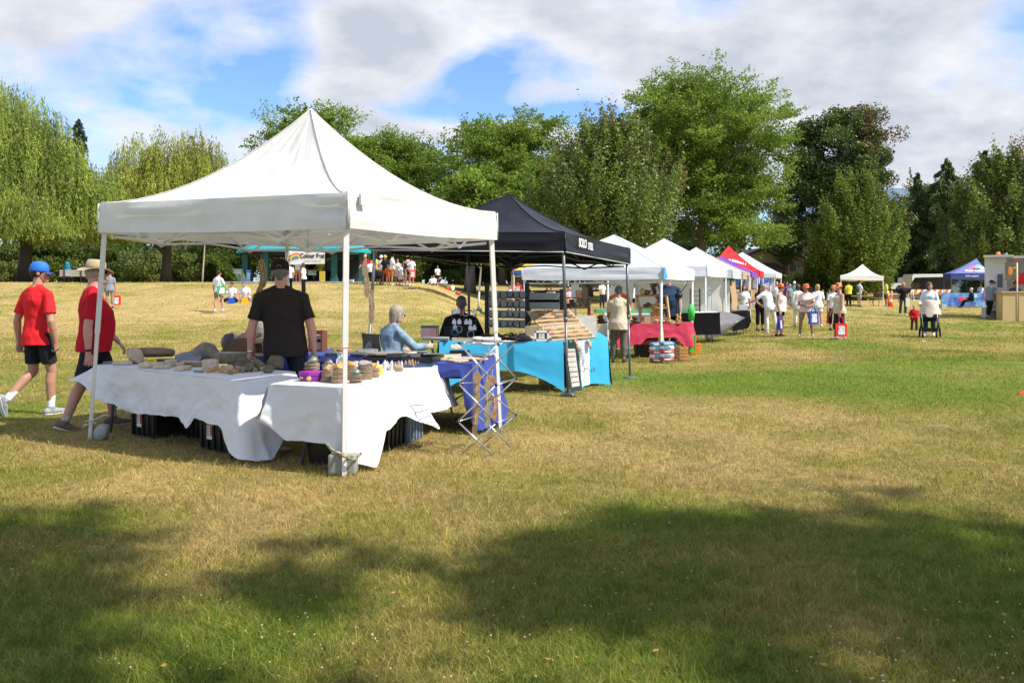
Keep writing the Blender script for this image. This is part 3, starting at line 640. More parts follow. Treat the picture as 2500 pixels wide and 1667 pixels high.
    if struts:
        mb=MB(); zt=-val*.25; zb_=-val-.10
        for s in range(4):
            a,b=C[s],C[(s+1)%4]; inn=(cen-(a+b)/2); inn.z=0; inn.normalize(); K=[]
            for i in range(5):
                q=a.lerp(b,.02+.96*i/4)+inn*.06; K.append(q)
            for i in range(4):
                lo=(0,1)[i%2]
                q0=K[i]+Vector((0,0,zt if i%2==0 else zb_)); q1=K[i+1]+Vector((0,0,zb_ if i%2==0 else zt)); mb.tube([q0-o,q1-o],.013,4)
                q0=K[i]+Vector((0,0,(zt-.25) if i%2==0 else zb_+.02)); q1=K[i+1]+Vector((0,0,zb_+.02 if i%2==0 else zt-.25)); mb.tube([q0-o+inn*.03,q1-o+inn*.03],.013,4)
            mid=(a+b)/2+inn*.06; hub=Vector((cen.x,cen.y,cen.z-val-.12)); h2=hub+Vector((0,0,.28))
            mb.tube([mid+Vector((0,0,zb_+.22))-o,(mid+hub)/2+Vector((0,0,-.02))-o,hub-o],.012,4); mb.tube([mid+Vector((0,0,zt))-o,h2-o],.012,4)
        hub=Vector((cen.x,cen.y,cen.z-val-.12)); mb.tube([hub-o-Vector((0,0,.03)),Vector((apex.x,apex.y,apex.z-.05))-o],.018,6); mb.box(hub-o,(.07,.07,.05))
        mb.build('truss',tm,root)
    return root
def on_val(root,a,b,u,dz,txt,size,m,xs=1,name='lettering',out=.035,bold=0):
    a=Vector(a);b=Vector(b); p_=a.lerp(b,u)-root.location; xa=(b-a).normalized(); n_=Vector((xa.y,-xa.x,0)); 
    return text(S,txt,p_+n_*out+Vector((0,0,dz)),size,frame(xa,(0,0,1)),m,name,root,xs=xs,bold=bold)
# --- the near white canopy
A0=P(849,470,6.95); A1=P(1209,520,9.2); A3=P(246,497,8.5); A2=Vector((X(700,10.6),10.6,2.30)); AP=P(759,268,8.85)
wc=canopy('white_canopy','large white peaked canopy nearest the camera, over the mineral tables',[A0,A1,A2,A3],AP,.285,WHT,PWH,
  bases=[(X(840,6.98),6.98),(X(1221,9.3),9.3),None,(X(219,8.72),8.72)],n=30,seed=3,amp=.026)
mb=MB(); v=(A1-A0).normalized(); q=A0.lerp(A1,.06)-wc.location+Vector((.03,-.03,-.05)); w_=v*.045; h_=Vector((0,0,.045)); n_=Vector((v.y,-v.x,0))*.02
mb.hexa([q-w_-h_+n_,q+w_-h_+n_,q+w_-h_,q-w_-h_],[q-w_+h_+n_,q+w_+h_+n_,q+w_+h_,q-w_+h_]); mb.build('care_label',mat('label_grey',(.55,.57,.6)),wc)
# --- black canopy
B0=P(1378,567,12.2); B1=P(1536,606,15.0); B3=Vector((-2.08,13.0,2.36)); B2=Vector((-.8,15.8,2.25)); BA=P(1242,474,13.95)
bc=canopy('black_canopy','black peaked canopy with white lettering beside the white one',[B0,B1,B2,B3],BA,.27,BLK,PGR,bases=[(X(1387,12.25),12.25),(X(1538,14.6),14.6),None,(X(893,12.9),12.9)],p=1.55,n=24,seed=9,amp=.02,footplate=True,trussm=PBK,roundleg=True,legr=.019,hem=mat('hem_grey',(.45,.45,.45)))
on_val(bc,B0,B1,.20,-.115,'SOLO',.175,INKW,xs=.72,bold=.004,out=.05); on_val(bc,B0,B1,.31,-.135,'STEEL',.14,INKW,xs=.62,bold=.003,out=.05)
# --- row of canopies
def rowtent(name,label,N0,N1,depthvec,ztop,apexpz,val,cloth,leg,**k):
    a=Vector(N0);b=Vector(N1); 
    return canopy(name,label,[a,b,b+depthvec,a+depthvec],apexpz,val,cloth,leg,**k)
def T(x,y,z): return Vector((x,y,z))
# near corner = front right as seen
C0=T(3.08,17.8,1.95); C1=T(4.38,21.0,1.96); C3=T(.22,17.8,1.93); C2=T(1.5,21,1.95)
w1=canopy('white_canopy','white canopy with blue corner tab, directly right of the black canopy',[C0,C1,C2,C3],P(1500,574,19.4),.24,WHB,LEGW,p=1.12,seed=4,n=16,struts=True)
mb=MB(); q=C0-w1.location+Vector((.03,-.03,0)); mb.hexa([q+Vector((-.02,-.02,-.25)),q+Vector((.09,.12,-.22)),q+Vector((.08,.13,-.22)),q+Vector((-.01,0,-.25))],[q+Vector((-.02,-.03,.0)),q+Vector((.02,.02,.0)),q+Vector((.01,.03,0)),q+Vector((-.01,0,0))]); mb.build('corner_tab',mat('tab_blue',(.05,.3,.75)),w1)
D0=T(5.70,25.5,2.18); D1=T(7.0,28.4,2.19); D3=T(2.75,25.3,2.18); D2=T(4.1,28.3,2.18)
w2=canopy('white_canopy','second white canopy of the row with pale side walls',[D0,D1,D2,D3],P(1622,583,26.8),.30,WHB,LEGW,p=1.15,seed=5,n=14)
def wall(root,a,b,ztop,zbot,m,amp=.06,name='side_wall',seed=0,skew=0):
    V=[];Fc=[];N=26;M=12; a=Vector(a);b=Vector(b); o=root.location; n_=Vector((b.y-a.y,a.x-b.x,0)).normalized()
    for i in range(N+1):
        for j in range(M+1):
            u=i/N;v=j/M; q=a.lerp(b,u); g_=tz(q.x,q.y); q.z=ztop*(1-v)+(g_+zbot)*v
            q+=n_*amp*(nz(u*7+seed,v*3)+.5*nz(u*16,v*5+seed)+skew*v*v)
            V.append(q-o)
    for i in range(N):
        for j in range(M):
            k=i*(M+1)+j; Fc.append((k,k+1,k+M+2,k+M+1))
    me=bpy.data.meshes.new(name); me.from_pydata(V,[],Fc); me.polygons.foreach_set('use_smooth',[True]*len(Fc)); link(name,me,m,root)
wall(w2,(4.0,28.3,0),(6.9,28.4,0),1.9,.05,WHT,seed=1); wall(w2,(2.9,25.6,0),(4.0,28.3,0),1.9,.05,WHT,seed=2,skew=-9); 
E0=T(X(1787,31.5),31.5,2.2); E1=T(X(1809,34.2),34.2,2.2); 
dv=E1-E0
def back(a,w=2.95): 
    return Vector((-w,-.3,0))
g1=canopy('grey_canopy','light grey canopy third in the row',[E0,E1,E1+back(0),E0+back(0)],P(1700,604,33),.30,GRY,PBK,p=1.15,seed=6,n=12)
wall(g1,E0+back(0)+Vector((.2,.4,0)),E1+back(0)+Vector((.2,-.1,0)),2.0,.05,WHT,seed=3); wall(g1,E1+back(0),E1+Vector((-.2,0,0)),2.0,.05,WHT,seed=5)
H0=T(X(1812,35.6),35.6,2.22); H1=T(X(1830,38.2),38.2,2.22)
canopy('tan_canopy','tan canopy between the grey and the purple ones',[H0,H1,H1+back(0),H0+back(0)],T(H0.x-1.0,36.9,2.95),.30,TAN,PWH,p=1.2,seed=7,n=10)
I0=T(X(1834,39.4),39.4,2.28); I1=T(X(1850,42),42,2.28)
canopy('purple_canopy','purple canopy showing just its right side',[I0,I1,I1+back(0),I0+back(0)],T(I0.x-1.0,40.7,3.05),.24,PUR,PWH,p=1.3,seed=8,n=10)
J0=T(X(1855,43.5),43.5,2.42); J1=T(X(1864,46.3),46.3,2.42)
rc=canopy('red_canopy','red peaked canopy with white town lettering and emblem',[J0,J1,J1+back(0),J0+back(0)],P(1779,600,44.8),.29,REDF,PWH,p=1.35,seed=9,n=14,hem=mat('hem_red',(.6,.05,.05)))
# writing on the front slope of the red canopy
def slope_text(root,C0_,C3_,apex,u,t_,body,size,m,xs=1,rotz=0,p=1.35,lift=.03):
    e=C3_.lerp(C0_,u); q=Vector(apex).lerp(e,t_); q.z=e.z+(apex.z-e.z)*((1-t_)**p)
    xa=(C0_-C3_).normalized(); e2=Vector(apex).lerp(e,t_-.08); e2.z=e.z+(apex.z-e.z)*((1-t_+.08)**p); ya=(e2-q).normalized(); fr=frame(xa,ya)@Matrix.Rotation(rotz,4,'Z'); n_=xa.cross(ya)
    return text(S,body,q-root.location+n_*lift,size,fr,m,'lettering',root,xs=xs,bold=.006)
J3=J0+back(0); ja=P(1779,600,44.8)
for i,ch in enumerate('PORT ALBERNI'):
    if ch!=' ': slope_text(rc,J0,J3,ja,.10+.80*(i/11),.66-.16*math.sin(math.pi*i/11),ch,.25,INKW,rotz=.75*(.5-i/11))
mb=MB()
e=J3.lerp(J0,.5); q=ja.lerp(e,.74); q.z=e.z+(ja.z-e.z)*(.26**1.35)+.05; q=q-rc.location
for a,l in ((0,.2),(.9,.17),(-.9,.17),(1.8,.15),(-1.8,.15)):   # fanned white emblem
    d1=Vector((math.sin(a)*l,-.02,math.cos(a)*l*.75)); s_=Vector((math.cos(a)*.05,0,-math.sin(a)*.05)); q0=q+Vector((0,-.05,0)); mb.add([q0,q0+d1*.6-s_,q0+d1,q0+d1*.6+s_],[(0,1,2,3)])
mb.build('emblem',INKW,rc)
K0=T(X(1893,50.5),50.5,2.45); K1=T(X(1908,54),54,2.45)
w3=canopy('white_canopy','last white canopy at the far end of the row',[K0,K1,K1+Vector((-4.4,-.3,0)),K0+Vector((-4.4,-.3,0))],P(1813,616,52),.26,WHB,PWH,p=1.15,seed=10,n=10)
bl=canopy('blue_canopy','blue canopy half hidden beneath the red one',[T(X(1874,47.6),47.6,1.95),T(X(1882,49.6),49.6,1.95),T(X(1882,49.6)-2.9,49.4,1.95),T(X(1874,47.6)-2.9,47.4,1.95)],T(X(1845,48.5),48.5,2.3),.2,BLUF,PWH,p=1.2,seed=2,n=8)
# lone white canopy
d=61; gz=tz(X(2104,d),d)
w4=canopy('white_canopy','small lone white canopy out on the grass',[P(2052,672,60.5),P(2157,674,60.8),T(X(2157,64),64,P(0,673,60.8).z),T(X(2052,64),64,P(0,672,60.5).z)],P(2106,645,62.2),.30,WHT,PWH,p=1.75,seed=12,n=14)
# blue town canopy on the right
d=59; M0=P(2322,667,59.5); M1=T(M0.x+3.1,60.2,M0.z); M2=M1+Vector((1.0,3.1,0)); M3=M0+Vector((1.0,3.1,0))
nc=canopy('blue_canopy','navy blue canopy with bird emblem beside the food trailer',[M0,M1,M2,M3],P(2384,631,61),.42,NAVF,PGR,p=1.2,seed=13,n=14,valm=fab('canvas_deepnavy',(.03,.05,.17),.1))
on_val(nc,M0,M1,.52,-.2,'PORT ALBERNI',.16,INKW,xs=1.0); 
slope_text(nc,M1,M0,P(2384,631,61),.62,.80,'PORT ALBERNI',.26,INKW,p=1.2)
def patch(root,C0_,C3_,apex,pts,m,p=1.2,name='emblem',lift=.04):
    mb=MB(); V=[]
    for u,t_ in pts:
        e=C3_.lerp(C0_,u); q=Vector(apex).lerp(e,t_); q.z=e.z+(apex.z-e.z)*((1-t_)**p)+lift; q.y-=lift; V.append(q-root.location)
    mb.add(V,[tuple(range(len(V)))]); mb.build(name,m,root)
na=P(2384,631,61)
patch(nc,M1,M0,na,[(.25,.72),(.40,.50),(.58,.45),(.56,.62),(.45,.70)],mat('emblem_red',(.6,.08,.15)))
patch(nc,M1,M0,na,[(.55,.62),(.60,.42),(.78,.40),(.88,.52),(.74,.50),(.68,.64)],mat('emblem_cyan',(.10,.42,.75)))
patch(nc,M1,M0,na,[(.70,.58),(.80,.48),(.96,.55),(.92,.68),(.78,.68)],INKW)
# yellow canopy behind
Y0=P(1253,660,45)
yc=canopy('yellow_canopy','yellow canopy with blue valance behind the white one',[Y0,Y0+Vector((2.9,.3,0)),Y0+Vector((2.8,3.2,0)),Y0+Vector((-.1,2.9,0))],P(1300,632,46.5),.20,YELF,PWH,valm=BLUF,p=1.3,seed=14,n=10)
on_val(yc,Y0,Y0+Vector((2.9,.3,0)),.30,-.1,'PORT ALBERNI',.11,YELF)
# red canopy at the right edge
rq=P(2483,672,40)
canopy('red_canopy','red canopy cut by the right edge of the picture',[rq,rq+Vector((2.6,.2,0)),rq+Vector((3.7,2.4,0)),rq+Vector((1.2,2.2,0))],rq+Vector((1.9,1.2,.7)),.42,REDF,PWH,p=1.2,seed=15,n=8)

# ============================================================ pavilion
d=57; pz=tz(X(740,d),d);
pv=empty('pavilion',(X(741,d),d,pz),0,'teal-roofed park pavilion on the mound','pavilion'); o=pv.location
hw=X(906,d)-X(741,d); ze=P(0,613,d).z-pz; mb=MB()
eave=[Vector((-hw,0,ze)),Vector((-hw+1.6,-2.6,ze+.02)),Vector((hw-1.0,-2.6,ze+.02)),Vector((hw,0,ze)),Vector((hw-1.0,5,ze)),Vector((-hw+1.6,5,ze))]
ridge=[Vector((-2.0,1.2,ze+1.5)),Vector((2.2,1.2,ze+1.5))]
rf=[(0,1,6),(1,2,7,6),(2,3,7),(3,4,7),(4,5,6,7),(5,0,6)]
mb.add(eave+ridge,rf); mb.add([q-Vector((0,0,.16)) for q in eave]+[q-Vector((0,0,.1)) for q in ridge],[tuple(reversed(f)) for f in rf])
for i in range(6):
    a,b_=eave[i],eave[(i+1)%6]; dn=Vector((0,0,.16)); mb.quad(a-dn,b_-dn,b_,a)
for i in range(46):   # standing seams on the front slope
    u=i/45; a=eave[1].lerp(eave[2],u); r_=ridge[0].lerp(ridge[1],u); mb.tube([a+Vector((0,0,.02)),r_+Vector((0,0,.02))],.022,4)
mb.build('roof',TEAL,pv)
for px in (600,650,816,884):
    mb=MB(); x=X(px,d-1.5 if px in(650,816) else d)-o.x; y=-1.5 if px in (650,816) else 0; mb.box((x,y,ze/2-.05),(.34,.34,ze)); mb.box((x,y,.15),(.46,.46,.3)); mb.build('post',TEALD,pv)
for y_,w_ in ((-1.5,1.5),(2.6,1.7)): mb=MB(); mb.box((0,y_,ze-.22),(hw*w_,.15,.22)); mb.build('beam',mat('beam_dark',(.03,.03,.03)),pv)
mb=MB(); mb.box((.1,4.4,.8),(hw*1.5,.15,1.7)); mb.build('back_wall',mat('panel_dark',(.035,.03,.025)),pv)
mb=MB(); mb.box((0,1,.03),(hw*2.1,8,.10)); mb.build('slab',mat('concrete',(.35,.33,.30),scale=3),pv)
# banner
b0=P(706,610,53.9); b1=P(793,611,53.9); b2=P(793,644,53.9); b3=P(709,646,53.9)
bn_=empty('banner',b0.lerp(b2,.5),0,'white Colour Fest banner hanging from the pavilion roof','banner'); mb=MB()
for i in range(20):
    pass
V=[];Fc=[]
for i in range(21):
    for j in range(9):
        u=i/20;v=j/8; q=(b0.lerp(b1,u)).lerp(b3.lerp(b2,u),v); q.y+=.008*nz(u*5,v*3); V.append(q-bn_.location)
for i in range(20):
    for j in range(8): k=i*9+j; Fc.append((k,k+1,k+10,k+9))
me=bpy.data.meshes.new('cloth'); me.from_pydata(V,[],Fc); link('cloth',me,mat('banner_white',(.75,.74,.70),var=.03),bn_)
fx=frame((1,0,0),(0,0,1))
text(S,'Colour Fest',(.33,-.018,.05),.40,fx,INKB,'lettering',bn_,xs=.78,bold=.012)
text(S,'community art festival day',(.35,-.018,-.25),.10,fx,mat('ink_grey',(.2,.2,.2)),'small_lettering',bn_)
for i,c in enumerate([(.75,.06,.04),(.85,.35,.03),(.85,.7,.05),(.1,.5,.12),(.04,.2,.65),(.35,.08,.5)]):
    mb=MB(); r0=.44-i*.055; pts=[]
    for k in range(9):
        a=math.radians(170-k*16); pts.append((Vector((-.68+r0*math.cos(a)*1.1,-.016-.003*i,-.22+r0*math.sin(a))),Vector((-.68+(r0-.05)*math.cos(a)*1.1,-.016-.003*i,-.22+(r0-.05)*math.sin(a)))))
    for k in range(8): mb.quad(pts[k][0],pts[k+1][0],pts[k+1][1],pts[k][1])
    mb.build('rainbow_stripe',mat('paint_%d'%i,c,var=.05),bn_)
# painted box and recycling bin
q=G(588,56); bx=empty('painted_box',q,.3,'leaning box painted with green and red pictures by the pavilion post','box'); mb=MB()
mb.hexa([(-.1,-.4,0),(.45,-.4,0),(.45,.3,0),(-.1,.3,0)],[(-.45,-.4,.85),(.1,-.4,.85),(.1,.3,.85),(-.45,.3,.85)]); mb.build('body',mat('painted_green',(.12,.45,.12),c2=(.3,.6,.5),scale=2.5,thr=(.5,9)),bx)
mb=MB(); mb.box((-.12,-.42,.62),(.26,.02,.28)); mb.box((0,-.42,.33),(.2,.02,.2)); mb.build('picture',mat('painted_red',(.6,.08,.06),c2=(.7,.6,.5),scale=6,thr=(.5,6)),bx)
mb=MB(); mb.box((-.16,0,.88),(.62,.75,.05)); mb.build('lid',mat('lid_tan',(.4,.36,.3)),bx)
q=G(608,56); bx=empty('recycling_bin',q,0,'white and blue recycling bin right of the painted box','bin'); mb=MB(); mb.box((0,0,.40),(.24,.3,.8)); mb.build('body',INKW,bx); mb=MB(); mb.box((.14,-.01,.40),(.05,.32,.82)); mb.box((0,-.16,.72),(.2,.02,.1)); mb.box((0,0,.83),(.28,.34,.05)); mb.build('trim',mat('bin_blue',(.03,.2,.55)),bx)
# bench
q=G(178,57); bh=empty('park_bench',q,0,'slatted park bench on the mound facing the willows','bench')
mb=MB(); 
for i in range(3): mb.box((0,.0,.52+i*.14),(1.72,.04,.11))
mb.build('backrest',WGREY,bh); mb=MB()
for i in range(4): mb.box((-.1,.12+i*.12,.44),(1.85,.10,.04))
mb.build('seat',WGREY,bh)
for x in (-.55,.55): 
    mb=MB(); mb.box((x,-.04,.45),(.06,.05,.95)); mb.box((x,.25,.40),(.06,.55,.05)); mb.box((x,.45,.2),(.06,.06,.4)); mb.build('leg',PBK,bh)
# house
hz=G(1900,100); hs=empty('house',hz,0,'beige board house with brown roof behind the far canopies','house'); 
SID=mat('siding_beige',(.42,.35,.24),var=.08,scale=.5); SIDB=mat('siding_pale',(.52,.46,.33),var=.08); RFB=mat('roof_brown',(.13,.075,.055),var=.2,scale=2)
def hp_(px,py,dd=0): return P(px,py,100+dd)-hz
mb=MB()
def slabpoly(pts,dep,m,name,parent):
    mb=MB(); n=len(pts); V=[Vector(p_) for p_ in pts]; Vb=[p_+Vector((0,dep,0)) for p_ in V]; mb.add(V+Vb,[tuple(range(n)),tuple(reversed(range(n,2*n)))]+[((i+1)%n,i,i+n,(i+1)%n+n) for i in range(n)]); return mb.build(name,m,parent)
slabpoly([hp_(1790,716),hp_(1914,716),hp_(1914,634),hp_(1862,611),hp_(1790,640)],6,SID,'wall',hs)
slabpoly([hp_(1912,716,1),hp_(1985,716,1),hp_(1985,640,1),hp_(1938,612,1),hp_(1912,626,1)],6,SIDB,'wall',hs)
slabpoly([hp_(1778,640,-.5),hp_(1862,604,-.5),hp_(1923,632,-.5),hp_(1923,636,-.5),hp_(1862,609,-.5),hp_(1778,645,-.5)],7,RFB,'roof',hs)
slabpoly([hp_(1905,622,.6),hp_(1930,611,.6),hp_(1952,622,.6),hp_(1995,642,.6),hp_(1995,646,.6),hp_(1938,618,.6)],7,RFB,'roof',hs)
mb=MB(); a,b_,c_,e_=hp_(1858,658,-2),hp_(1922,658,-2),hp_(1893,642,0),hp_(1850,642,0); mb.hexa([a-Vector((0,0,.1)),b_-Vector((0,0,.1)),c_-Vector((0,0,.1)),e_-Vector((0,0,.1))],[a,b_,c_,e_]); mb.build('porch_roof',RFB,hs)
mb=MB(); q=hp_(1914,680,-.3); mb.box(q,(.14,.14,4.2)); mb.build('downpipe',mat('pipe_brown',(.1,.06,.05)),hs)
win=MB(); q=hp_(1935,652,.9); 
for dx,dz,sx,sz in ((0,.58,1.0,.1),(0,-.58,1.0,.1),(-.47,0,.1,1.1),(.47,0,.1,1.1)): win.box(q+Vector((dx,-.05,dz)),(sx,.12,sz))
w_=win.build('window',INKW,hs); mb=MB(); mb.box(q,(.9,.06,1.1)); mb.build('pane',mat('pane_grey',(.22,.24,.25),rough=.15),w_)
mb=MB(); q=hp_(1968,607,2); mb.box(q,(.45,.5,2.6)); mb.build('chimney',mat('brick_brown',(.16,.08,.06)),hs)
mb=MB(); q=hp_(1926,617,-.2); mb.ell(q,.26,.07,.30,n=14,m=8); mb.tube([q,q+Vector((0,.5,-.3))],.03,5); mb.build('dish',mat('dish_white',(.7,.7,.7)),hs)
# ============================================================ people
def cloth(n,c,**k): 
    k.setdefault('var',.12); k.setdefault('rough',.85); k.setdefault('bump',.012); k.setdefault('bscale',7); return mat(n,c,scale=8,spec=.15,**k)
SK=[mat('skin_fair',(.62,.36,.26),var=.07,rough=.5),mat('skin_tanned',(.42,.22,.14),var=.08,rough=.5),mat('skin_pink',(.55,.27,.20),var=.08,rough=.5),mat('skin_brown',(.30,.15,.09),var=.08,rough=.5)]
HAIR={k:mat('hair_'+k,c,var=.35,scale=20,stretch=(4,4,1),rough=.6) for k,c in dict(dark=(.02,.014,.01),brown=(.10,.055,.03),grey=(.30,.29,.27),white=(.60,.57,.50),blond=(.42,.28,.13),greydark=(.12,.115,.11),ginger=(.35,.15,.06),greyblond=(.30,.265,.20)).items()}
SOLE=mat('shoe_white',(.65,.65,.63)); SHD=mat('shoe_dark',(.03,.03,.03)); SHG=mat('shoe_grey',(.28,.29,.31)); SHB=mat('boot_brown',(.16,.10,.065))
EYE=mat('eye_dark',(.02,.015,.012),rough=.1); SUNG=mat('sunglass_black',(.01,.01,.012),rough=.12)
def V3(*a): return Vector(a)
def hand(mb,w,d,n,s,curl=.5,side=1,fine=True):
    """w wrist, d direction of the hand, n palm normal, side which way the thumb goes"""
    d=Vector(d).normalized(); n=Vector(n); n=(n-d*n.dot(d)).normalized(); a=d.cross(n).normalized()*side
    pe=w+d*.088*s
    mb.loft([(w-d*.01*s,a*.024*s,n*.018*s),(w+d*.03*s,a*.034*s,n*.017*s),(w+d*.075*s,a*.042*s,n*.014*s),(pe,a*.040*s,n*.011*s)],10)
    for i,(L_,o) in enumerate(((.068,.031),(.078,.011),(.072,-.010),(.056,-.030))):
        b=pe+a*o*s-d*.006*s; c=curl*(1+.12*i)
        dir1=(d*math.cos(c*.8)+n*math.sin(c*.8)+a*o*2.2).normalized(); p1=b+dir1*L_*.48*s
        dir2=(d*math.cos(c*1.9)+n*math.sin(c*1.9)+a*o*1.6).normalized(); p2=p1+dir2*L_*.52*s
        mb.cap(b,.0098*s,p1,.0088*s,n=8); mb.cap(p1,.0088*s,p2,.0068*s,n=8)
    b=w+d*.028*s+a*.026*s; t1=(d*.62+a*.72+n*.35).normalized(); p1=b+t1*.038*s; t2=(d*.88+a*.30+n*.45).normalized(); p2=p1+t2*.032*s
    mb.cap(b,.0135*s,p1,.0105*s,n=8); mb.cap(p1,.0105*s,p2,.0078*s,n=8)
def revolve(prof,n=24,ex=1.0,ey=1.0):
    mb=MB(); mb.loft([(V3(0,0,z),V3(r*ex,0,0),V3(0,r*ey,0)) for r,z in prof],n,caps=True); return mb
def person(label,pos,head,h=1.72,g=1.0,fem=False,skin=0,top=None,sleeve=.5,hem=0.0,bottom=('shorts',None,.5),shoes=SHD,socks=None,hair=('dark','short'),hat=None,
           arms=None,legs=None,lean=(0,0,1),hipz=None,look=0.0,nod=0.0,vox=.016,belly=0.0,curl=.5,face=False,glasses=None,palm=None,group=None,band=None,fold=0.0,extra=None,hipoff=(0,0)):
    """pos: ground point; head: heading in degrees, 0 faces away from the camera (+y), 180 faces it, 90 faces left.
       arms/legs: [(elbow dir, wrist dir), ...] left then right in body space (x right, y forward, z up)"""
    s=h/1.75; root=empty('person',pos,math.radians(head),label,'person',group)
    arms=arms or [((-.22,0,-1),(-.05,.22,-1)),((.22,0,-1),(.05,.22,-1))]
    legs=legs or [((-.03,0,-1),(-.02,-.03,-1)),((.03,0,-1),(.02,-.03,-1))]
    up=Vector(lean).normalized(); fw=(V3(0,1,0)-up*up.y).normalized(); rt_=V3(1,0,0)
    TH,SH,UA,FA=.435*s,.415*s,.30*s,.255*s
    hx=.088*s*(1.05 if fem else 1)*(.6+.4*g); L=[]
    for i,(kd,ad) in enumerate([q[:2] for q in legs]):
        sd=-1 if i==0 else 1; kd=Vector(kd).normalized(); ad=Vector(ad).normalized(); L.append((sd,kd,ad))
    if hipz is None: hipz=max(-(kd*TH+ad*SH).z for sd,kd,ad in L)+.085*s
    hip=V3(hipoff[0],hipoff[1],hipz+.0)
    J={}
    for sd,kd,ad in L:
        a=hip+rt_*sd*hx; k=a+kd*TH; an=k+ad*SH; J[sd]=(a,k,an)
    def T_(z,f=0): return hip+up*z*s+fw*f*s       # point on the spine
    shz=.50; sw=(.172 if fem else .192)*(.75+.25*g)*s
    tg=g; bb=belly
    if fem: secs=[(-.10,.150*tg,.105*tg,-.01),(-.02,.168*tg,.118*tg,-.012),(.10,.145*tg,.105*tg,.005+bb*.5),(.18,.128*tg,.098*tg,.008+bb*.6),(.30,.142*tg,.108*tg,.02+bb*.3),(.37,.144*(.5+.5*tg),.110*tg,.02),(.43,.140*(.6+.4*tg),.088,0),(.48,.105,.064,-.008),(.535,.062,.052,-.005)]
    else: secs=[(-.10,.145*tg,.105*tg,-.008+bb*.12),(-.02,.160*tg,.115*tg+bb*.1,-.002+bb*.2),(.08,.155*tg,.112*tg+bb*.35,.01+bb*.4),(.18,.156*tg,.112*tg+bb*.5,.012+bb*.5),(.30,.166*tg,.118*tg+bb*.25,.010+bb*.25),(.38,.172*(.5+.5*tg),.114*(.6+.4*tg),0),(.44,.158*(.6+.4*tg),.092,-.008),(.48,.128*(.6+.4*tg),.074,-.01),(.515,.092,.064,-.01),(.55,.070,.060,-.008)]
    def torso(mb,a,b,grow,n=16,first=None):
        S_=[q for q in secs if a<=q[0]<=b]; out=[]
        for z,rx,ry,f in S_: out.append((T_(z,f),rt_*(rx*s+grow),fw*(ry*s+grow)))
        mb.loft(out,n)
    nt=T_(.53,-.005); la=math.radians(look); hf=(fw*math.cos(la)-rt_*math.sin(la)); hf=(hf*math.cos(nod)-up*math.sin(nod)).normalized(); hr=hf.cross(up*1.0).normalized(); hu=hr.cross(hf).normalized()
    if nod: pass
    hc=T_(.688,.020)+hf*.012*s-V3(0,0,.0); 
    def Hh(x,y,z): return hc+hr*x*s+hf*y*s+hu*z*s
    M3=Matrix((hr,hf,hu)).transposed().to_4x4()
    # ---- body, one surface
    mb=MB(); torso(mb,-.2,.6,0)
    mb.cap(T_(.49),.062*s*(.5+.5*g),T_(.64,.01),.053*s*(.4+.6*g))
    mb.ell(Hh(0,-.012,.028),.076*s,.094*s,.098*s,n=16,m=12,Mx=M3)
    mb.loft([(Hh(0,.005,.01),hr*.070*s,hf*.075*s),(Hh(0,.022,-.04),hr*.060*s,hf*.066*s),(Hh(0,.036,-.078),hr*.044*s,hf*.050*s),(Hh(0,.044,-.100),hr*.026*s,hf*.032*s)],14)
    mb.cap(Hh(0,.084,.018),.0085*s,Hh(0,.104,-.018),.0135*s,n=8); mb.cap(Hh(-.014,.092,-.022),.009*s,Hh(.014,.092,-.022),.009*s,n=8)
    mb.cap(Hh(-.03,.076,.028),.011*s,Hh(.03,.076,.028),.011*s,n=8); mb.cap(Hh(-.018,.080,-.052),.009*s,Hh(.018,.080,-.052),.009*s,n=8); mb.cap(Hh(-.01,.074,-.088),.014*s,Hh(.01,.074,-.088),.014*s,n=8)
    for e in(-1,1): mb.ell(Hh(e*.078,-.006,.0),.012*s,.020*s,.031*s,n=8,m=6,Mx=M3); mb.ell(Hh(e*.04,.055,-.012),.026*s,.026*s,.026*s,n=8,m=6)
    AR={}
    for i,(ed,wd) in enumerate(arms):
        sd=-1 if i==0 else 1; ed=Vector(ed).normalized(); wd=Vector(wd).normalized()
        sh=T_(.436,-.008)+rt_*sd*sw; el_=sh+ed*UA; wr=el_+wd*FA; AR[sd]=(sh,el_,wr,ed,wd)
        ag=.6+.4*g
        mb.cap(T_(.425)+rt_*sd*sw*.55,.066*s*ag,sh,.053*s*ag); mb.cap(T_(.512,-.010)+rt_*sd*.03*s,.042*s,sh,.034*s); mb.cap(sh,.054*s*ag,el_,.040*s*ag); mb.cap(el_,.042*s*ag,el_.lerp(wr,.35),.041*s*ag); mb.cap(el_.lerp(wr,.3),.041*s*ag,wr,.025*s)
        pn=Vector(palm[i]) if palm and palm[i] else V3(-sd*.9,-.25,0); hand(mb,wr,wd,pn,s*1.02,curl,side=(1 if sd*1>0 else -1)*(1))
    for sd,(a,k,an) in J.items():
        lg=.55+.45*g; mb.cap(a,.084*s*lg,k,.056*s*lg); c1=k.lerp(an,.30); bk=(k-an).normalized().cross(rt_).normalized()*-.012*s
        mb.cap(k,.053*s*lg,c1+bk,.055*s*lg); mb.cap(c1+bk,.055*s*lg,an,.036*s*lg)
    # feet
    FT={}
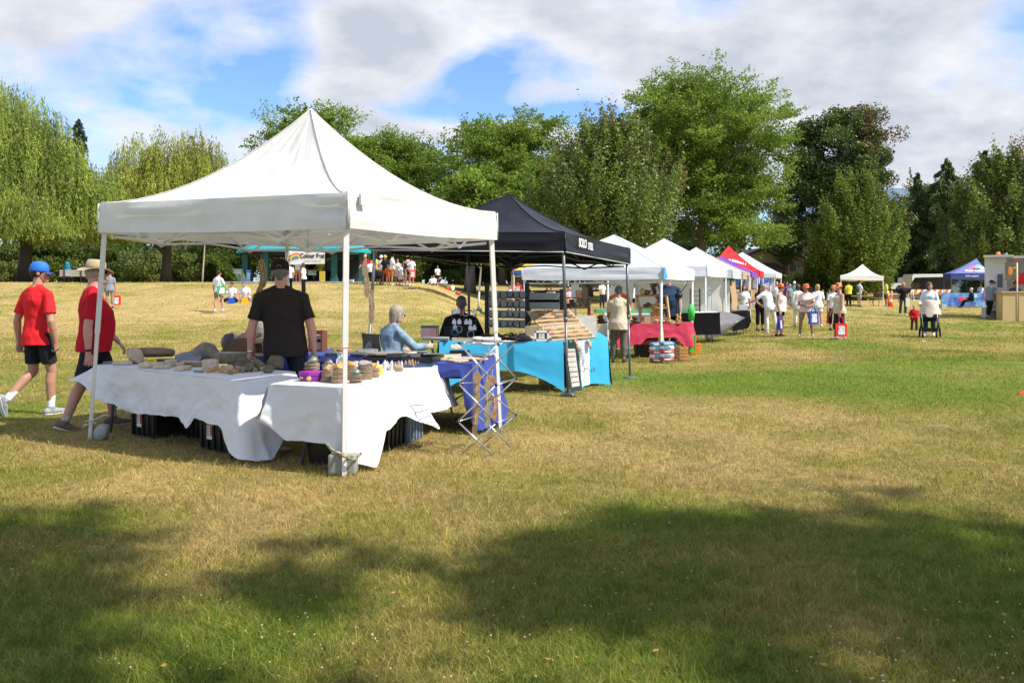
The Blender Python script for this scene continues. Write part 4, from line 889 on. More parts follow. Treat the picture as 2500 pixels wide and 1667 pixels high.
    for i,(sd,(a,k,an)) in enumerate(J.items()):
        ad=L[i][2]; f=(V3(sd*.12,1,0)-ad*V3(sd*.12,1,0).dot(ad)).normalized()
        if ad.z>-.35: f=V3(0,.2,1) if ad.y>.3 else V3(0,1,-.2)
        if len(legs[i])>2: f=Vector(legs[i][2])
        f=f.normalized(); dn=(ad-f*ad.dot(f)).normalized(); FT[sd]=(an,f,dn,ad)
        heel=an-f*.045*s+dn*.045*s; toe=an+f*.155*s+dn*.055*s; mb.cap(heel,.032*s,toe,.026*s,fl=.8); mb.cap(an,.036*s,an+dn*.04*s,.036*s)
    link('body',remesh(mb,vox,3 if vox<.01 else 2),SK[skin],root)
    gr=.016*s if vox<.012 else .02*s
    if top:
        mb=MB(); lo=-.085-hem
        S_=[(lo,)+tuple(secs[0][1:])]+[q for q in secs if q[0]>max(lo,-.1)]; out=[]
        S_=[q for q in S_ if q[0]<(.52 if sleeve>0 else .46)]
        for j,(z,rx,ry,f) in enumerate(S_):
            fl=1.05+.5*max(0,hem) if j==0 else 1; lw=max(0,.16-z)*.06; out.append((T_(z,f),rt_*(rx*fl*s+gr*1.15+lw),fw*(ry*fl*s+gr*1.15+lw*1.5)))
        if sleeve>0: out.append((T_(.535,-.005),rt_*.078*s,fw*.068*s))
        mb.loft(out,30)
        for sd,(sh,el_,wr,ed,wd) in AR.items():
            ag=.6+.4*g; ar=.066*s*ag
            if sleeve>0:
                mb.cap(T_(.415)+rt_*sd*sw*.5,.080*s*ag,sh,.060*s*ag); mb.cap(T_(.515,-.014)+rt_*sd*.04*s,.054*s,sh+V3(0,0,.014*s),.046*s)
                e1=min(1,sleeve/.5)*.9 if sleeve<.9 else 1
                u_=V3(1,0,0) if abs(ed.x)<.8 else V3(0,1,0); u_=(u_-ed*u_.dot(ed)).normalized(); v_=ed.cross(u_)
                p1=sh+ed*UA*(sleeve*1.45 if sleeve<=.5 else 1); r1=(.067 if sleeve<=.5 else .052)*s*ag
                mb.loft([(sh,u_*.060*s*ag,v_*.062*s*ag),(sh.lerp(p1,.5),u_*.062*s*ag,v_*.064*s*ag),(p1,u_*r1,v_*r1)],12)
                if sleeve>.6: 
                    mb.cap(el_,.055*s*ag,el_.lerp(wr,(sleeve-.5)*2*.95),.042*s*ag)
            else: mb.cap(T_(.40)+rt_*sd*sw*.55,.055*s,T_(.50)+rt_*sd*sw*.55,.022*s)
        link('shirt' if sleeve>0 else 'tank_top',remesh(mb,vox,7 if vox<.01 else 2,fold=fold,seed=pos[0]*3),top,root)
    kind,bm__,ln=bottom
    if bm__:
        mb=MB()
        if kind in('shorts','pants'):
            out=[(T_(z,f),rt_*(rx*s+gr*.8),fw*(ry*s+gr*.8)) for z,rx,ry,f in secs if z<.12]; 
            out.insert(0,(T_(-.14,-.01),rt_*.10*s*g,fw*.08*s*g)); mb.loft(out,18)
            for sd,(a,k,an) in J.items():
                lg=.55+.45*g; t1=(k-a).normalized(); u_=V3(1,0,0); u_=(u_-t1*u_.dot(t1)).normalized(); v_=t1.cross(u_)
                e=min(1,ln); p1=a+t1*TH*(e if ln<1 else 1.0); 
                r0=.095*s*lg; r1=(.084 if ln<1 else .068)*s*lg; mb.cap(a,r0*.98,a.lerp(p1,.3),r0*.95)
                mb.loft([(a,u_*r0,v_*r0),(a.lerp(p1,.5),u_*(r0+r1)*.5,v_*(r0+r1)*.5),(p1,u_*r1,v_*r1)],14)
                if ln>1:
                    t2=(an-k).normalized(); u2=V3(1,0,0); u2=(u2-t2*u2.dot(t2)).normalized(); v2=t2.cross(u2); mb.cap(k,.072*s*lg,k.lerp(an,.2),.073*s*lg)
                    p2=k+t2*SH*(ln-1); mb.loft([(k,u2*.072*s*lg,v2*.074*s*lg),(k.lerp(p2,.45),u2*.072*s*lg,v2*.078*s*lg),(p2,u2*.062*s*lg,v2*.066*s*lg)],14)
        else:
            a=T_(.08); b_=V3(hip.x,hip.y,max(.05,hip.z-ln*.8*s)); mb.loft([(a,rt_*.15*s*g,fw*.11*s*g),(hip,rt_*.18*s*g,fw*.14*s*g),(b_,rt_*.26*s*g,fw*.22*s*g)],18)
        link(kind,remesh(mb,vox,6 if vox<.01 else 2,fold=fold*.8,seed=pos[1]),bm__,root)
    for sd,(an,f,dn,ad) in FT.items():
        if socks:
            mb=MB(); mb.cap(an-ad*socks[1]*s,.045*s,an,.041*s); mb.cap(an,.041*s,an+dn*.03*s,.041*s); link('sock',remesh(mb,vox*.8,1),socks[0],root)
        if shoes:
            mb=MB(); heel=an-f*.05*s+dn*.046*s; toe=an+f*.168*s+dn*.055*s
            mb.cap(heel,.040*s,an+f*.05*s+dn*.045*s,.042*s); mb.cap(an+f*.04*s+dn*.045*s,.043*s,toe,.032*s,fl=.85); mb.cap(an,.043*s,an+dn*.03*s,.044*s)
            sh_=link('shoe',remesh(mb,vox*.8,2),shoes,root)
            if vox<.012:
                r_=f.cross(dn).normalized(); mb=MB(); mb.loft([(heel+dn*.030*s+f*-.028*s,r_*.03*s,dn*.010*s),(heel+dn*.030*s,r_*.040*s,dn*.011*s),(an+f*.05*s+dn*.082*s,r_*.040*s,dn*.011*s),(toe+dn*.016*s,r_*.036*s,dn*.011*s),(toe+dn*.012*s+f*.028*s,r_*.020*s,dn*.009*s)],14); mb.build('sole',SOLE,sh_)
    # ---- hair
    if hair:
        mb=MB(); hm_,st=hair
        if st in('short','cropped'):
            q=.006 if st=='cropped' else .013; hz_=.066 if hat else .092; mb.ell(Hh(0,-.026,.040 if not hat else .012),(.078+q)*s,(.086+q)*s,(hz_+q)*s,n=16,m=10,Mx=M3); mb.cap(Hh(0,-.06,-.02),.050*s,Hh(0,-.055,-.055),.035*s)
        elif st=='bob':
            mb.ell(Hh(0,-.026,.040),.096*s,.108*s,.106*s,n=16,m=10,Mx=M3); mb.cap(Hh(0,-.045,.0),.088*s,Hh(0,-.04,-.085),.070*s)
            for e in(-1,1): mb.cap(Hh(e*.07,-.005,.01),.03*s,Hh(e*.068,0,-.08),.024*s)
        elif st=='long':
            mb.ell(Hh(0,-.024,.040),.092*s,.104*s,.104*s,n=16,m=10,Mx=M3); mb.loft([(Hh(0,-.04,.02),hr*.09*s,hf*.07*s),(Hh(0,-.055,-.10),hr*.088*s,hf*.05*s),(Hh(0,-.085,-.22),hr*.075*s,hf*.03*s),(Hh(0,-.09,-.30),hr*.04*s,hf*.02*s)],12)
            for e in(-1,1): mb.cap(Hh(e*.072,0,.01),.026*s,Hh(e*.075,-.01,-.16),.018*s)
        elif st=='bun':
            mb.ell(Hh(0,-.026,.040),.088*s,.100*s,.102*s,n=16,m=10,Mx=M3); mb.ell(Hh(0,-.12,.06),.035*s,.035*s,.035*s)
        link('hair',remesh(mb,min(vox,.012)*.8,1,fold=.004 if vox<.012 else 0),HAIR[hm_],root)
    if hat:
        hk,hm1=hat[:2]; M=Matrix.Translation(Hh(0,-.012,.050 if hk!='cap' else .036))@M3@Matrix.Rotation(-.10,4,'X')@Matrix.Scale(s,4)
        if hk in('cap','capback'):
            sg=1 if hk=='cap' else -1
            mb=revolve([(.094,-.014),(.096,.0),(.095,.030),(.087,.066),(.062,.094),(.026,.107),(.004,.109)],24,.95,1.08); mb.v=[tuple(M@Vector(v)) for v in mb.v]; ht=mb.build('cap',hm1,root)
            mb=MB(); U=[];D_=[]
            for k in range(13):
                a=math.radians(-62+124*k/12); xx=math.sin(a)*.084; U.append((xx,sg*(.075+.02*math.cos(a)),-.006)); D_.append((xx*1.02,sg*(.062+.105*math.cos(a*1.15)**.8),-.018-.018*(abs(xx)/.08)**2+.0))
            for k in range(12):
                q=[Vector(U[k]),Vector(U[k+1]),Vector(D_[k+1]),Vector(D_[k])]; mb.hexa([v-V3(0,0,.003) for v in q],[v+V3(0,0,.002) for v in q])
            mb.v=[tuple(M@Vector(v)) for v in mb.v]; mb.build('brim',hat[2] if len(hat)>2 else hm1,ht)
            if len(hat)>3: 
                mb=MB(); mb.tube([M@V3(math.cos(math.radians(a))*.024,-.103,.004+math.sin(math.radians(a))*.020) for a in range(0,181,20)],.0028,5); mb.build('adjuster_strap',hat[3],ht)
        else:
            rb,rz=(.165,-.022) if hk=='brim' else (.125,-.03)
            mb=revolve([(.090,-.006),(.092,.03),(.085,.070),(.070,.090),(.030,.096),(.004,.094)],24,.95,1.08); mb.v=[tuple(M@Vector(v)) for v in mb.v]; ht=mb.build('crown',hm1,root)
            mb=MB(); n=32
            for k in range(n):
                def pt(i,r): 
                    a=2*math.pi*i/n; w_=.020*math.sin(2*a+.6)*(r>.1)+(.016*abs(math.cos(a))**3 if hk=='brim' and r>.1 else 0); return V3(math.cos(a)*r*.96,math.sin(a)*r*1.05,(-.004 if r<.1 else rz)+w_)
                q=[pt(k,.088),pt(k,rb),pt(k+1,rb),pt(k+1,.088)]; mb.hexa([v-V3(0,0,.0025) for v in q],[v+V3(0,0,.0025) for v in q])
            mb.v=[tuple(M@Vector(v)) for v in mb.v]; mb.build('brim',hat[2] if len(hat)>2 else hm1,ht)
    if face:
        for e in (-1,1):
            mb=MB(); mb.ell(Hh(e*.031,.074,.008),.012*s,.010*s,.006*s,n=8,m=6,Mx=M3); mb.build('eye',EYE,root)
            mb=MB(); mb.cap(Hh(e*.018,.086,.030),.004*s,Hh(e*.046,.074,.030),.003*s,n=6); mb.build('eyebrow',HAIR[hair[0]] if hair else EYE,root)
        mb=MB(); mb.cap(Hh(-.016,.088,-.052),.0035*s,Hh(.016,.088,-.052),.0035*s,n=6); mb.build('lips',mat('lips',(.40,.15,.12)),root)
    if glasses:
        mb=MB()
        for e in(-1,1): mb.ell(Hh(e*.033,.092,.010),.028*s,.006*s,.019*s,n=12,m=6,Mx=M3); mb.tube([Hh(e*.062,.085,.014),Hh(e*.082,.0,.014)],.003*s,5)
        mb.tube([Hh(-.012,.098,.014),Hh(.012,.098,.014)],.003*s,5); mb.build('sunglasses',glasses,root)
    if band:
        sd=band[0]; sh,el_,wr,ed,wd=AR[sd]; mb=MB(); mb.tube([wr-wd*(.035)*s,wr-wd*.012*s],.031*s,12); mb.build('wristband',band[1],root)
    MW=Matrix.Translation(root.location)@Matrix.Rotation(math.radians(head),4,'Z')
    info=dict(root=root,AR={k:[MW@v for v in q[:3]] for k,q in AR.items()},hc=MW@hc,T=lambda z,f=0,x=0:MW@(T_(z,f)+rt_*x*s),R=(MW.to_3x3()@rt_),FW=(MW.to_3x3()@fw))
    return info
def tote(label,hold,m,pic=None,w=.34,hh=.40,hg=.22,rz=0,group=None,n_='tote_bag'):
    """bag hanging from a hand at point hold"""
    b=empty(n_,(hold.x,hold.y,hold.z-hg-hh),rz,label,'bag',group); mb=MB(); d_=.05
    mb.hexa([(-w/2,-d_,0),(w/2,-d_,0),(w/2,d_,0),(-w/2,d_,0)],[(-w/2*1.02,-.02,hh),(w/2*1.02,-.02,hh),(w/2*1.02,.02,hh),(-w/2*1.02,.02,hh)]); mb.build('body',m,b)
    for y in(-.022,.022):
        mb=MB(); mb.tube([(-w*.25,y,hh-.02),(-w*.15,y*.8,hh+hg*.7),(0,y*.3,hh+hg),(w*.15,y*.8,hh+hg*.7),(w*.25,y,hh-.02)],.009,5); mb.build('handle',m,b)
    if pic:
        for s_ in(-1,1):
            mb=MB(); y0=(-d_-.006)*1; y1=-.03
            mb.add([(-w*.30,s_*(.05+.004),hh*.14),(w*.30,s_*(.05+.004),hh*.14),(w*.30,s_*(.029+.006),hh*.80),(-w*.30,s_*(.029+.006),hh*.80)],[(0,1,2,3)]); mb.build('print',pic,b)
    return b
CR=cloth('shirt_red',(.70,.022,.028)); CR2=cloth('shirt_crimson',(.46,.010,.022)); CK=cloth('shirt_black',(.028,.022,.020)); CKS=cloth('shorts_black',(.020,.020,.024)); CW=cloth('cloth_white',(.78,.78,.78),var=.05); CWO=cloth('cloth_offwhite',(.70,.66,.58),var=.06); CDG=cloth('cloth_darkgrey',(.08,.08,.09)); CGY=cloth('cloth_grey',(.22,.23,.26)); CBG=cloth('cloth_beige',(.62,.52,.38)); COR=cloth('cloth_orange',(.80,.18,.03)); CNV=cloth('cloth_navy',(.02,.04,.08)); CPK=cloth('cloth_pink',(.70,.42,.42)); CYL=cloth('cloth_yellow',(.70,.60,.05)); CLI=cloth('cloth_lime',(.55,.70,.08)); CTE=cloth('cloth_teal',(.05,.30,.35)); CGN=cloth('trousers_greygreen',(.11,.125,.095)); CPU=cloth('cloth_lilac',(.48,.30,.62)); CKH=cloth('cloth_khaki',(.28,.22,.15)); CJN=cloth('jeans',(.05,.08,.14)); CDK=cloth('cloth_black',(.012,.012,.014)); CMR=cloth('cloth_maroon',(.16,.03,.04))
BR=cloth('tote_red',(.75,.04,.03)); BBL=cloth('tote_blue',(.03,.08,.45)); BGR=cloth('tote_green',(.03,.35,.15)); PICM=mat('print_white',(.70,.68,.66),c2=(.12,.12,.14),scale=14,thr=(.56,8))
HATR=mat('hat_red_print',(.75,.08,.03),c2=(.85,.40,.10),scale=18,thr=(.55,8)); HATM=mat('hat_flower_print',(.70,.05,.10),c2=(.75,.62,.10),scale=22,thr=(.52,6))
YBAND=mat('wristband_yellow',(.85,.60,.03)); HATB=cloth('hat_khaki',(.42,.34,.22)); STRAW=cloth('hat_straw',(.60,.42,.20))
def ground(px,py=None,d=None):
    if d is None:
        d=3.0
        for _ in range(4000):   # march down the ray to the lawn
            z=CH-(py-HZ)/F*d
            if z<=tz(X(px,d),d): break
            d+=.02*max(1,d/10)
    return G(px,d)
FINE=.0065
# cap man, striding to the right/away
p_=G(92,10.4)
person('young man in red t-shirt and blue baseball cap walking past at the far left',p_,-24,h=1.83,g=.98,skin=1,top=CR,sleeve=.5,hem=.04,bottom=('shorts',CKS,.78),shoes=SHG,socks=(CW,.12),hair=('dark','cropped'),
  hat=('cap',mat('cap_blue',(.02,.14,.55)),mat('cap_navy',(.03,.04,.18))),arms=[((-.22,-.20,-1),(-.02,.10,-1)),((.30,-.14,-1),(-.08,.30,-1))],legs=[((-.04,.06,-1),(-.22,-.95,-1.0),(-.1,.35,-1)),((.05,.22,-1),(0,-.02,-1),(.1,1,-.02))],look=-52,vox=FINE,fold=.006,face=True,curl=.9)
p_=G(228,9.45)
ti=person('heavyset man in red t-shirt and tan sun hat behind the left canopy leg',p_,-62,h=1.84,g=1.16,belly=.055,skin=2,top=CR2,sleeve=.5,hem=.03,bottom=('shorts',CKS,.92),shoes=SHB,socks=(mat('sock_grey',(.42,.42,.42),wave=30,var=.3),.17),hair=('grey','cropped'),
  hat=('brim',HATB),arms=[((-.18,.34,-1),(-.05,.72,-.85)),((.16,-.18,-1),(.02,.02,-1))],legs=[((-.02,.42,-1),(0,.05,-1),(0,1,-.02)),((.02,-.24,-1),(0,-.42,-1),(0,1,-.35))],vox=FINE,fold=.006,face=True,glasses=SUNG,band=(1,PBK),curl=.45,palm=[(0,-.3,-1),None])
# chin cord of the hat
mb=MB(); r_=ti['root']; q=ti['hc']; mb.tube([q+Vector((.05,-.07,.04))-r_.location,q+Vector((.07,-.05,-.08))-r_.location,q+Vector((.10,-.02,-.13))-r_.location],.004,5); cd_=mb.build('chin_cord',PBK,r_); cd_.matrix_parent_inverse=Matrix.Rotation(math.radians(62),4,'Z')
# man in black
p_=G(696,8.85)
bm=person('broad man in black t-shirt and black cap standing behind the mineral tables, seen from behind',p_,8,h=1.80,g=1.17,lean=(-.07,0,1),skin=2,top=CK,sleeve=.5,hem=.05,bottom=('pants',cloth('jeans_dark',(.025,.03,.04)),1.93),shoes=SOLE,hair=('greydark','cropped'),
  hat=('cap',cloth('cap_black',(.02,.017,.016)),cloth('cap_black2',(.02,.017,.016)),mat('strap_tan',(.25,.18,.10))),arms=[((-.30,-.05,-1),(-.06,.04,-1)),((.30,-.05,-1),(.10,.06,-1))],legs=[((-.10,0,-1),(-.05,-.02,-1)),((.10,0,-1),(.06,-.02,-1))],vox=FINE,fold=.007,curl=1.25,band=(-1,mat('silver',(.6,.6,.6),metal=.8,rough=.3)),palm=[(.6,-.7,0),(-.2,-.9,0)],nod=.05)
# ============================================================ tables, cloths and goods
TBL=mat('table_plastic',(.35,.35,.34)); STL=mat('table_steel',(.14,.14,.15),rough=.4,metal=.5)
CLW=mat('tablecloth_white',(.80,.80,.82),var=.03,scale=4,bump=.022,bscale=4.5,rough=.8,trans=.12,spec=.2)
CLB=mat('tablecloth_navy',(.035,.055,.26),var=.12,scale=4,bump=.004,rough=.8); CLC=mat('stretch_cloth_cyan',(.045,.40,.66),var=.05,scale=2,rough=.6,spec=.3)
CLR=mat('tablecloth_maroon',(.40,.02,.055),var=.1,scale=4,bump=.004,rough=.8); CLK=mat('tablecloth_black',(.008,.008,.009),var=.2,rough=1.0,spec=.05)
BOX=mat('tote_black_plastic',(.012,.012,.014),rough=.35,var=.2); CARD=mat('cardboard',(.42,.28,.16),var=.1); 
def table(label,FL,FR,BR,BL,z,top=TBL,thick=.035,group=None):
    Q=[Vector((q[0],q[1],0)) for q in (FL,FR,BR,BL)]; cen=sum(Q,Vector())/4; gz=tz(cen.x,cen.y); o=Vector((cen.x,cen.y,gz))
    t_=empty('folding_table',o,0,label,'table',group); zz=Vector((0,0,z)); mb=MB(); i_=[q.lerp(cen,.015)-Vector((cen.x,cen.y,0)) for q in Q]
    mb.hexa([q+zz-Vector((0,0,thick)) for q in i_],[q+zz for q in i_]); mb.build('tabletop',top,t_)
    for a,b in ((0,3),(1,2)):
        A_,B_=i_[a],i_[b]; k=(i_[1]-i_[0]).normalized()*(.28 if a==0 else -.28); A_=A_.lerp(B_,.08)+k; B_=B_.lerp(i_[a]+k,.08)+ (k if 1 else 0)
        for q in (A_,B_):
            g_=tz(q.x+o.x,q.y+o.y)-gz; mb=MB(); mb.tube([q+zz-Vector((0,0,.05)),q+Vector((0,0,z*.45))-k*.12,Vector((q.x,q.y,g_))-k*.30],.014,6); mb.build('leg',STL,t_)
        mb=MB(); mb.tube([A_+Vector((0,0,z*.4)),B_+Vector((0,0,z*.4))],.011,6); mb.build('crossbar',STL,t_)
    return t_,Q
def drape(name,label,Q,z,sides,m,group=None,amp=.03,cat='tablecloth',thick=0,seed=0,lift=.006,roundc=.02):
    """Q corner xy FL FR BR BL. sides: {i:[(s, drop, out, along)...]} along edge i (Q[i]->Q[i+1])"""
    cen=sum(Q,Vector())/4; o=Vector((cen.x,cen.y,0)); r=empty(name,(cen.x,cen.y,tz(cen.x,cen.y)),0,label,cat,group); o=r.location.copy(); V=[];Fc=[]
    zt=tz(cen.x,cen.y)+z+lift; N=24
    for i in range(N+1):
        for j in range(9):
            u=i/N;v=j/8; q=(Q[0].lerp(Q[1],u)).lerp(Q[3].lerp(Q[2],u),v); V.append(Vector((q.x,q.y,zt+.003*nz(u*6+seed,v*4)))-o)
    for i in range(N):
        for j in range(8): k=i*9+j; Fc.append((k,k+9,k+10,k+1))
    me=bpy.data.meshes.new('top_sheet'); me.from_pydata(V,[],Fc); me.polygons.foreach_set('use_smooth',[True]*len(Fc)); link('top_sheet',me,m,r)
    cols=[]; ks=sorted(sides); M_=20
    start=next((k for k in ks if (k-1)%4 not in ks),ks[0]); order=[(start+q)%4 for q in range(4) if (start+q)%4 in ks]; runs=[]
    for k in order:
        if runs and (runs[-1][-1]+1)%4==k: runs[-1].append(k)
        else: runs.append([k])
    for run in runs:
        cols=[]; per=0.0
        for ri,i in enumerate(run):
            a,b=Q[i],Q[(i+1)%4]; e=(b-a).normalized(); out=Vector((e.y,-e.x,0)); L_=(b-a).length; NS=max(24,int(L_*44)); cp=sorted(sides[i],key=lambda c:c[0])
            for k in range(NS+1):
                s_=max(cp[0][0],0)+(min(cp[-1][0],1)-max(cp[0][0],0))*k/NS
                for c0,c1 in zip(cp,cp[1:]):
                    if c0[0]<=s_<=c1[0]+1e-9: f=(s_-c0[0])/max(1e-6,c1[0]-c0[0]); fs=f*f*(3-2*f); dr,ou,al=[c0[w]+(c1[w]-c0[w])*fs for w in (1,2,3)]; break
                cols.append((a.lerp(b,s_),out,e,dr,ou,al,per+s_*L_))
            per+=L_
            if ri+1<len(run):
                nx=sorted(sides[run[ri+1]],key=lambda c:c[0])[0]; b2=Q[(i+2)%4]; e2=(b2-b).normalized(); o2=Vector((e2.y,-e2.x,0)); c_=cols[-1]
                for k in range(1,10):
                    f=k/10; oo=(out*(1-f)+o2*f).normalized(); ee=(e*(1-f)+e2*f).normalized(); cols.append((b,oo,ee,c_[3]+(nx[1]-c_[3])*f,c_[4]+(nx[2]-c_[4])*f+.01*math.sin(math.pi*f),c_[5]*(1-f)+nx[3]*f,per+.25*f))
                per+=.25
        V=[];Fc=[]
        for base,out,e,dr,ou,al,x in cols:
            for j in range(M_+1):
                v=j/M_; f_=.8*nz(x*3.2+seed,v*1.2,seed)+.5*nz(x*8+seed+v*2,v*2.2+seed)+.14*nz(x*17,v*8); fl=.9*(1-abs(2*nz(x*3.3+seed*2,v*1.4+x)))**3
                cr=.5*nz(x*5+v*4,seed+v*6)
                q=base+out*(.012+ou*(v**1.35)+amp*(v**.7)*(f_*1.5+fl*.5)+amp*.5*cr*math.sin(v*3.1)*v)+e*(al*v**1.4)
                zz=zt-dr*(v+.05*f_*v); gzq=tz(q.x,q.y)+.012; V.append(Vector((q.x,q.y,max(zz,gzq+.02*v)))-o)
        for k in range(len(cols)-1):
            for j in range(M_): w=k*(M_+1)+j; Fc.append((w,w+1,w+M_+2,w+M_+1))
        me=bpy.data.meshes.new('drop'); me.from_pydata(V,[],Fc); me.polygons.foreach_set('use_smooth',[True]*len(Fc)); link('drop',me,m,r)
    return r
def V2(px,py,z): q=PZ(px,py,z); return Vector((q.x,q.y,0))
ZT=.70
# table under the left cloth
Q1=[V2(236,892,ZT),V2(588,933,ZT),V2(718,908,ZT),V2(345,878,ZT)]
table('long folding table under the left white cloth',*Q1,z=ZT-.005)
drape('tablecloth','wrinkled white tablecloth on the left table, one corner trailing on the grass',Q1,ZT,{
 0:[(-.02,.16,.16,-.05),(.10,.36,.03,.02),(.28,.43,.0,0),(.60,.40,.02,0),(.728,.46,.05,.0),(.734,.37,.01,.0),(.88,.40,.03,0),(1.0,.60,.08,.02)],
 1:[(0,.69,.16,.0),(.12,.69,.22,-.02),(.34,.50,.26,.02),(.62,.30,.22,.05),(1.0,.22,.12,.05)],
 3:[(0,.30,.1,0),(.5,.25,.22,.05),(1.0,.16,.30,0)]},CLW,amp=.034,seed=1)
# right table
Q2=[V2(658,940,ZT),V2(846,948,ZT),V2(1080,889,ZT),V2(925,884,ZT)]
table('long folding table under the right white cloth',*Q2,z=ZT-.005)
drape('tablecloth','white tablecloth blown aside on the right table behind the canopy leg',Q2,ZT,{
 0:[(-.02,.30,.05,-.05),(.25,.44,-.04,0),(.5,.46,-.02,0),(.72,.46,-.02,0),(.88,.55,-.03,0),(1.02,.62,-.03,0)],
 1:[(0,.62,-.02,.0),(.09,.66,.14,.0),(.20,.42,.14,.03),(.34,.34,.12,.05),(.50,.46,.24,.02),(.57,.52,.30,.0),(.66,.42,.14,-.02),(.85,.42,.14,0),(1.0,.46,.18,.05)],
 2:[(0,.4,.1,0),(.5,.3,.05,0),(1,.2,.05,0)],3:[(0,.2,.12,0),(.5,.22,.1,0),(1.0,.30,.12,.0)]},CLW,amp=.034,seed=5)
Q3=[V2(772,884,.72),V2(1152,889,.72),V2(1212,866,.72),V2(800,858,.72)]
table('folding table under the navy cloth with stone slabs',*Q3,z=.715)
drape('tablecloth','deep blue tablecloth on the middle table, hanging to the grass at its right end',Q3,.72,{0:[(0,.4,.05,-.1),(.3,.25,0,0),(.75,.16,0,0),(.93,.14,0,0),(.97,.50,.05,0),(1.0,.68,.12,.05)],1:[(0,.68,.12,-.05),(.5,.70,.20,0),(1,.70,.1,.15)],3:[(0,.3,.05,0),(1,.3,.05,0)],2:[(0,.3,0,0),(1,.3,0,0)]},CLB,amp=.03,seed=9)
Q4=[V2(560,874,.72),V2(792,872,.72),V2(812,852,.72),V2(592,852,.72)]
table('folding table under the rear blue cloth',*Q4,z=.715)
drape('tablecloth','blue tablecloth on the rear table beneath the wooden crates',Q4,.72,{0:[(0,.3,.02,0),(.5,.35,.02,0),(1,.3,.02,0)],1:[(0,.5,.05,0),(1,.4,.05,0)],3:[(0,.3,.03,0),(1,.3,.03,0)]},CLB,amp=.02,seed=12)
# ---- rocks
def rockmesh(size,seed,facets=4,rough=.12,sub=3,flat=None):
    rs=np.random.default_rng(seed); import bmesh
    b=bmesh.new(); bmesh.ops.create_icosphere(b,subdivisions=sub,radius=1)
    pl=[(Vector(rs.normal(size=3)).normalized(),rs.uniform(.48,.85)) for _ in range(facets*2)]
    for v in b.verts:
        n_=v.co.normalized(); r_=1+rough*(nz(n_.x*2+seed,n_.y*2,n_.z*2)*1.6+.5*nz(n_.x*6,n_.y*6+seed,n_.z*6)); q=n_*r_
        for p_,dd in pl:
            e=q.dot(p_)-dd
            if e>0: q-=p_*e
        if flat is not None and q.z>flat: q.z=flat
        if q.z<-.55: q.z=-.55
        v.co=Vector((q.x*size[0],q.y*size[1],(q.z+.55)*size[2]))
    me=bpy.data.meshes.new('rock'); b.to_mesh(me); b.free(); me.polygons.foreach_set('use_smooth',[sub>2]*len(me.polygons)); return me
RK=dict(grey=mat('stone_grey',(.13,.115,.10),c2=(.33,.29,.24),scale=14,bump=.004),brown=mat('stone_brown',(.17,.12,.075),c2=(.34,.25,.16),scale=18,bump=.005),cream=mat('stone_cream',(.45,.34,.20),c2=(.72,.62,.45),scale=22,bump=.004,detail=8),
 dark=mat('stone_dark',(.05,.045,.05),c2=(.13,.12,.125),scale=12,bump=.003,rough=.4),pinkish=mat('stone_pinkish',(.45,.28,.18),c2=(.60,.48,.36),scale=20,bump=.004),moss=mat('stone_olive',(.08,.075,.045),c2=(.20,.17,.10),scale=16,bump=.006),amber=mat('stone_amber',(.42,.16,.03),c2=(.68,.40,.14),scale=26,rough=.3),
 slate=mat('cut_face_slate',(.14,.15,.19),c2=(.24,.25,.30),scale=10,rough=.25),green=mat('stone_green',(.08,.14,.10),c2=(.20,.24,.18),scale=12,rough=.3),red=mat('stone_red',(.30,.08,.05),c2=(.45,.25,.16),scale=14,rough=.3))
def onTable(px,py,z=ZT): q=PZ(px,py,z); return Vector((q.x,q.y,z+.008))
def rock(label,px,py,size,m,seed=0,z=ZT,rz=0,facets=4,cat='stone',name='stone',group=None,flat=None,cut=None,tilt=0,rough=.12):
    q=onTable(px,py,z); me=rockmesh(size,seed,facets,rough,flat=flat); o=link(name,me,RK[m],label=label,cat=cat,group=group,loc=q,rz=rz)
    if tilt: o.rotation_euler=(tilt,0,rz)
    return o
def slab(label,px,py,rx,ry,th,m,seed=0,z=ZT,rz=0,tilt=0,face=None,name='stone_plate',cat='slab',group=None,at=None,n=18,lift=0):
    q=at if at is not None else onTable(px,py,z); q=q+Vector((0,0,lift)); rs=np.random.default_rng(seed); mb=MB(); pr=[1+.18*nz(math.cos(k*6.283/n)*1.4+seed,math.sin(k*6.283/n)*1.4,seed) + rs.uniform(-.03,.03) for k in range(n)]
    def ring(z_,s_): return [Vector((math.cos(k*6.283/n)*rx*pr[k]*s_,math.sin(k*6.283/n)*ry*pr[k]*s_,z_)) for k in range(n)]
    R_=[ring(0,.94),ring(th*.25,1.0),ring(th*.8,1.0),ring(th,.95)]; vs=[v for r_ in R_ for v in r_]; fs=[]
    for i in range(3):
        for k in range(n): a=i*n+k;b=i*n+(k+1)%n; fs.append((a,b,b+n,a+n))
    mb.add(vs,fs); mb.add(R_[0],[tuple(reversed(range(n)))]); mb.cur=1; mb.add(R_[3],[tuple(range(n))])
    o=link(name,mb.mesh(name),[RK[m],RK[face] if face else RK[m]],label=label,cat=cat,group=group); o.location=q; o.rotation_euler=(tilt,0,rz); return o
TG='rough stones on the left table'
slab('big flat slab with slate-blue polished top, at the back of the left table',368,880,.27,.13,.075,'brown',3,rz=.12,tilt=-.22,face='slate',group=TG,lift=.045)
rock('dark cut boulder with purple-grey face, middle back of the left table',487,886,(.19,.11,.15),'grey',7,facets=6,rough=.2,group=TG); slab('smooth dark face leaning on the cut boulder',462,888,.15,.10,.02,'dark',4,rz=.2,tilt=.6,face='slate',group=TG,lift=.05)
slab('thick bark-edged block with blue-grey top right of the cut boulder',557,888,.20,.10,.115,'brown',5,face='slate',group=TG,rz=-.1)
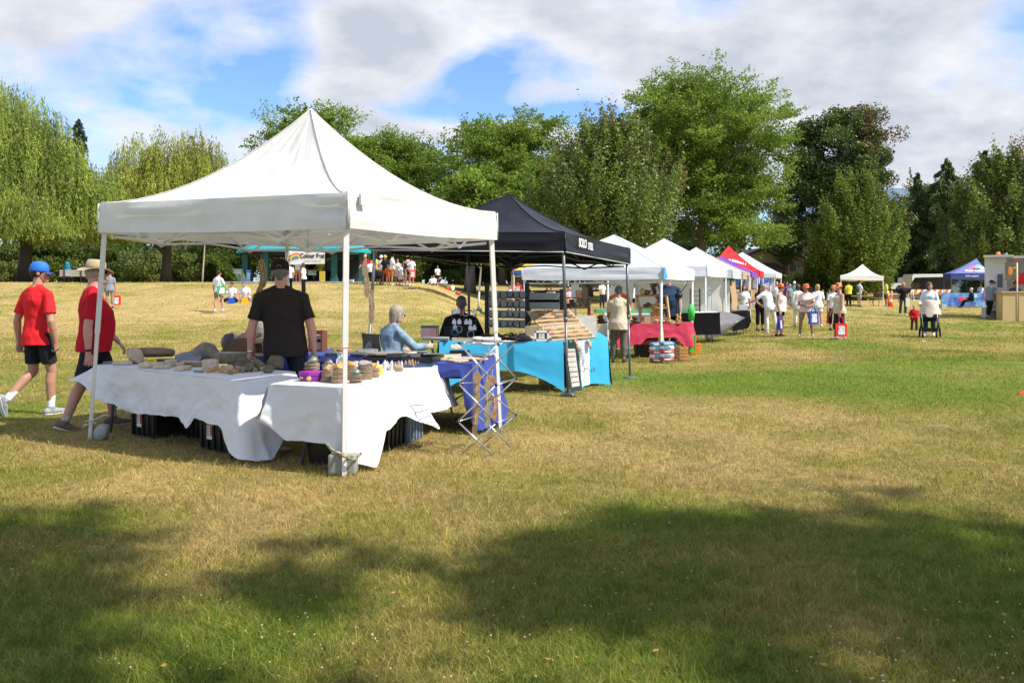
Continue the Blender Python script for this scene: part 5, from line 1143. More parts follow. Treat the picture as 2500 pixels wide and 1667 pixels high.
rock('pale standing chunk behind the first yellow price card',328,890,(.095,.06,.12),'pinkish',9,facets=6,group=TG)
slab('low dark slab lying between the two largest stones',420,886,.22,.08,.035,'dark',6,group=TG)
slab('brown oval slab right of the second yellow card',474,896,.15,.08,.05,'brown',8,group=TG,face='pinkish')
for k,(px,py,sx,sz,m,l) in enumerate([(298,892,.10,.035,'cream','cream slab at the left end of the table front'),(272,889,.08,.022,'grey','thin grey flake nearest the left table corner'),(370,899,.13,.05,'cream','speckled cream block in front of the first card'),(395,902,.09,.035,'cream','small cream wedge at the table edge below the first card'),
  (417,896,.08,.065,'cream','squarish amber-cream block beside the second card'),(448,905,.115,.038,'cream','flat cream slab at the table edge below the second card'),(440,899,.08,.05,'pinkish','rosy lump behind the flat cream slab'),(514,904,.14,.095,'cream','large crystalline cream block in the middle of the front row'),(485,910,.07,.012,'grey','thin pale chip on the cloth before the cream block')]):
    slab(l,px,py,sx,sx*.55,sz,m,20+k,group=TG,rz=k*.3)
for k,(px,py,s_,l) in enumerate([(598,901,.075,'flat-topped olive-brown rock in the dark heap'),(632,906,.088,'big olive-brown rock in the middle of the dark heap'),(675,903,.095,'roundest dark rock at the right corner of the left table'),(606,909,.06,'small olive-brown rock at the front of the dark heap'),(583,903,.05,'smallest olive-brown rock at the left of the heap'),(652,912,.055,'low dark rock between the two biggest ones')]):
    rock(l,px,py,(s_*1.15,s_*.9,s_*.95),'moss',30+k,group='dark rough rocks in a heap',facets=3,rough=.2)
nl=['rust nodule at the left front of the small pile','second rust nodule from the left','tallest honey-coloured nodule in the pile','round orange nodule in the middle front','dark brown nodule at the very front','orange nodule right of the front one','cream nodule atop the small pile','cream nodule left of the pile top','pale pink nodule right of the pile top','brown nodule at the right end of the pile','pale flat nugget right of the pile','grey nugget near the cloth edge','off-white nugget farthest right']
for k,(px,py,s_,m) in enumerate([(510,911,.035,'amber'),(524,909,.035,'amber'),(540,911,.042,'amber'),(553,913,.036,'amber'),(563,916,.03,'brown'),(575,913,.038,'amber'),(562,906,.045,'cream'),(549,904,.04,'cream'),(578,904,.04,'pinkish'),(592,911,.045,'brown'),(604,908,.045,'cream'),(620,909,.035,'grey'),(637,907,.045,'cream')]):
    rock(nl[k],px,py,(s_,s_*.85,s_*.9),m,50+k,group='small nodules on the left table corner',facets=5,rough=.18)
YC=mat('card_yellow',(.85,.62,.02),var=.03); INK2=mat('ink_pen',(.10,.08,.07))
def card(label,px,py,txt,z=ZT,w=.11,h=.065,rz=0,tilt=.9,lift=.0,m=YC,group=None):
    q=onTable(px,py,z); q.z+=lift; c=empty('price_card',q,rz,label,'price card',group); mb=MB(); up=Vector((0,math.cos(tilt),math.sin(tilt))); a=Vector((-w/2,0,0)); b_=Vector((w/2,0,0)); n_=Vector((0,math.sin(tilt),-math.cos(tilt)))*.003
    mb.hexa([a,b_,b_+n_,a+n_],[a+up*h,b_+up*h,b_+up*h+n_,a+up*h+n_]); 
    bk=Vector((0,h*math.cos(tilt)*2,0)); mb.hexa([a+bk,b_+bk,b_+bk+n_,a+bk+n_],[a+up*h,b_+up*h,b_+up*h+n_,a+up*h+n_]); mb.build('card',m,c)
    text(S,txt,up*h*.5+Vector((0,-.004,.002)),h*.36,frame((1,0,0),up),INK2,'lettering',c,ext=.0005); return c
card('yellow price card standing among the back stones of the left table',366,891,'JASPER\n$15 ea',rz=.05); card('yellow price card half hidden by a rosy lump on the left table',453,896,'AGATE\n$20',rz=-.3)
# ---- wooden crates on the rear table
q=PZ(586,868,.72); cb_=empty('wooden_box',(q.x,q.y,.735),.12,'brown wedge-sided wooden display box on the rear table, left of the man in black','box'); mb=MB()
mb.hexa([(-.24,-.2,0),(.22,-.2,0),(.22,.25,0),(-.24,.25,0)],[(-.02,-.2,.20),(.20,-.2,.20),(.20,.25,.24),(-.02,.25,.24)]); mb.build('side',WOOD,cb_)
mb=MB(); mb.box((.40,0,.17),(.38,.45,.05),M=None); mb.box((.40,0,.01),(.38,.45,.03)); mb.box((.42,.23,.10),(.38,.02,.2)); mb.build('frame',WOODL,cb_); mb=MB()
for i in range(12): mb.box((.25+.028*i,-.18,.085),(.005,.02,.14),M=Matrix.Rotation(.6,4,'Y'))
mb.build('comb',WOODD,cb_)
q=PZ(776,858,.72); b2_=empty('wooden_box',(q.x,q.y,.735),-.1,'upright reddish wooden box right of the man in black','box'); mb=MB(); mb.box((0,.1,.12),(.16,.03,.25)); mb.box((-.08,0,.12),(.02,.2,.25)); mb.box((.08,0,.12),(.02,.2,.25)); mb.box((0,0,.01),(.16,.2,.02)); mb.build('frame',mat('wood_red',(.16,.055,.035),var=.2),b2_); mb=MB(); mb.box((0,-.02,.06),(.13,.12,.09)); mb.box((0,-.02,.17),(.13,.12,.05)); mb.build('card_stack',mat('cards_tan',(.45,.36,.25)),b2_)
for k,(px,w_,h_,m,l) in enumerate([(545,.12,.16,'dark','pointed black rock standing left behind the wooden box'),(568,.08,.10,'dark','small black rock behind the wooden box'),(612,.17,.26,'grey','tall grey pointed boulder leaning behind the wooden box')]):
    q=PZ(px,862,.72); o=link('stone',rockmesh((w_,.08,h_),90+k,5),RK[m],label=l,cat='stone',loc=(q.x,q.y+.3,.735 if k<3 else 1))
# ---- bins under the tables
def bin_(label,x,y,rz,sz,m=BOX,lid=True,sticker=False,group=None,z=None):
    b=empty('storage_bin',(x,y,tz(x,y) if z is None else z),rz,label,'storage bin',group); w,l,h=sz; mb=MB()
    mb.hexa([(-w/2*.9,-l/2*.9,0),(w/2*.9,-l/2*.9,0),(w/2*.9,l/2*.9,0),(-w/2*.9,l/2*.9,0)],[(-w/2,-l/2,h),(w/2,-l/2,h),(w/2,l/2,h),(-w/2,l/2,h)])
    for k in range(5): xx=-w/2*.8+k*w*.8/4; mb.box((xx,-l/2*.95+.004,h*.45),(.03,.03,h*.8))
    mb.build('tub',m,b)
    if lid: mb=MB(); mb.box((0,0,h+.012),(w*1.05,l*1.06,.035)); mb.box((0,0,h+.033),(w*.85,l*.85,.018)); mb.build('lid',m,b)
    if sticker:
        mb=MB(); mb.box((-.05,-l/2*.975-.012,h*.52),(.085,.004,.16)); s_=mb.build('sticker',INKW,b); mb=MB(); mb.box((-.05,-l/2*.975-.0155,h*.52+.065),(.085,.002,.03)); mb.box((-.02,-l/2*.975-.0155,h*.52),(.025,.002,.09)); mb.build('sticker_band',mat('sticker_red',(.6,.05,.03)),s_); mb=MB(); 
        for i in range(5): mb.box((-.070,-l/2*.975-.0155,h*.52+.03-i*.018),(.03,.002,.006))
        mb.build('print_lines',INK2,s_)
    return b
e1=(Q1[1]-Q1[0]).normalized(); a1=math.atan2(e1.y,e1.x)
def on1(s_,v): q=(Q1[0].lerp(Q1[1],s_)).lerp(Q1[3].lerp(Q1[2],s_),v); return q
q=on1(.33,.45); bin_('black storage bin with red and white label, left under the white-clothed table',q.x,q.y,a1,(.52,.40,.36),sticker=True)
q=on1(.80,.45); bin_('black storage bin with red and white label, right under the left table',q.x,q.y,a1,(.52,.40,.36),sticker=True)
q=on1(.56,.75); bin_('plain black bin hidden in the dark between the two labelled bins',q.x,q.y,a1,(.44,.38,.34))
def on2(s_,v): return (Q2[0].lerp(Q2[3],s_)).lerp(Q2[1].lerp(Q2[2],s_),v)
e2=(Q2[2]-Q2[1]).normalized(); a2=math.atan2(e2.y,e2.x)
q=on2(.22,.6); bin_('black storage bin under the near end of the right table',q.x,q.y,a2,(.55,.42,.34))
q=on2(.50,.65); bin_('black storage bin in the middle under the right table',q.x,q.y,a2,(.5,.42,.34))
q=on2(.68,.70); bin_('grey-blue plastic tub beside the black bins under the right table',q.x,q.y,a2,(.42,.42,.33),m=mat('tub_bluegrey',(.16,.20,.27),rough=.4))
# ---- goods on the right table
AG=[mat('agate_brown',(.30,.17,.08),c2=(.50,.33,.18),scale=30,rough=.25),mat('agate_amber',(.42,.20,.06),c2=(.62,.38,.14),scale=30,rough=.25),mat('agate_green',(.10,.16,.12),c2=(.26,.30,.24),scale=30,rough=.25),mat('agate_grey',(.24,.19,.17),c2=(.42,.36,.33),scale=30,rough=.25),mat('agate_rind',(.22,.14,.085),rough=.5,c2=(.36,.26,.18),scale=30)]
def slicemesh(r,th,seed,n=16):
    mb=MB(); pr=[1+.14*nz(math.cos(k*6.283/n)*1.2+seed,math.sin(k*6.283/n)*1.2) for k in range(n)]
    V=[(math.cos(k*6.283/n)*r*pr[k],math.sin(k*6.283/n)*r*.85*pr[k],z_) for z_ in (0,th) for k in range(n)]
    mb.add(V,[(k,(k+1)%n,(k+1)%n+n,k+n) for k in range(n)]); mb.cur=1; mb.add(V[n:],[tuple(range(n))]); mb.add(V[:n],[tuple(reversed(range(n)))]); return mb.mesh('stone_slice')
stk=[(801,934,.062,8,0,'brown stone slice in the cone-shaped stack right of the purple tin'),(828,937,.070,10,1,'amber stone slice in the stack directly behind the canopy leg'),(762,928,.066,5,2,'dark greenish slice on top of the purple tin'),(803,912,.062,7,3,'grey slice in the dark stack behind the purple tin'),(858,929,.064,9,1,'golden slice in the tall stack right of the canopy leg'),(868,937,.056,6,2,'green-grey slice in the low stack at the cloth edge'),
     (890,928,.072,9,3,'purplish-brown slice in the wide stack before the yellow card'),(911,923,.058,7,1,'pale banded slice in the stack under the yellow card'),(675,934,.05,4,0,'small brown slice leaning by the tin')]
for k,(px,py,r_,n_,mi,l) in enumerate(stk[:8]):
    base=onTable(px,py); 
    if k==2: base=base+Vector((0,0,.085))
    me=slicemesh(r_,.0075,k*3.3); me.materials.append(AG[4]); me.materials.append(AG[mi])
    for j in range(n_):
        o=bpy.data.objects.new('stone_slice',me); COL.objects.link(o); sc_=(1-.035*j) if k in(0,1,4) else (1 if j%2 else .95); o.location=base+Vector((R.uniform(-.004,.004),R.uniform(-.004,.004),j*.0125)); o.rotation_euler=(R.uniform(-.03,.03),R.uniform(-.03,.03),R.uniform(0,.5)); o.scale=(sc_,sc_,1.25); props(o,l,'stone slice','slices in '+['the cone-shaped stack','the stack behind the leg','the pile on the tin','the dark rear stack','the golden stack','the low green stack','the wide purplish stack','the stack under the card'][k])
    o=link('stone',rockmesh((r_*.8,r_*.7,r_*.55),70+k,3),AG[mi],label='rounded end piece capping the '+['cone-shaped brown','amber canopy-leg','on-tin green','dark rear','tall golden','low green','wide purplish','card-side banded'][k]+' stack of slices',cat='stone'); o.location=base+Vector((0,0,n_*.0125))
q=onTable(762,932); tn=empty('biscuit_tin',q,-.1,'purple octagonal sweets tin with gold pattern at the near left of the right table','tin'); mb=MB(); PT=mat('tin_purple',(.14,.015,.20),rough=.3)
mb.loft([((0,0,0),(.115,0,0),(0,.09,0)),((0,0,.062),(.115,0,0),(0,.09,0))],8,smooth=False); mb.build('body',PT,tn); mb=MB(); mb.loft([((0,0,.055),(.119,0,0),(0,.094,0)),((0,0,.08),(.119,0,0),(0,.094,0)),((0,0,.084),(.10,0,0),(0,.078,0))],8,smooth=False); mb.build('lid',mat('tin_magenta',(.30,.02,.30),rough=.3),tn)
mb=MB(); mb.ell((.0,-.088,.03),.022,.004,.022,n=8,m=5); mb.box((-.07,-.073,.035),(.035,.004,.012),M=Matrix.Rotation(-.6,4,'Z')); mb.build('emblem',mat('tin_gold',(.7,.4,.08)),tn)
# jar
q=onTable(833,909); jr=empty('glass_jar',q,0,'clear glass jar just behind the canopy leg','jar'); GL=glass('jar_glass'); mb=MB(); mb.loft([((0,0,z_),(r_,0,0),(0,r_,0)) for z_,r_ in ((0,.045),(.01,.052),(.11,.052),(.135,.036),(.15,.036))],16); mb.build('body',GL,jr); mb=MB(); mb.loft([((0,0,.148),(.039,0,0),(0,.039,0)),((0,0,.165),(.038,0,0),(0,.038,0))],16); mb.build('lid',mat('lid_clear',(.55,.6,.65),rough=.3),jr)
# crystals
CQ=[mat('quartz_clear',(.62,.58,.56),c2=(.80,.78,.78),scale=20,rough=.12,trans=.25),mat('quartz_smoky',(.28,.17,.10),c2=(.50,.36,.24),scale=20,rough=.15),mat('quartz_rose',(.62,.36,.34),c2=(.75,.55,.52),scale=20,rough=.15),mat('quartz_violet',(.40,.34,.50),c2=(.62,.56,.66),scale=20,rough=.15)]
cl=['pale violet point standing before the price slip', 'rosy point left of the clear ones', 'milky wide point in the middle', 'clear tall point in the middle of the row', 'clear thin point beside the tall one', 'second clear point of the row', 'stubby amber point right of the clear ones', 'brown point in the row middle', 'smoky point with pale tip and wide base', 'squat smoky point in the brown part of the row', 'pair-topped smoky point near the trays', 'dark smoky point near the tray', 'short brown point of the row', 'small rust point at the row end', 'tiny brown point farthest right']
for k,(px,py,h_,mi) in enumerate([(887,901,.085,3),(905,904,.075,2),(922,899,.07,0),(938,907,.11,0),(946,905,.09,0),(954,906,.10,0),(963,905,.08,1),(972,902,.085,1),(981,900,.075,0),(990,898,.07,1),(999,898,.08,1),(1006,897,.08,1),(1013,896,.06,1),(1020,895,.05,1),(1010,900,.04,1)]):
    q=onTable(px,py); mb=MB(); r_=h_*.21; mb.loft([((0,0,0),(r_,0,0),(0,r_,0)),((0,0,h_*.68),(r_*.88,0,0),(0,r_*.88,0)),((.1*r_,0,h_),(.002,0,0),(0,.002,0))],6,smooth=False); o=mb.build('crystal',CQ[mi],label=cl[k],cat='crystal',group='crystal points on the right table'); o.location=q; o.rotation_euler=(R.uniform(-.1,.1),R.uniform(-.1,.1),R.uniform(0,1))
for k,(px,py,sx,m,l) in enumerate([(870,902,.07,3,'large uneven amethyst chunk left of the price slip'),(900,914,.06,0,'flat milky quartz lump in front of the points'),(918,915,.05,2,'pink quartz lump beside the yellow card'),(975,908,.05,1,'brown tumbled lump in front of the points'),(930,911,.045,0,'white quartz pebble left of the clear points')]):
    o=link('stone',rockmesh((sx,sx*.7,sx*.9),110+k,6),CQ[m],label=l,cat='stone',loc=onTable(px,py))
card('yellow price card leaning on the stacked slices of the right table',923,916,'$10\neach',rz=.5,w=.10,h=.085,tilt=1.2); card('white price slip before the black trays',900,893,'ASK ME',m=INKW,w=.07,h=.05,rz=.3)
def tray(label,px,py,w,l,h,m,rz,z=ZT,lift=0,inner=None):
    q=onTable(px,py,z); t_=empty('tray',q+Vector((0,0,lift)),rz,label,'tray'); mb=MB(); mb.box((0,0,.006),(w,l,.012))
    for sx,sy,ww,ll in ((0,-l/2,w,.012),(0,l/2,w,.012),(-w/2,0,.012,l+.01),(w/2,0,.012,l+.01)): mb.box((sx,sy,h/2+.005),(ww,ll,h))
    mb.build('body',m,t_)
    if inner:
        mb=MB(); rs=random.Random(int(px))
        for i in range(26): mb.ell((rs.uniform(-w*.42,w*.42),rs.uniform(-l*.4,l*.4),.018),rs.uniform(.01,.02),rs.uniform(.008,.014),.009,n=6,m=4)
        mb.build('contents',inner,t_)
    return t_
tray('long black open tray behind the crystal points',945,886,.46,.30,.06,BOX,.35,inner=RK['dark']); tray('black plastic tray on the far end of the right table',1032,888,.34,.36,.075,BOX,a2-1.57,inner=RK['dark']); tray('flat blue case at the far end of the right table',1018,897,.30,.12,.02,mat('case_blue',(.03,.07,.13),rough=.3),.5)
# ---- slabs and plates on the blue table
bl_=[(820,869,.13,.035,'green','green-edged slab at the left end of the blue table',None),(842,863,.10,.05,'red','dark red lump behind the green-edged slab',None),(895,864,.20,.045,'grey','big grey marbled plate at the back of the blue table','slate'),(880,871,.17,.035,'dark','black bowl-like plate left of the white lump',None),(925,872,.17,.045,'grey','wide rough grey plate in the table middle',None),(953,866,.16,.03,'grey','thin grey plate behind the cream disc',None),(954,877,.09,.035,'cream','small white speckled slab at the front edge',None),(1000,870,.14,.05,'cream','thick golden disc with marbled rim','grey'),(1030,864,.13,.025,'green','greenish plate behind the golden disc',None),
     (1080,870,.22,.022,'cream','long pale greenish slate in the right half','green'),(1092,880,.19,.03,'cream','banded beige slab near the front edge','cream'),(1120,884,.18,.025,'pinkish','peach slab at the front of the blue table','pinkish'),(1150,880,.16,.022,'red','red-brown slab with wavy edge','pinkish'),(1168,872,.14,.018,'green','dark green plate by the canopy leg','green'),(1045,876,.10,.02,'red','small brick-red slab in the table middle',None),(1182,880,.06,.018,'pinkish','orange petal-shaped slice near the rack',None),(1193,868,.07,.015,'pinkish','pointed orange slice at the right end',None)]
for k,(px,py,sx,th,m,l,f) in enumerate(bl_): slab(l,px,py,sx,sx*.62,th,m,130+k,z=.72,rz=k*.7,face=f,group='slabs on the blue table')
tray('grey plastic basket under the golden disc on the blue table',985,880,.36,.16,.06,mat('basket_grey',(.16,.16,.18)),.1,z=.72); tray('black box with white stones on the blue table',1122,868,.22,.16,.045,BOX,.1,z=.72); rock('white quartz block on the black box',1112,864,(.08,.05,.05),'cream',170,z=.72,facets=6).location.z+=.05
# ---- metal drying rack
rk=empty('drying_rack',(X(1170,8.0),8.0,0),0,'folding metal drying rack with dangling stone strings at the right end of the tables','rack'); o=rk.location
dF,dB=7.85,8.25
def rp(px,py,d): return P(px,py,d)-o
fr_=lambda x,y,d: rp(620+x/3.5636,780+y/3.5636,d)
FL_=[fr_(1785,205,dF),fr_(1780,555,dF),fr_(1775,888,dF)]; FR_=[fr_(2125,215,dF),fr_(2108,570,dF),fr_(2110,900,dF)]; ffL=fr_(1808,1168,dF); ffR=fr_(2088,1192,dF)
BL_2=[fr_(1985,185,dB),fr_(1945,545,dB),fr_(1950,830,dB)]; BR_2=[fr_(2280,192,dB),fr_(2282,512,dB),fr_(2280,828,dB)]; fbL=fr_(1990,1085,dB); fbR=fr_(2243,1112,dB)
for L3,R3,fl_,fr2,dd in ((FL_,FR_,ffL,ffR,0),(BL_2,BR_2,fbL,fbR,0)):
    for i in range(2):
        for a,b in ((L3[i],R3[i+1]),(R3[i],L3[i+1])): mb=MB(); mb.tube([a,b],.0085,6); mb.build('bar',ALU,rk)
    for a,b in ((L3[2],fr2),(R3[2],fl_)): mb=MB(); mb.tube([a,b],.0085,6); mb.build('bar',ALU,rk)
    mb=MB()
    for q in L3+R3: mb.ell(q,.014,.014,.014,n=8,m=5)
    mb.build('joint',PBK,rk)
for i in range(3):
    for a,b in ((FL_[i],BL_2[i]),(FR_[i],BR_2[i])): mb=MB(); mb.tube([a,b],.006,6); mb.build('rod',ALU,rk)
for u in (0,.25,.5,.75,1): mb=MB(); a=FL_[0].lerp(FR_[0],u); b=BL_2[0].lerp(BR_2[0],u); mb.tube([a,b],.006,6); mb.build('rod',ALU,rk)
mb=MB(); mb.tube([FL_[0],FR_[0]],.009,6); mb.tube([BL_2[0],BR_2[0]],.009,6); mb.build('rail',ALU,rk)
STR=mat('cord_pale',(.6,.55,.45)); HG=[mat('hanging_agate',(.45,.30,.12),c2=(.62,.46,.24),scale=25,rough=.3,trans=.3),mat('hanging_olive',(.42,.36,.18),c2=(.55,.50,.30),scale=25,rough=.3,trans=.3),mat('hanging_rust',(.35,.14,.07),c2=(.6,.4,.2),scale=25,rough=.3),mat('hanging_tan',(.30,.21,.12),c2=(.42,.32,.20),scale=12,rough=.5)]
def garland(label,top,pts,m,th=.006,ring=False):
    """pts: (centre, half width, half height) of each flat slice, hung on a cord"""
    g=empty('stone_garland',top,0,label,'garland'); o=Vector(top); mb=MB(); mb.tube([Vector((0,0,0))]+[Vector(c)-o for c,_,_ in pts],.002,4); mb.build('cord',STR,g)
    for k,(c,w_,h_) in enumerate(pts):
        c=Vector(c)-o+Vector((0,(k%3)*(2.6*th+.004),0)); n=14; V=[]
        for y_ in(-th,th): V+=[c+Vector((math.cos(i*6.283/n)*w_*(1+.12*nz(i*.9,k)),y_,math.sin(i*6.283/n)*h_)) for i in range(n)]
        mb=MB(); mb.add(V,[tuple(range(n)),tuple(reversed(range(n,2*n)))]+[(i,i+n,(i+1)%n+n,(i+1)%n) for i in range(n)])
        mb.build('slice',m,g)
        if ring: mb=MB(); mb.tube([c+Vector((math.cos(i*6.283/14)*w_*.62,-th-.002,math.sin(i*6.283/14)*h_*.7)) for i in range(15)],.004,4); mb.build('ring_band',RK['brown'],g)
    return g
def zg(x,y,d,ox=620,oy=780,sc=3.5636): return P(ox+x/sc,oy+y/sc,d)
garland('string of golden stone slices hanging in the left of the rack',zg(1940,385,7.9),[(zg(1940+dx,y,7.9),w_*.72,.055) for y,w_,dx in ((505,.052,0),(590,.040,-2),(670,.040,-4),(745,.036,-4),(815,.040,-8),(885,.036,-16),(960,.034,-20))],HG[0])
garland('string of olive stone slices hanging in the middle of the rack',zg(2030,450,8.0),[(zg(2028+dx,y,8.0),w_*.75,.052) for y,w_,dx in ((590,.034,0),(660,.040,4),(735,.045,6),(810,.040,2),(890,.036,0))],HG[1])
garland('short rust-coloured string hanging in the right of the rack',zg(2080,430,8.1),[(zg(2062,530,8.1),.05,.05),(zg(2092,690,8.1),.03,.035),(zg(2096,760,8.1),.025,.045),(zg(2088,830,8.1),.03,.045)],HG[2])
z4=lambda x,y,d: P(480+x/4.9,580+y/4.9,d)
garland('string of ringed agate slices hanging from the white canopy beside the man in black',z4(770,200,9.6),[(z4(778,350,9.6),.038,.085),(z4(800,430,9.6),.03,.075),(z4(785,510,9.6),.038,.085),(z4(768,605,9.6),.025,.08),(z4(748,690,9.6),.042,.10),(z4(688,785,9.6),.040,.115)],HG[0],ring=True)
garland('long string of brown stone slices hanging beside the black canopy leg',z4(2035,180,11.5),[(z4(2012+dx,y,11.5),.036,.115) for y,dx in ((370,2),(460,5),(550,18),(620,25),(720,75),(830,80),(930,80))],HG[3])
# ---- canopy weights
def rope(label,pts,r=.008,m=None,name='rope'):
    mb=MB(); o=Vector(pts[0]); mb.tube([Vector(p)-o for p in pts],r,7); x=mb.build(name,m or STR,label=label,cat='rope'); x.location=o; return x
q=Vector((X(249,8.68),8.68,0)); o=link('stone_weight',rockmesh((.078,.072,.09),201,1,rough=.05),mat('granite_pale',(.20,.20,.18),c2=(.40,.39,.36),scale=60,bump=.002),label='round pale granite boulder tied to the left canopy leg',cat='stone',loc=(q.x,q.y,0.0)); o.scale=(1,1,1.15)
me=MB(); me.box((0,0,.09),(.225,.15,.17)); st=link('stone_weight',remesh(me,.012,9,fac=.8),mat('granite_green',(.20,.21,.17),c2=(.30,.31,.26),scale=50,bump=.003),label='squarish grey-green rock tied to the nearest canopy leg',cat='stone',loc=(X(838,7.06),7.06,.0))
l3=Vector((X(222,8.72),8.72,0)); rope('thin pale rope knotted round the left canopy leg',[l3+Vector(v) for v in ((-.07,-.03,.12),(-.04,-.05,.15),(.03,-.04,.16),(.04,.04,.15),(-.02,.05,.17),(-.04,-.03,.18),(.05,-.06,.20),(.16,-.06,.25),(.20,-.05,.24))],.0065)
l0=Vector((X(840,6.98),6.98,0)); rope('thick green and tan rope wound round the nearest canopy leg',[l0+Vector(v) for v in ((-.13,-.02,.26),(-.09,-.04,.22),(-.03,-.055,.20),(.04,-.05,.17),(.05,.04,.16),(-.02,.055,.18),(-.05,.0,.19),(0,-.06,.18),(.08,-.04,.14),(.12,.0,.17),(.14,0,.19))],.012,mat('rope_green_tan',(.10,.14,.08),c2=(.42,.34,.20),scale=60,thr=(.5,8)))
# ============================================================ cyan stall under the black canopy
def zr(x,y,d,ox=1050,oy=680,sc=5.227): return P(ox+x/sc,oy+y/sc,d)
def xy(px,d): return Vector((X(px,d),d,0))
QA=[xy(1072,12.45),xy(1375,12.65),xy(1390,13.45),xy(1090,13.25)]
table('folding table inside the long cyan stretch cover',*QA,z=.735)
def stretch(label,Q,z,sides,m,feet=.03):
    """stretch cover: flat top, taut sides arching up between the feet"""
    cen=sum(Q,Vector())/4; gz=tz(cen.x,cen.y); r=empty('table_cover',(cen.x,cen.y,gz),0,label,'tablecloth'); o=Vector((cen.x,cen.y,0)); zt=z+.008
    mb=MB(); n=16
    V=[];Fc=[]
    for i in range(n+1):
        for j in range(7): u=i/n;v=j/6; q=(Q[0].lerp(Q[1],u)).lerp(Q[3].lerp(Q[2],u),v)-o; V.append(Vector((q.x,q.y,zt+.004*nz(u*3,v*3))))
    for i in range(n):
        for j in range(6): k=i*7+j; Fc.append((k,k+7,k+8,k+1))
    mb.add(V,Fc,True); mb.build('top_sheet',m,r)
    for i,arch,out_ in sides:
        a,b=Q[i]-o,Q[(i+1)%4]-o; e=(b-a).normalized(); out=Vector((e.y,-e.x,0)); V=[];Fc=[]; N=30;M_=14
        for k in range(N+1):
            u=k/N; A=math.sin(math.pi*u)**.8
            for j in range(M_+1):
                v=j/M_; top=a.lerp(b,u); zb_=arch*A; zz=zt*(1-v)+zb_*v
                pull=out*(out_*v-.10*A*v*math.sin(math.pi*v*.6)+.008)+e*((.5-u)*0-.0)
                wr=.006*nz(u*14,v*5,i)+.012*nz(u*4+7,v*2)
                q=top+pull+out*wr; q.z=max(zz,.012); V.append(q)
        for k in range(N):
            for j in range(M_): w=k*(M_+1)+j; Fc.append((w,w+1,w+M_+2,w+M_+1))
        me=bpy.data.meshes.new('side'); me.from_pydata(V,[],Fc); me.polygons.foreach_set('use_smooth',[True]*len(Fc)); link('side_panel',me,m,r)
    return r
stretch('long cyan stretch tablecloth arching up between its feet',QA,.74,[(0,.34,.10),(1,.30,.12),(3,.3,.1)],CLC)
QB=[xy(1412,13.1),xy(1482,13.6),xy(1462,15.2),xy(1400,14.7)]
table('folding table inside the short cyan stretch cover',*QB,z=.735)
stretch('short cyan stretch tablecloth on the end table right of the leaning board',QB,.742,[(0,.05,.06),(1,.10,.08),(3,.1,.05)],CLC)
# ring board
a,b,c_,e_=zr(1225,412,13.5),zr(1785,400,13.7),zr(2112,748,12.9),zr(1560,792,12.75)
rb=empty('display_board',(b+e_)/2,0,'big slanted wooden board covered with rows of rings on the cyan table','display board'); o=rb.location
nn=(b-a).cross(e_-a).normalized(); nn=nn if nn.y<0 or nn.z>0 else -nn
if nn.z<0: nn=-nn
mb=MB(); mb.hexa([a-o-nn*.02,e_-o-nn*.02,c_-o-nn*.02,b-o-nn*.02],[a-o,e_-o,c_-o,b-o]); mb.build('board',WOODL,rb)
RN=[mat('ring_wood',(.40,.24,.12),var=.3),mat('ring_pale',(.62,.52,.40),var=.3),mat('ring_dark',(.10,.06,.05),var=.3),mat('ring_red',(.45,.14,.10),var=.3),mat('ring_silver',(.6,.6,.6),metal=.6,rough=.3)]
rs=random.Random(4)
for j in range(8):
    v=(j+.5)/8; mb=MB(); p0=a.lerp(e_,v); p1=b.lerp(c_,v); d_=(p1-p0); mb.tube([p0+d_*.02+nn*.006-o,p1-d_*.02+nn*.006-o],.008,5); st_=mb.build('ring_rail',mat('rail_felt',(.55,.48,.36)),rb)
    mb=MB(); mb2=MB(); N=34
    for k in range(N):
        q=p0.lerp(p1,.03+.94*k/N)-o+nn*.016; tgt=mb if (k//5+j)%2 else mb2; ax=(e_-a).normalized(); R_=.013
        tgt.tube([q+ax*R_*math.cos(t)*1.3+nn*R_*math.sin(t) for t in (0,.9,1.8,2.7,3.6,4.5,5.4,6.28)],.0045,4)
    x1=mb.build('ring_row',RN[j%5],rb); props(x1,kind='stuff'); x2=mb2.build('ring_row',RN[(j*2+1)%5],rb); props(x2,kind='stuff')
# necklace strings on the board's upper right
mb=MB()
for k in range(12): q0=a.lerp(b,.52+.035*k)+nn*.01-o; q1=q0+(e_-a)*.30+nn*.01; mb.tube([q0,q1],.004,4)
x_=mb.build('necklace_rows',RN[2],rb); props(x_,kind='stuff')
# easel leg + cardboard box
mb=MB(); q=zr(1280,560,13.6); mb.tube([zr(1300,520,13.6)-o,zr(1235,600,13.5)-o],.015,4); mb.tube([zr(1245,580,13.55)-o,zr(1400,575,13.6)-o],.012,4); mb.build('prop_leg',WOODL,rb)
def boxthing(name,label,cat,pa,pb,dep,m,d,lidm=None,rz=0):
    """upright box whose front face spans picture points pa (top left) and pb (bottom right) at depth d"""
    A=P(*pa,d);B=P(*pb,d); w=B.x-A.x;h=A.z-B.z; b=empty(name,((A.x+B.x)/2,d+dep/2,B.z),rz,label,cat); mb=MB(); mb.box((0,0,h/2),(w,dep,h)); 
    for sx in(-1,1): mb.box((sx*w*.5,-dep/2,h/2),(w*.04,.012,h*1.0))
    mb.build('body',m,b)
    if lidm: mb=MB(); mb.box((0,0,h),(w*1.05,dep*1.05,h*.08)); mb.build('lid',lidm,b)
    return b,w,h
b,w,h=boxthing('cardboard_box','open tan cardboard box behind the framed sign on the cyan table','box',(1283,797),(1315,829),.2,CARD,13.0)
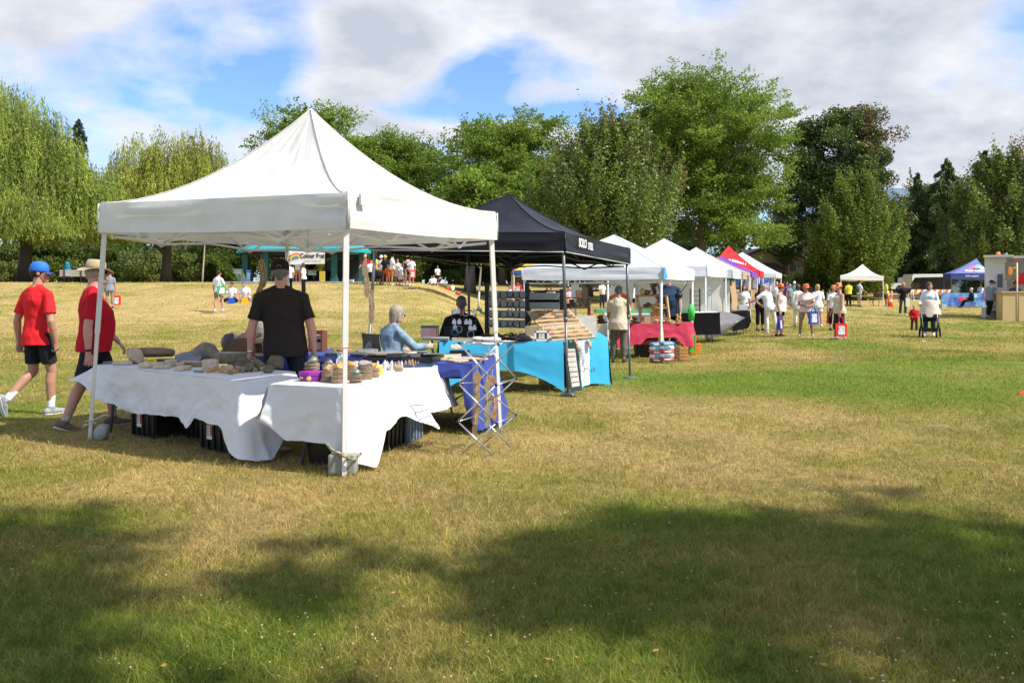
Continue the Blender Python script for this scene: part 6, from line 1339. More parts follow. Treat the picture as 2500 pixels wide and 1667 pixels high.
# framed sign
A=zr(1332,668,12.62);B=zr(1516,795,12.62); sg=empty('framed_sign',((A.x+B.x)/2,12.62,B.z),0,'small white-framed sign with grey mount on the cyan table','sign'); w=B.x-A.x;h=A.z-B.z; mb=MB()
for cx_,cz,ww,hh in ((0,h-.012,w,.028),(0,.012,w,.028),(-w/2+.012,h/2,.028,h),(w/2-.012,h/2,.028,h)): mb.box((cx_,0,cz),(ww,.02,hh))
mb.build('frame',INKW,sg); mb=MB(); mb.box((0,.005,h/2),(w*.9,.006,h*.88)); mb.build('mount',mat('mount_grey',(.10,.10,.12)),sg); mb=MB(); mb.box((0,-.001,h/2),(w*.4,.006,h*.5)); cd2=mb.build('card',INKW,sg); text(S,'MENU\no o o',Vector((0,-.006,h/2)),h*.14,frame((1,0,0),(0,0,1)),INK2,'lettering',sg,ext=.0005)
# necklace rack of black posts and grey ledges
def zq(x,y,d): return zr(x,y,d)
nr=empty('display_rack',(X(1235,13.6),13.6,.74),0,'black two-post rack with grey ledges of bracelets behind the cyan table','display rack'); o=nr.location
for x in (728,1237): 
    mb=MB(); A=zq(x,95,13.6); B=zq(x,700,13.6); mb.box((A+B)/2-o,(.075,.05,(A.z-B.z)+.1)); mb.build('post',PBK,nr)
LG=mat('ledge_grey',(.40,.39,.37),var=.06); LK=mat('bracelet_dark',(.03,.022,.02),rough=.3)
for j,(yl,yr) in enumerate(((205,210),(325,335),(452,462),(573,583))):
    A=zq(745,yl,13.5);B=zq(1215,yr,13.5); mb=MB(); u_=Vector((0,-.045,-.06)); mb.hexa([A+u_-o,B+u_-o,B+u_-o+Vector((0,.02,.0)),A+u_-o+Vector((0,.02,0))],[A-u_-o,B-u_-o,B-u_-o+Vector((0,.02,0)),A-u_-o+Vector((0,.02,0))]); lg=mb.build('ledge',LG,nr)
    for k in range(6):
        q=A.lerp(B,.07+.172*k)-o+Vector((0,-.04,.0)); mb=MB(); r_=.050+.008*((k*7+j*3)%3-1); pts=[q+Vector((r_*math.cos(t),-.01-.012*math.sin(t),r_*.95*math.sin(t))) for t in [math.radians(q_) for q_ in range(130,411,20)]]; mb.tube(pts,.0075,6); mb.build('bracelet',LK,lg)
nr2=empty('display_rack',(X(1328,14.0),14.0,.74),0,'empty rack with two plain grey ledges behind the ring board','display rack'); o=nr2.location
for x in (1250,1665): mb=MB(); A=zq(x+12,135,14.0); B=zq(x+12,700,14.0); mb.box((A+B)/2-o,(.06,.05,A.z-B.z)); mb.build('post',PBK,nr2)
mb=MB(); mb.tube([zq(1260,160,14)-o,zq(1680,165,14)-o],.012,6); mb.build('top_bar',PBK,nr2)
for yl in (242,330): A=zq(1262,yl,13.95);B=zq(1650,yl,13.95); mb=MB(); mb.box((A+B)/2-o,(B.x-A.x,.03,.15)); mb.build('ledge',LG,nr2)
# jewellery heaps on the cyan table
def heap(label,x0,x1,y,d,m,n=30,seed=1,hgt=.04,name='jewellery_tray',base=CARD,cat='tray'):
    A=zr(x0,y,d);B=zr(x1,y,d); w=B.x-A.x; t_=empty(name,((A.x+B.x)/2,d,.75),0,label,cat); mb=MB(); mb.box((0,0,.02),(w,.22,.04)); mb.build('body',base,t_); mb=MB(); r_=random.Random(seed)
    for i in range(n): q=Vector((r_.uniform(-w*.47,w*.47),r_.uniform(-.1,.1),.045+r_.uniform(0,hgt))); a=r_.uniform(0,3); R_=r_.uniform(.015,.03); mb.tube([q+Vector((R_*math.cos(t),R_*math.sin(t)*.6,R_*.5*math.sin(t+a))) for t in (0,1.05,2.1,3.14,4.2,5.2,6.28)],.005,4)
    x_=mb.build('jewellery',m,t_); props(x_,kind='stuff'); return t_
JM=mat('jewellery_mix',(.03,.02,.02),c2=(.40,.10,.08),scale=14,thr=(.55,7),rough=.3)
heap('long tray of dark and red jewellery on the left of the cyan table',650,1000,735,12.9,JM,60,2); heap('tray of black jewellery before the bracelet rack',1005,1215,725,13.0,LK,40,3)
heap('low wooden board on the far left of the cyan table',285,610,750,12.75,LK,4,4,hgt=.005,base=WOODL,name='wooden_board',cat='board')
mb=MB(); q=zr(1080,775,12.6); mb.ell((0,0,0),.27,.08,.045,n=14,m=6); mb.ell((.12,0,.02),.12,.07,.05,n=12,m=6); o_=mb.build('black_cloth',CKS,label='crumpled black cloth on the cyan table edge',cat='cloth'); o_.location=(q.x,12.62,.77)
mb=MB(); mb.ell((0,0,0),.06,.05,.035,n=10,m=6); mb.ell((.05,.02,0),.045,.04,.03,n=10,m=6); o_=mb.build('driftwood_piece',WOODL,label='small pale wood piece right of the black cloth',cat='wood'); q=zr(1255,765,12.6); o_.location=(q.x,12.7,.785)
mb=MB(); mb.ell((0,0,0),.22,.06,.035,n=12,m=6); mb.ell((-.12,0,.01),.10,.05,.035,n=12,m=6); mb.ell((.11,0,.01),.10,.05,.03,n=12,m=6); o_=mb.build('white_cloth',CWO,label='rolled off-white cloth at the front of the cyan table',cat='cloth'); q=zr(720,775,12.55); o_.location=(q.x,12.55,.775)
# earring carousel: black stand with white cards
es=empty('earring_stand',(X(1121,13.0),13.0,.745),0,'black wire stand hung with white jewellery cards in front of the seated vendor','display stand'); o=es.location; mb=MB()
A=zr(282,410,13.0);B=zr(585,410,13.0)
for yy in (410,470): mb.tube([zr(282,yy,13.0)-o,zr(585,yy,13.0)-o],.007,5)
for xx in (282,585): mb.tube([zr(xx,405,13.0)-o,zr(xx,745,13.0)-o],.008,5)
for yy in (540,610): mb.tube([zr(282,yy,13.0)-o,zr(585,yy,13.0)-o],.005,5)
mb.tube([zr(430,405,13.03)-o,zr(430,745,13.03)-o],.010,5); mb.build('frame',PBK,es)
for x,y in ((312,425),(360,422),(560,428),(308,557),(374,557),(463,560),(510,560),(318,630),(515,632),(566,634)):
    q=zr(x,y,12.96)-o; mb=MB(); mb.box(q,(.058,.004,.055)); mb.box(q+Vector((0,0,.036)),(.028,.004,.03)); mb.build('card',INKW,es)
for x,y,r_,m in ((405,440,.03,RN[3]),(455,440,.04,RN[4]),(370,645,.045,RN[4]),(318,680,.05,mat('ring_teal',(.05,.35,.4))),(520,712,.05,RN[4])):
    q=zr(x,y,12.95)-o; mb=MB(); mb.tube([q+Vector((r_*math.cos(t*.628),0,r_*1.15*math.sin(t*.628))) for t in range(11)],.005,5); mb.build('bangle',m,es)
# leaning board in front and printed cloth
A,B_,C_,D_=P(1374,835,12.35),P(1406,835,12.3),P(1421,951,12.05),P(1393,956,12.05)
lb=empty('display_board',D_,0,'dark green framed board with rows of rings leaning against the cyan table','display board'); o=lb.location; nn=(B_-A).cross(D_-A).normalized()
if nn.y<0: nn=-nn
mb=MB(); mb.hexa([A-o+nn*.02,D_-o+nn*.02,C_-o+nn*.02,B_-o+nn*.02],[A-o,D_-o,C_-o,B_-o]); mb.build('frame',mat('frame_green',(.025,.06,.055)),lb)
def bil(u,v): return (A.lerp(B_,u)).lerp(D_.lerp(C_,u),v)
mb=MB(); mb.add([bil(.18,.14)-o-nn*.004,bil(.86,.14)-o-nn*.004,bil(.86,.92)-o-nn*.004,bil(.18,.92)-o-nn*.004],[(3,2,1,0)]); mb.build('panel',CWO,lb)
for j in range(7):
    mb=MB()
    for k in range(6): q=bil(.26+.105*k,.20+.105*j)-o-nn*.008; mb.ell(q,.006,.004,.012,n=6,m=4)
    x_=mb.build('ring_row',RN[(j*3)%5],lb); props(x_,kind='stuff')
lb2,_,_=boxthing('black_case','dark fabric case standing beneath the cyan tables behind the leaning board','case',(1362,852),(1384,945),.3,CKS,12.75)
V=[];Fc=[]; tl,tr_,bl_,br_=P(1411,831,12.75),P(1438,831,12.8),P(1421,942,12.4),P(1440,938,12.45); o=(tl+br_)/2
for i in range(13):
    for j in range(21): u=i/12;v=j/20; q=(tl.lerp(tr_,u)).lerp(bl_.lerp(br_,u),v); q.y+=.03*nz(u*3+v*2,v*4)-.02*math.sin(u*3.1); q.x+=.012*nz(v*6,u); V.append(q-o)
for i in range(12):
    for j in range(20): k=i*21+j; Fc.append((k,k+21,k+22,k+1))
me=bpy.data.meshes.new('printed_banner'); me.from_pydata(V,[],Fc); me.polygons.foreach_set('use_smooth',[True]*len(Fc)); pb_=link('cloth_banner',me,CLW,label='white cloth banner with teal paisley print hanging from the cyan table',cat='banner',loc=o)
TP=mat('print_teal',(.10,.30,.33)); 
for k in range(7):
    mb=MB(); q=tl.lerp(tr_,.5).lerp(bl_.lerp(br_,.5),.18+.05*k)-o+Vector((0,-.06,0)); w_=.055*math.sin(math.pi*(k+1)/8.5); mb.tube([q+Vector((-w_,0,.02)),q+Vector((-w_*.5,0,-.01)),q+Vector((0,0,.015)),q+Vector((w_*.5,0,-.01)),q+Vector((w_,0,.02))],.004,4); mb.build('print',TP,pb_)
text(S,'& Mull',tl.lerp(tr_,.6).lerp(bl_.lerp(br_,.6),.66)-o+Vector((0,-.05,0)),.10,frame((1,0,0),(0,0,1)),INK2,'lettering',pb_,ext=.001)
mb=MB(); mb.tube([P(1405,830,12.7),P(1409,846,12.62),P(1414,858,12.6)],[.03,.035,.02],8,flat=.5); o_=mb.build('brown_scarf',mat('scarf_brown',(.25,.09,.04),c2=(.5,.4,.3),scale=30,thr=(.5,6)),label='patterned brown scarf draped left of the white cloth banner',cat='scarf'); 
mb=MB(); mb.tube([P(1433,829,12.75),P(1440,838,12.7),P(1442,850,12.65)],[.03,.035,.02],8,flat=.5); o_=mb.build('brown_scarf',mat('scarf_brown2',(.30,.16,.09),c2=(.5,.4,.3),scale=30,thr=(.5,6)),label='patterned brown scarf draped right of the white cloth banner',cat='scarf')
A=P(1407,768,14.6);B=P(1458,824,14.2); wb=empty('grey_board',(0,0,0),0,'pale grey panel leaning behind the ring board on the cyan table','panel'); mb=MB(); mb.hexa([P(1411,824,14.3),P(1459,823,14.2),P(1459,823,14.25),P(1411,824,14.35)],[P(1407,768,14.7),P(1454,771,14.6),P(1454,771,14.65),P(1407,768,14.75)]); mb.build('board',mat('panel_pale',(.42,.42,.38)),wb)
# ---- seated vendors
def chair(label,pos,rz,m=PBK,seatz=.44,group=None,fab=None):
    c=empty('folding_chair',pos,math.radians(rz),label,'chair',group); fab=fab or m; mb=MB(); mb.box((0,.0,seatz),(.44,.42,.03)); mb.build('seat',fab,c); mb=MB(); mb.box((0,-.23,seatz+.36),(.44,.03,.22)); mb.build('backrest',fab,c)
    for sx in(-1,1):
        mb=MB(); mb.tube([(sx*.22,-.25,seatz+.48),(sx*.22,-.19,seatz),(sx*.22,.24,0)],.012,6); mb.build('leg',m,c); mb=MB(); mb.tube([(sx*.20,.16,seatz),(sx*.20,-.24,0)],.012,6); mb.build('leg',m,c)
        mb=MB(); mb.tube([(sx*.24,-.22,seatz+.22),(sx*.25,.18,seatz+.22)],.018,6); mb.build('armrest',m,c)
    return c
SIT=lambda a=0:[((-.18,1,-.12),(0,.05,-1)),((.18,1,-.12),(0,.12,-1))]
p_=G(945,11.6); chair('black folding chair of the grey-haired vendor in denim',p_,-52)
sc=person('grey-haired vendor in pale denim jacket and lilac shirt sitting sideways on a folding chair',p_,-48,h=1.66,g=1.22,fem=True,belly=.02,skin=0,top=cloth('denim_pale',(.10,.18,.27),c2=(.30,.40,.50)),sleeve=.95,hem=-.05,bottom=('pants',CJN,1.9),shoes=SHG,hair=('greyblond','bob'),
  arms=[((-.25,.5,-1),(.1,1,-.05)),((.22,.75,-.75),(-.1,1,.0))],legs=SIT(),lean=(.0,.22,1),hipz=.52,look=-15,vox=.011,fold=.008,glasses=SUNG)
mb=MB(); mb.loft([(sc['T'](-.12,.02),sc['R']*.235,sc['FW']*.20),(sc['T'](.05,.02),sc['R']*.215,sc['FW']*.18)],18); lp=mb.build('shirt_tail',CPU,label=None); lp.parent=sc['root']; lp.matrix_parent_inverse=(Matrix.Translation(sc['root'].location)@Matrix.Rotation(math.radians(-48),4,'Z')).inverted()
mb=MB(); p2=G(898,11.3); o_=mb.ell((0,0,0),.13,.12,.22,n=12,m=8).build('coat',CGY,label='grey coat slung over the back of the denim vendor chair',cat='coat'); o_.location=(X(912,11.5),11.5,.62)
# small folding table with basket beside the vendor
q4=[xy(1030,12.6),xy(1095,12.4),xy(1098,12.9),xy(1035,13.1)]; table('small grey side table left of the seated vendor in black',*q4,z=.80,top=mat('top_grey',(.32,.33,.35)))
tb,w,h=boxthing('plastic_tub','clear plastic tub with dark lid on the side table','box',(1028,786),(1068,812),.25,mat('tub_clear',(.22,.25,.28),c2=(.28,.10,.08),scale=5,rough=.2),12.7,lidm=PBK); tb.location.z=.80
p_=G(1126,13.9); chair('black folding chair of the vendor in black',p_,-5)
person('vendor in black sweater with cropped grey hair seated with back to the camera',p_,-6,h=1.78,g=1.24,skin=3,top=CDK,sleeve=.95,bottom=('pants',CDK,1.9),hair=('greydark','cropped'),arms=[((-.42,.25,-1),(.3,.8,-.3)),((.42,.25,-1),(-.2,.8,-.3))],legs=SIT(),hipz=.56,nod=.12,vox=.012,fold=.005)
# ============================================================ wood-craft stall (white canopy with blue tab)
QR=[xy(1500,18.6),xy(1676,19.3),xy(1690,20.1),xy(1512,19.6)]
table('folding table under the maroon cloth',*QR,z=.735)
drape('tablecloth','maroon tablecloth on the wood-craft table, hanging lower at its corners',QR,.74,{0:[(0,.5,.05,0),(.3,.44,.06,0),(.45,.30,.03,0),(.8,.30,.03,0),(.93,.52,.08,.05),(1.0,.55,.14,.1)],1:[(0,.55,.12,0),(1,.4,.10,0)],3:[(0,.5,.05,0),(1,.5,.05,0)]},CLR,amp=.03,seed=3)
def z3(x,y,d): return P(1400+x/4.611,560+y/4.611,d)
ws=empty('wooden_shelf',z3(900,1080,19.4),0,'tapered open wooden shelf stacked with carved toys on the maroon table','shelf'); o=ws.location
for a,b in (((715,745),(775,1080)),((1045,745),(1085,1070))): mb=MB(); mb.tube([z3(a[0],a[1],19.5)-o,z3(b[0],b[1],19.4)-o],.035,4); mb.build('side_rail',WOODL,ws)
for y,x0,x1 in ((748,700,1050),(882,735,1060),(1000,765,1080)): 
    mb=MB(); A=z3(x0,y,19.5)-o;B=z3(x1,y,19.5)-o; mb.hexa([A+Vector((0,-.12,-.02)),B+Vector((0,-.12,-.02)),B+Vector((0,.12,-.02)),A+Vector((0,.12,-.02))],[A+Vector((0,-.12,.02)),B+Vector((0,-.12,.02)),B+Vector((0,.12,.02)),A+Vector((0,.12,.02))]); mb.build('shelf_board',mat('wood_mid',(.36,.20,.09),var=.2),ws)
def toy(label,x,y,d,w,h,m,k): 
    q=z3(x,y,d); mb=MB(); rs=random.Random(k)
    for i in range(5): mb.ell((rs.uniform(-w*.4,w*.4),rs.uniform(-.03,.03),h*(.2+.15*i)),w*rs.uniform(.18,.35),.03,h*rs.uniform(.15,.3),n=7,m=5)
    mb.box((0,0,h*.06),(w,.08,h*.12)); o_=mb.build('wooden_carving',m,label=label,cat='carving',group='wooden carvings on the maroon table'); o_.location=q; return o_
WD=[WOODL,mat('wood_honey',(.50,.28,.09),var=.2),WOOD,WOODD]
for k,(x,y,w,h,m,l) in enumerate([(765,745,.10,.17,0,'narrow carving at the left end of the top shelf'),(840,745,.16,.14,2,'row of small dark figures on top of the shelf'),(905,745,.12,.30,3,'tall dark figure behind the picture frame'),(830,880,.20,.11,3,'dark animal lying on the middle shelf'),(905,880,.14,.09,1,'honey-coloured figure on the middle shelf'),(985,880,.14,.10,1,'orange-toned carving at the right of the middle shelf'),
   (940,1000,.22,.26,1,'tall honey-coloured carved cluster on the lower shelf'),(1020,1000,.13,.16,2,'brown carving at the right of the lower shelf'),(720,1070,.22,.09,2,'low brown carved box left of the shelf foot'),(690,1060,.14,.16,3,'dark carving behind the standing customer'),(940,1065,.24,.10,0,'pale wood slice before the shelf'),(1130,1060,.26,.10,0,'pale driftwood carving right of the shelf'),(1190,1045,.12,.18,1,'small wooden box standing at the table end'),(1040,1060,.18,.10,2,'brown carved tray between the pale slices'),(330,1050,.22,.18,3,'dark carved box left of the customer'),(300,1060,.2,.1,3,'low dark carving at the left end of the maroon table')]):
    toy(l,x,y,19.2 if y>1005 else 19.45,w,h,WD[m],k)
mb=MB(); A=z3(865,610,19.6);B=z3(1000,735,19.6); mb.hexa([A,z3(930,600,19.6),z3(930,600,19.63),A+Vector((0,.03,0))],[z3(905,745,19.5),B,B+Vector((0,.03,0)),z3(905,745,19.53)]); 
pf=empty('picture_frame',A,0,'tilted wooden frame with white mount on top of the wooden shelf','frame'); mb=MB()
cs=[z3(865,612,19.6),z3(945,600,19.6),z3(990,735,19.5),z3(910,748,19.5)]
for i in range(4): mb.tube([cs[i]-A,cs[(i+1)%4]-A],.022,4)
mb.build('frame',WOOD,pf); mb=MB(); mb.quad(*[c-A+Vector((0,.012,0)) for c in cs]); mb.build('mount',INKW,pf)
b,w,h=boxthing('notice_card','pale wooden notice with writing at the foot of the shelf','sign',(1574,774),(1590,794),.02,WOODL,19.0)
for i in range(4): text(S,'~~~',Vector((0,-.02,h*(.8-.2*i))),h*.16,frame((1,0,0),(0,0,1)),INK2,'lettering',b,ext=.0005)
# goods on the grass
def crate(label,px0,px1,py0,py1,d,m,slats=4,dep=.3):
    A=P(px0,py0,d);B=P(px1,py1,d); w=B.x-A.x;h=A.z-B.z; c=empty('crate',((A.x+B.x)/2,d,tz(A.x,d)),0,label,'crate')
    for i in range(slats):
        z=h*(i+.5)/slats; hh=h/slats*.82; mb=MB(); mb.box((0,-dep/2,z),(w,.015,hh)); mb.box((0,dep/2,z),(w,.015,hh)); mb.box((-w/2,0,z),(.015,dep,hh)); mb.box((w/2,0,z),(.015,dep,hh)); mb.build('slat',m,c)
    mb=MB()
    for sx in(-1,1):
        for sy in(-1,1): mb.box((sx*(w/2-.02),sy*(dep/2-.02),h/2),(.03,.03,h))
    mb.build('corner_post',m,c); return c
crate('brown slatted wooden crate at the right front of the maroon table',1638,1655,843,874,18.4,WOOD); crate('honey wooden crate with black curved mark right of the brown one',1656,1676,840,873,18.5,mat('wood_orange',(.55,.28,.08),var=.15)); crate('bright orange wooden crate behind the green bin',1684,1709,832,858,20.3,mat('crate_orange',(.75,.32,.03),var=.1)); crate('wooden crate under the maroon table',1592,1632,818,840,19.3,WOOD)
def stackbags(px,py0,n,d,l):
    for k in range(n):
        A=P(px,py0-9.5*k,d); bg=empty('printed_bag',(A.x,d,A.z),R.uniform(-.1,.1),l%['bottom','second','third','fourth','topmost'][min(k,4)],'bag'); c=[(.45,.06,.05),(.75,.75,.72),(.08,.22,.5),(.35,.05,.07),(.7,.7,.7)][(k+int(px))%5]
        mb=MB(); mb.loft([((0,0,.004),(.13,0,0),(0,.08,0)),((0,0,.03),(.15,0,0),(0,.10,0)),((0,0,.065),(.15,0,0),(0,.10,0)),((0,0,.085),(.12,0,0),(0,.08,0))],10); mb.build('bag_body',mat('bag_%d'%((k+int(px))%5),c,c2=tuple(min(1,v*1.9+.12) for v in c),scale=22,thr=(.55,6)),bg); mb=MB(); mb.box((0,-.103,.047),(.13,.004,.035)); mb.build('bag_label',mat('baglab_%d'%(k%2),((.7,.7,.7),(.1,.3,.55))[k%2]),bg)
stackbags(1603,884,5,17.9,'%s printed bag of the left stack beside the white canopy leg'); stackbags(1628,882,5,17.8,'%s printed bag of the right stack beside the white canopy leg')
q=G(1590,19.3); tb=bin_('black tub with large white lettering under the maroon table',q.x,q.y+.1,0,(.75,.4,.42)); text(S,'SUPER',Vector((.12,-.225,.17)),.14,frame((1,0,0),(0,0,1)),INKW,'lettering',tb,bold=.004); mb=MB(); mb.box((-.1,-.215,.33),(.45,.02,.1)); mb.build('red_band',mat('band_red',(.5,.05,.03)),tb)
b,w,h=boxthing('green_bin','tall lime green bin standing beside the maroon table','bin',(1683,817),(1697,858),.16,mat('bin_lime',(.10,.55,.05)),19.6); bp,w,h=boxthing('black_bag','black patterned bag leaning on the lime green bin','bag',(1664,820),(1682,846),.12,mat('bag_black_white',(.03,.03,.03),c2=(.5,.5,.5),scale=12,thr=(.6,8)),19.4)
mb=MB(); q=G(1612,18.3); mb.loft([((0,0,.25),(.10,0,0),(0,.05,0)),((.02,0,.5),(.05,0,0),(0,.03,0)),((.04,0,.72),(.012,0,0),(0,.012,0))],10); o_=mb.build('broom',mat('broom_yellow',(.60,.50,.05)),label='yellow-green hand broom propped by the white canopy leg',cat='broom'); o_.location=q
mb=MB(); q=G(1688,20.6); mb.tube([(0,0,.0),(0,0,1.15)],.02,8); mb.loft([((0,0,.75),(.06,0,0),(0,.02,0)),((0,0,1.0),(.09,0,0),(0,.03,0)),((0,0,1.15),(.03,0,0),(0,.02,0))],8); o_=mb.build('green_spade',mat('spade_green',(.08,.6,.10)),label='bright green plastic garden tool tied to the rear canopy leg',cat='tool'); o_.location=q
# people of the stall
p_=ground(1510,884); person('customer in beige t-shirt and grey-green trousers browsing the maroon table, back to the camera',p_,-14,h=1.56,g=1.22,fem=True,skin=2,top=CBG,sleeve=.5,hem=.10,bottom=('pants',CGN,1.88),shoes=SHD,hair=('greydark','short'),arms=[((-.22,.35,-1),(-.1,.9,-.4)),((.2,.35,-1),(-.1,.9,-.35))],nod=.18,vox=.012,fold=.007)
p_=G(1512,20.6); person('visitor in orange top and white cap behind the beige-shirted customer',p_,160,h=1.66,g=1.15,skin=2,top=COR,sleeve=.5,bottom=('pants',CKH,1.9),hair=('dark','short'),hat=('cap',CW,CW),arms=[((-.2,.3,-1),(.2,.9,-.3)),((.2,.3,-1),(-.2,.9,-.3))],nod=.25)
p_=G(1632,22.6); person('tall seller in dark navy shirt standing inside the wood-craft stall',p_,172,h=1.90,g=1.3,belly=.06,skin=2,top=CNV,sleeve=.5,hem=.12,bottom=('pants',CDK,1.9),hair=('grey','short'),arms=[((-.22,.05,-1),(-.02,.2,-1)),((.22,.05,-1),(.02,.2,-1))],fold=.006,vox=.014)
# long white-topped table with green trays, black skirt, wind-blown grey sheet
QW=[xy(1475,22.6),xy(1757,24.2),xy(1745,25.0),xy(1470,23.4)]
table('long white-topped table behind the maroon one',*QW,z=.93 and .86,top=INKW)
for k,(x,l) in enumerate([(335,'green tray left of the customer head on the white-topped table'),(720,'green tray left of the wooden shelf'),(860,'green tray partly behind the wooden shelf'),(1160,'green tray in front of the navy seller'),(1275,'green tray right of the navy seller')]):
    q=z3(x,905,23.2); t_=empty('green_tray',(q.x,q.y+.15,.87),.06,l,'tray','green trays on the white-topped table'); mb=MB(); 
    for a,b_ in (((0,0,.01),(.42,.28,.02)),((0,-.14,.05),(.42,.012,.10)),((0,.14,.05),(.42,.012,.10)),((-.21,0,.05),(.012,.28,.10)),((.21,0,.05),(.012,.28,.10))): mb.box(a,b_)
    mb.build('body',mat('tray_green',(.10,.34,.18)),t_)
drape('tablecloth','black cloth skirt hanging from the white-topped table',QW,.85,{0:[(.55,.5,.02,0),(.8,.6,.04,0),(1.0,.6,.04,0)]},CLK,amp=.02,seed=2)
V=[];Fc=[]; pts0=[(1723,765),(1750,760),(1782,763),(1800,768),(1814,774)]; pts1=[(1727,825),(1745,822),(1765,818),(1785,800),(1815,775)]
for i in range(21):
    t_=i/20*4; k=min(3,int(t_)); f=t_-k; A=P(pts0[k][0]*(1-f)+pts0[k+1][0]*f,pts0[k][1]*(1-f)+pts0[k+1][1]*f,25+.05*i); B=P(pts1[k][0]*(1-f)+pts1[k+1][0]*f,pts1[k][1]*(1-f)+pts1[k+1][1]*f,24.4+.05*i)
    for j in range(11): v=j/10; q=A.lerp(B,v); q.y+=-.25*math.sin(v*3.1)+.06*nz(i*.3,v*4); V.append(q)
for i in range(20):
    for j in range(10): k=i*11+j; Fc.append((k,k+1,k+12,k+11))
me=bpy.data.meshes.new('sheet'); me.from_pydata(V,[],Fc); me.polygons.foreach_set('use_smooth',[True]*len(Fc)); link('windblown_sheet',me,mat('sheet_grey',(.13,.125,.125),rough=.5,bump=.01),label='dark grey plastic sheet billowing in the wind off the white-topped table',cat='sheet')
q=G(1731,25.4); bk_=empty('bucket',q,0,'cream bucket holding the leg of the second white canopy','bucket'); mb=MB(); mb.loft([((0,0,0),(.11,0,0),(0,.11,0)),((0,0,.24),(.14,0,0),(0,.14,0)),((0,0,.26),(.145,0,0),(0,.145,0))],16); mb.build('body',mat('bucket_cream',(.62,.58,.48)),bk_)
cr_=chair('white and blue folding chair beside the cream bucket',G(1718,26),20,m=mat('chair_blue',(.03,.1,.45)),fab=INKW,seatz=.36)
mr=empty('wire_rack',(X(1697,24.4),24.4,.87),0,'small black wire rack on the right end of the white-topped table','display rack'); 
for i in range(5): mb=MB(); mb.box((0,0,.05+i*.13),(.26,.14,.015)); mb.build('rack_shelf',PBK,mr)
mb=MB(); 
for sx in (-.13,.13): mb.box((sx,0,.32),(.015,.14,.64))
mb.build('frame',PBK,mr)
mr=empty('wire_rack',(X(1727,24.6),24.6,.87),0,'pale wire rack beside the small black one','display rack')
for i in range(6): mb=MB(); mb.tube([(-.12,0,.05+i*.12),(.12,0,.05+i*.12)],.008,4); mb.build('wire',ALU,mr)
mb=MB(); [mb.tube([(sx,0,0),(sx,0,.7)],.008,4) for sx in(-.12,0,.12)]; mb.build('frame',ALU,mr)
mb=MB(); mb.tube([(0,0,.0),(0,0,1.35)],.018,8); mb.tube([(0,0,1.35),(.1,0,1.5),(.2,0,1.62),(.22,0,1.8)],.012,6); mb.tube([(-.08,0,1.35),(.08,0,1.35)],.05,8); o_=mb.build('microphone_stand',PBK,label='black pole stand with bent arm beside the navy seller',cat='stand'); o_.location=G(1658,22.4)
# dark wooden display boxes behind the ring board
db=empty('wooden_shelf',P(1405,770,17.5),0,'dark two-tier wooden shelf of crates left of the wood-craft stall','shelf'); o=db.location
for y in (727,752): A=P(1373,y,17.5)-o;B=P(1440,y,17.5)-o; mb=MB(); mb.box((A+B)/2,(B.x-A.x,.3,.025)); mb.build('shelf_board',WOODD,db)
for x in (1375,1438): mb=MB(); A=P(x,725,17.5)-o; B=P(x,770,17.5)-o; mb.box((A+B)/2-Vector((0,0,.2)),(.04,.28,.8)); mb.build('post',WOODD,db)
for k,(a,b,m,l) in enumerate([((1407,708),(1422,726),WOOD,'brown box on the top tier of the dark shelf'),((1423,701),(1437,726),WOODD,'tall dark box at the right of the top tier'),((1391,731),(1402,751),WOODD,'dark box at the left of the lower tier'),((1404,738),(1436,750),mat('fretwork',(.12,.06,.03),c2=(.45,.33,.2),scale=20,thr=(.55,8)),'fretwork box on the lower tier')]): boxthing('wooden_box',l,'box',a,b,.2,m,17.4)
b,w,h=boxthing('white_board','white board with black clips behind the dark shelf','board',(1395,694),(1413,725),.03,INKW,17.9)
# ============================================================ stalls further along
lp=empty('leaning_board',G(1797,31),0,'tall brown board leaning beside the grey canopy leg','board'); o=lp.location; mb=MB(); mb.hexa([P(1790,757,30.6)-o,P(1805,758,30.8)-o,P(1805,758,31.4)-o,P(1790,757,31.2)-o],[P(1781,690,31.6)-o,P(1794,690,31.8)-o,P(1794,690,32)-o,P(1781,690,31.8)-o]); mb.build('board',mat('board_brown',(.30,.18,.08)),lp)
QK=[xy(1783,27.9),xy(1822,28.6),xy(1830,30.2),xy(1790,29.4)]
table('small table under the black cloth before the grey canopy',*QK,z=.75); drape('tablecloth','black cloth over the table before the grey canopy',QK,.755,{0:[(0,.6,.05,0),(1,.55,.05,0)],1:[(0,.45,.08,0),(1,.4,.05,0)]},CLK,amp=.02,seed=4)
b,w,h=boxthing('goods_box','white box of printed cards on the black-clothed table','box',(1805,745),(1825,757),.3,mat('cards_white',(.6,.6,.6),c2=(.7,.25,.2),scale=20,thr=(.62,8)),29)
st=[('red and white display rack under the tan canopy',1818,720,1828,748,34,(.6,.5,.45),(.5,.1,.1)),('pale blue display panel under the purple canopy',1830,728,1838,755,36,(.35,.42,.6),(.6,.6,.65)),('white table display with orange candles under the purple canopy',1834,707,1850,728,38,(.6,.3,.1),(.75,.6,.4)),('colourful hanging scarves under the tan canopy',1820,672,1828,705,37,(.1,.3,.4),(.6,.15,.15)),('striped cloths hanging under the purple canopy',1838,676,1848,705,41,(.2,.25,.45),(.55,.5,.4)),('pale goods rack under the red canopy',1868,690,1878,712,46,(.6,.58,.55),(.3,.1,.3)),('white panel with violet prints under the last canopy',1882,680,1892,718,51,(.65,.62,.66),(.35,.25,.5))]
for l,x0,y0,x1,y1,d,c,c2 in st: boxthing('goods_rack',l,'display rack',(x0,y0),(x1,y1),.4,mat('goods_%d'%x0,c,c2=c2,scale=9,thr=(.5,8)),d)
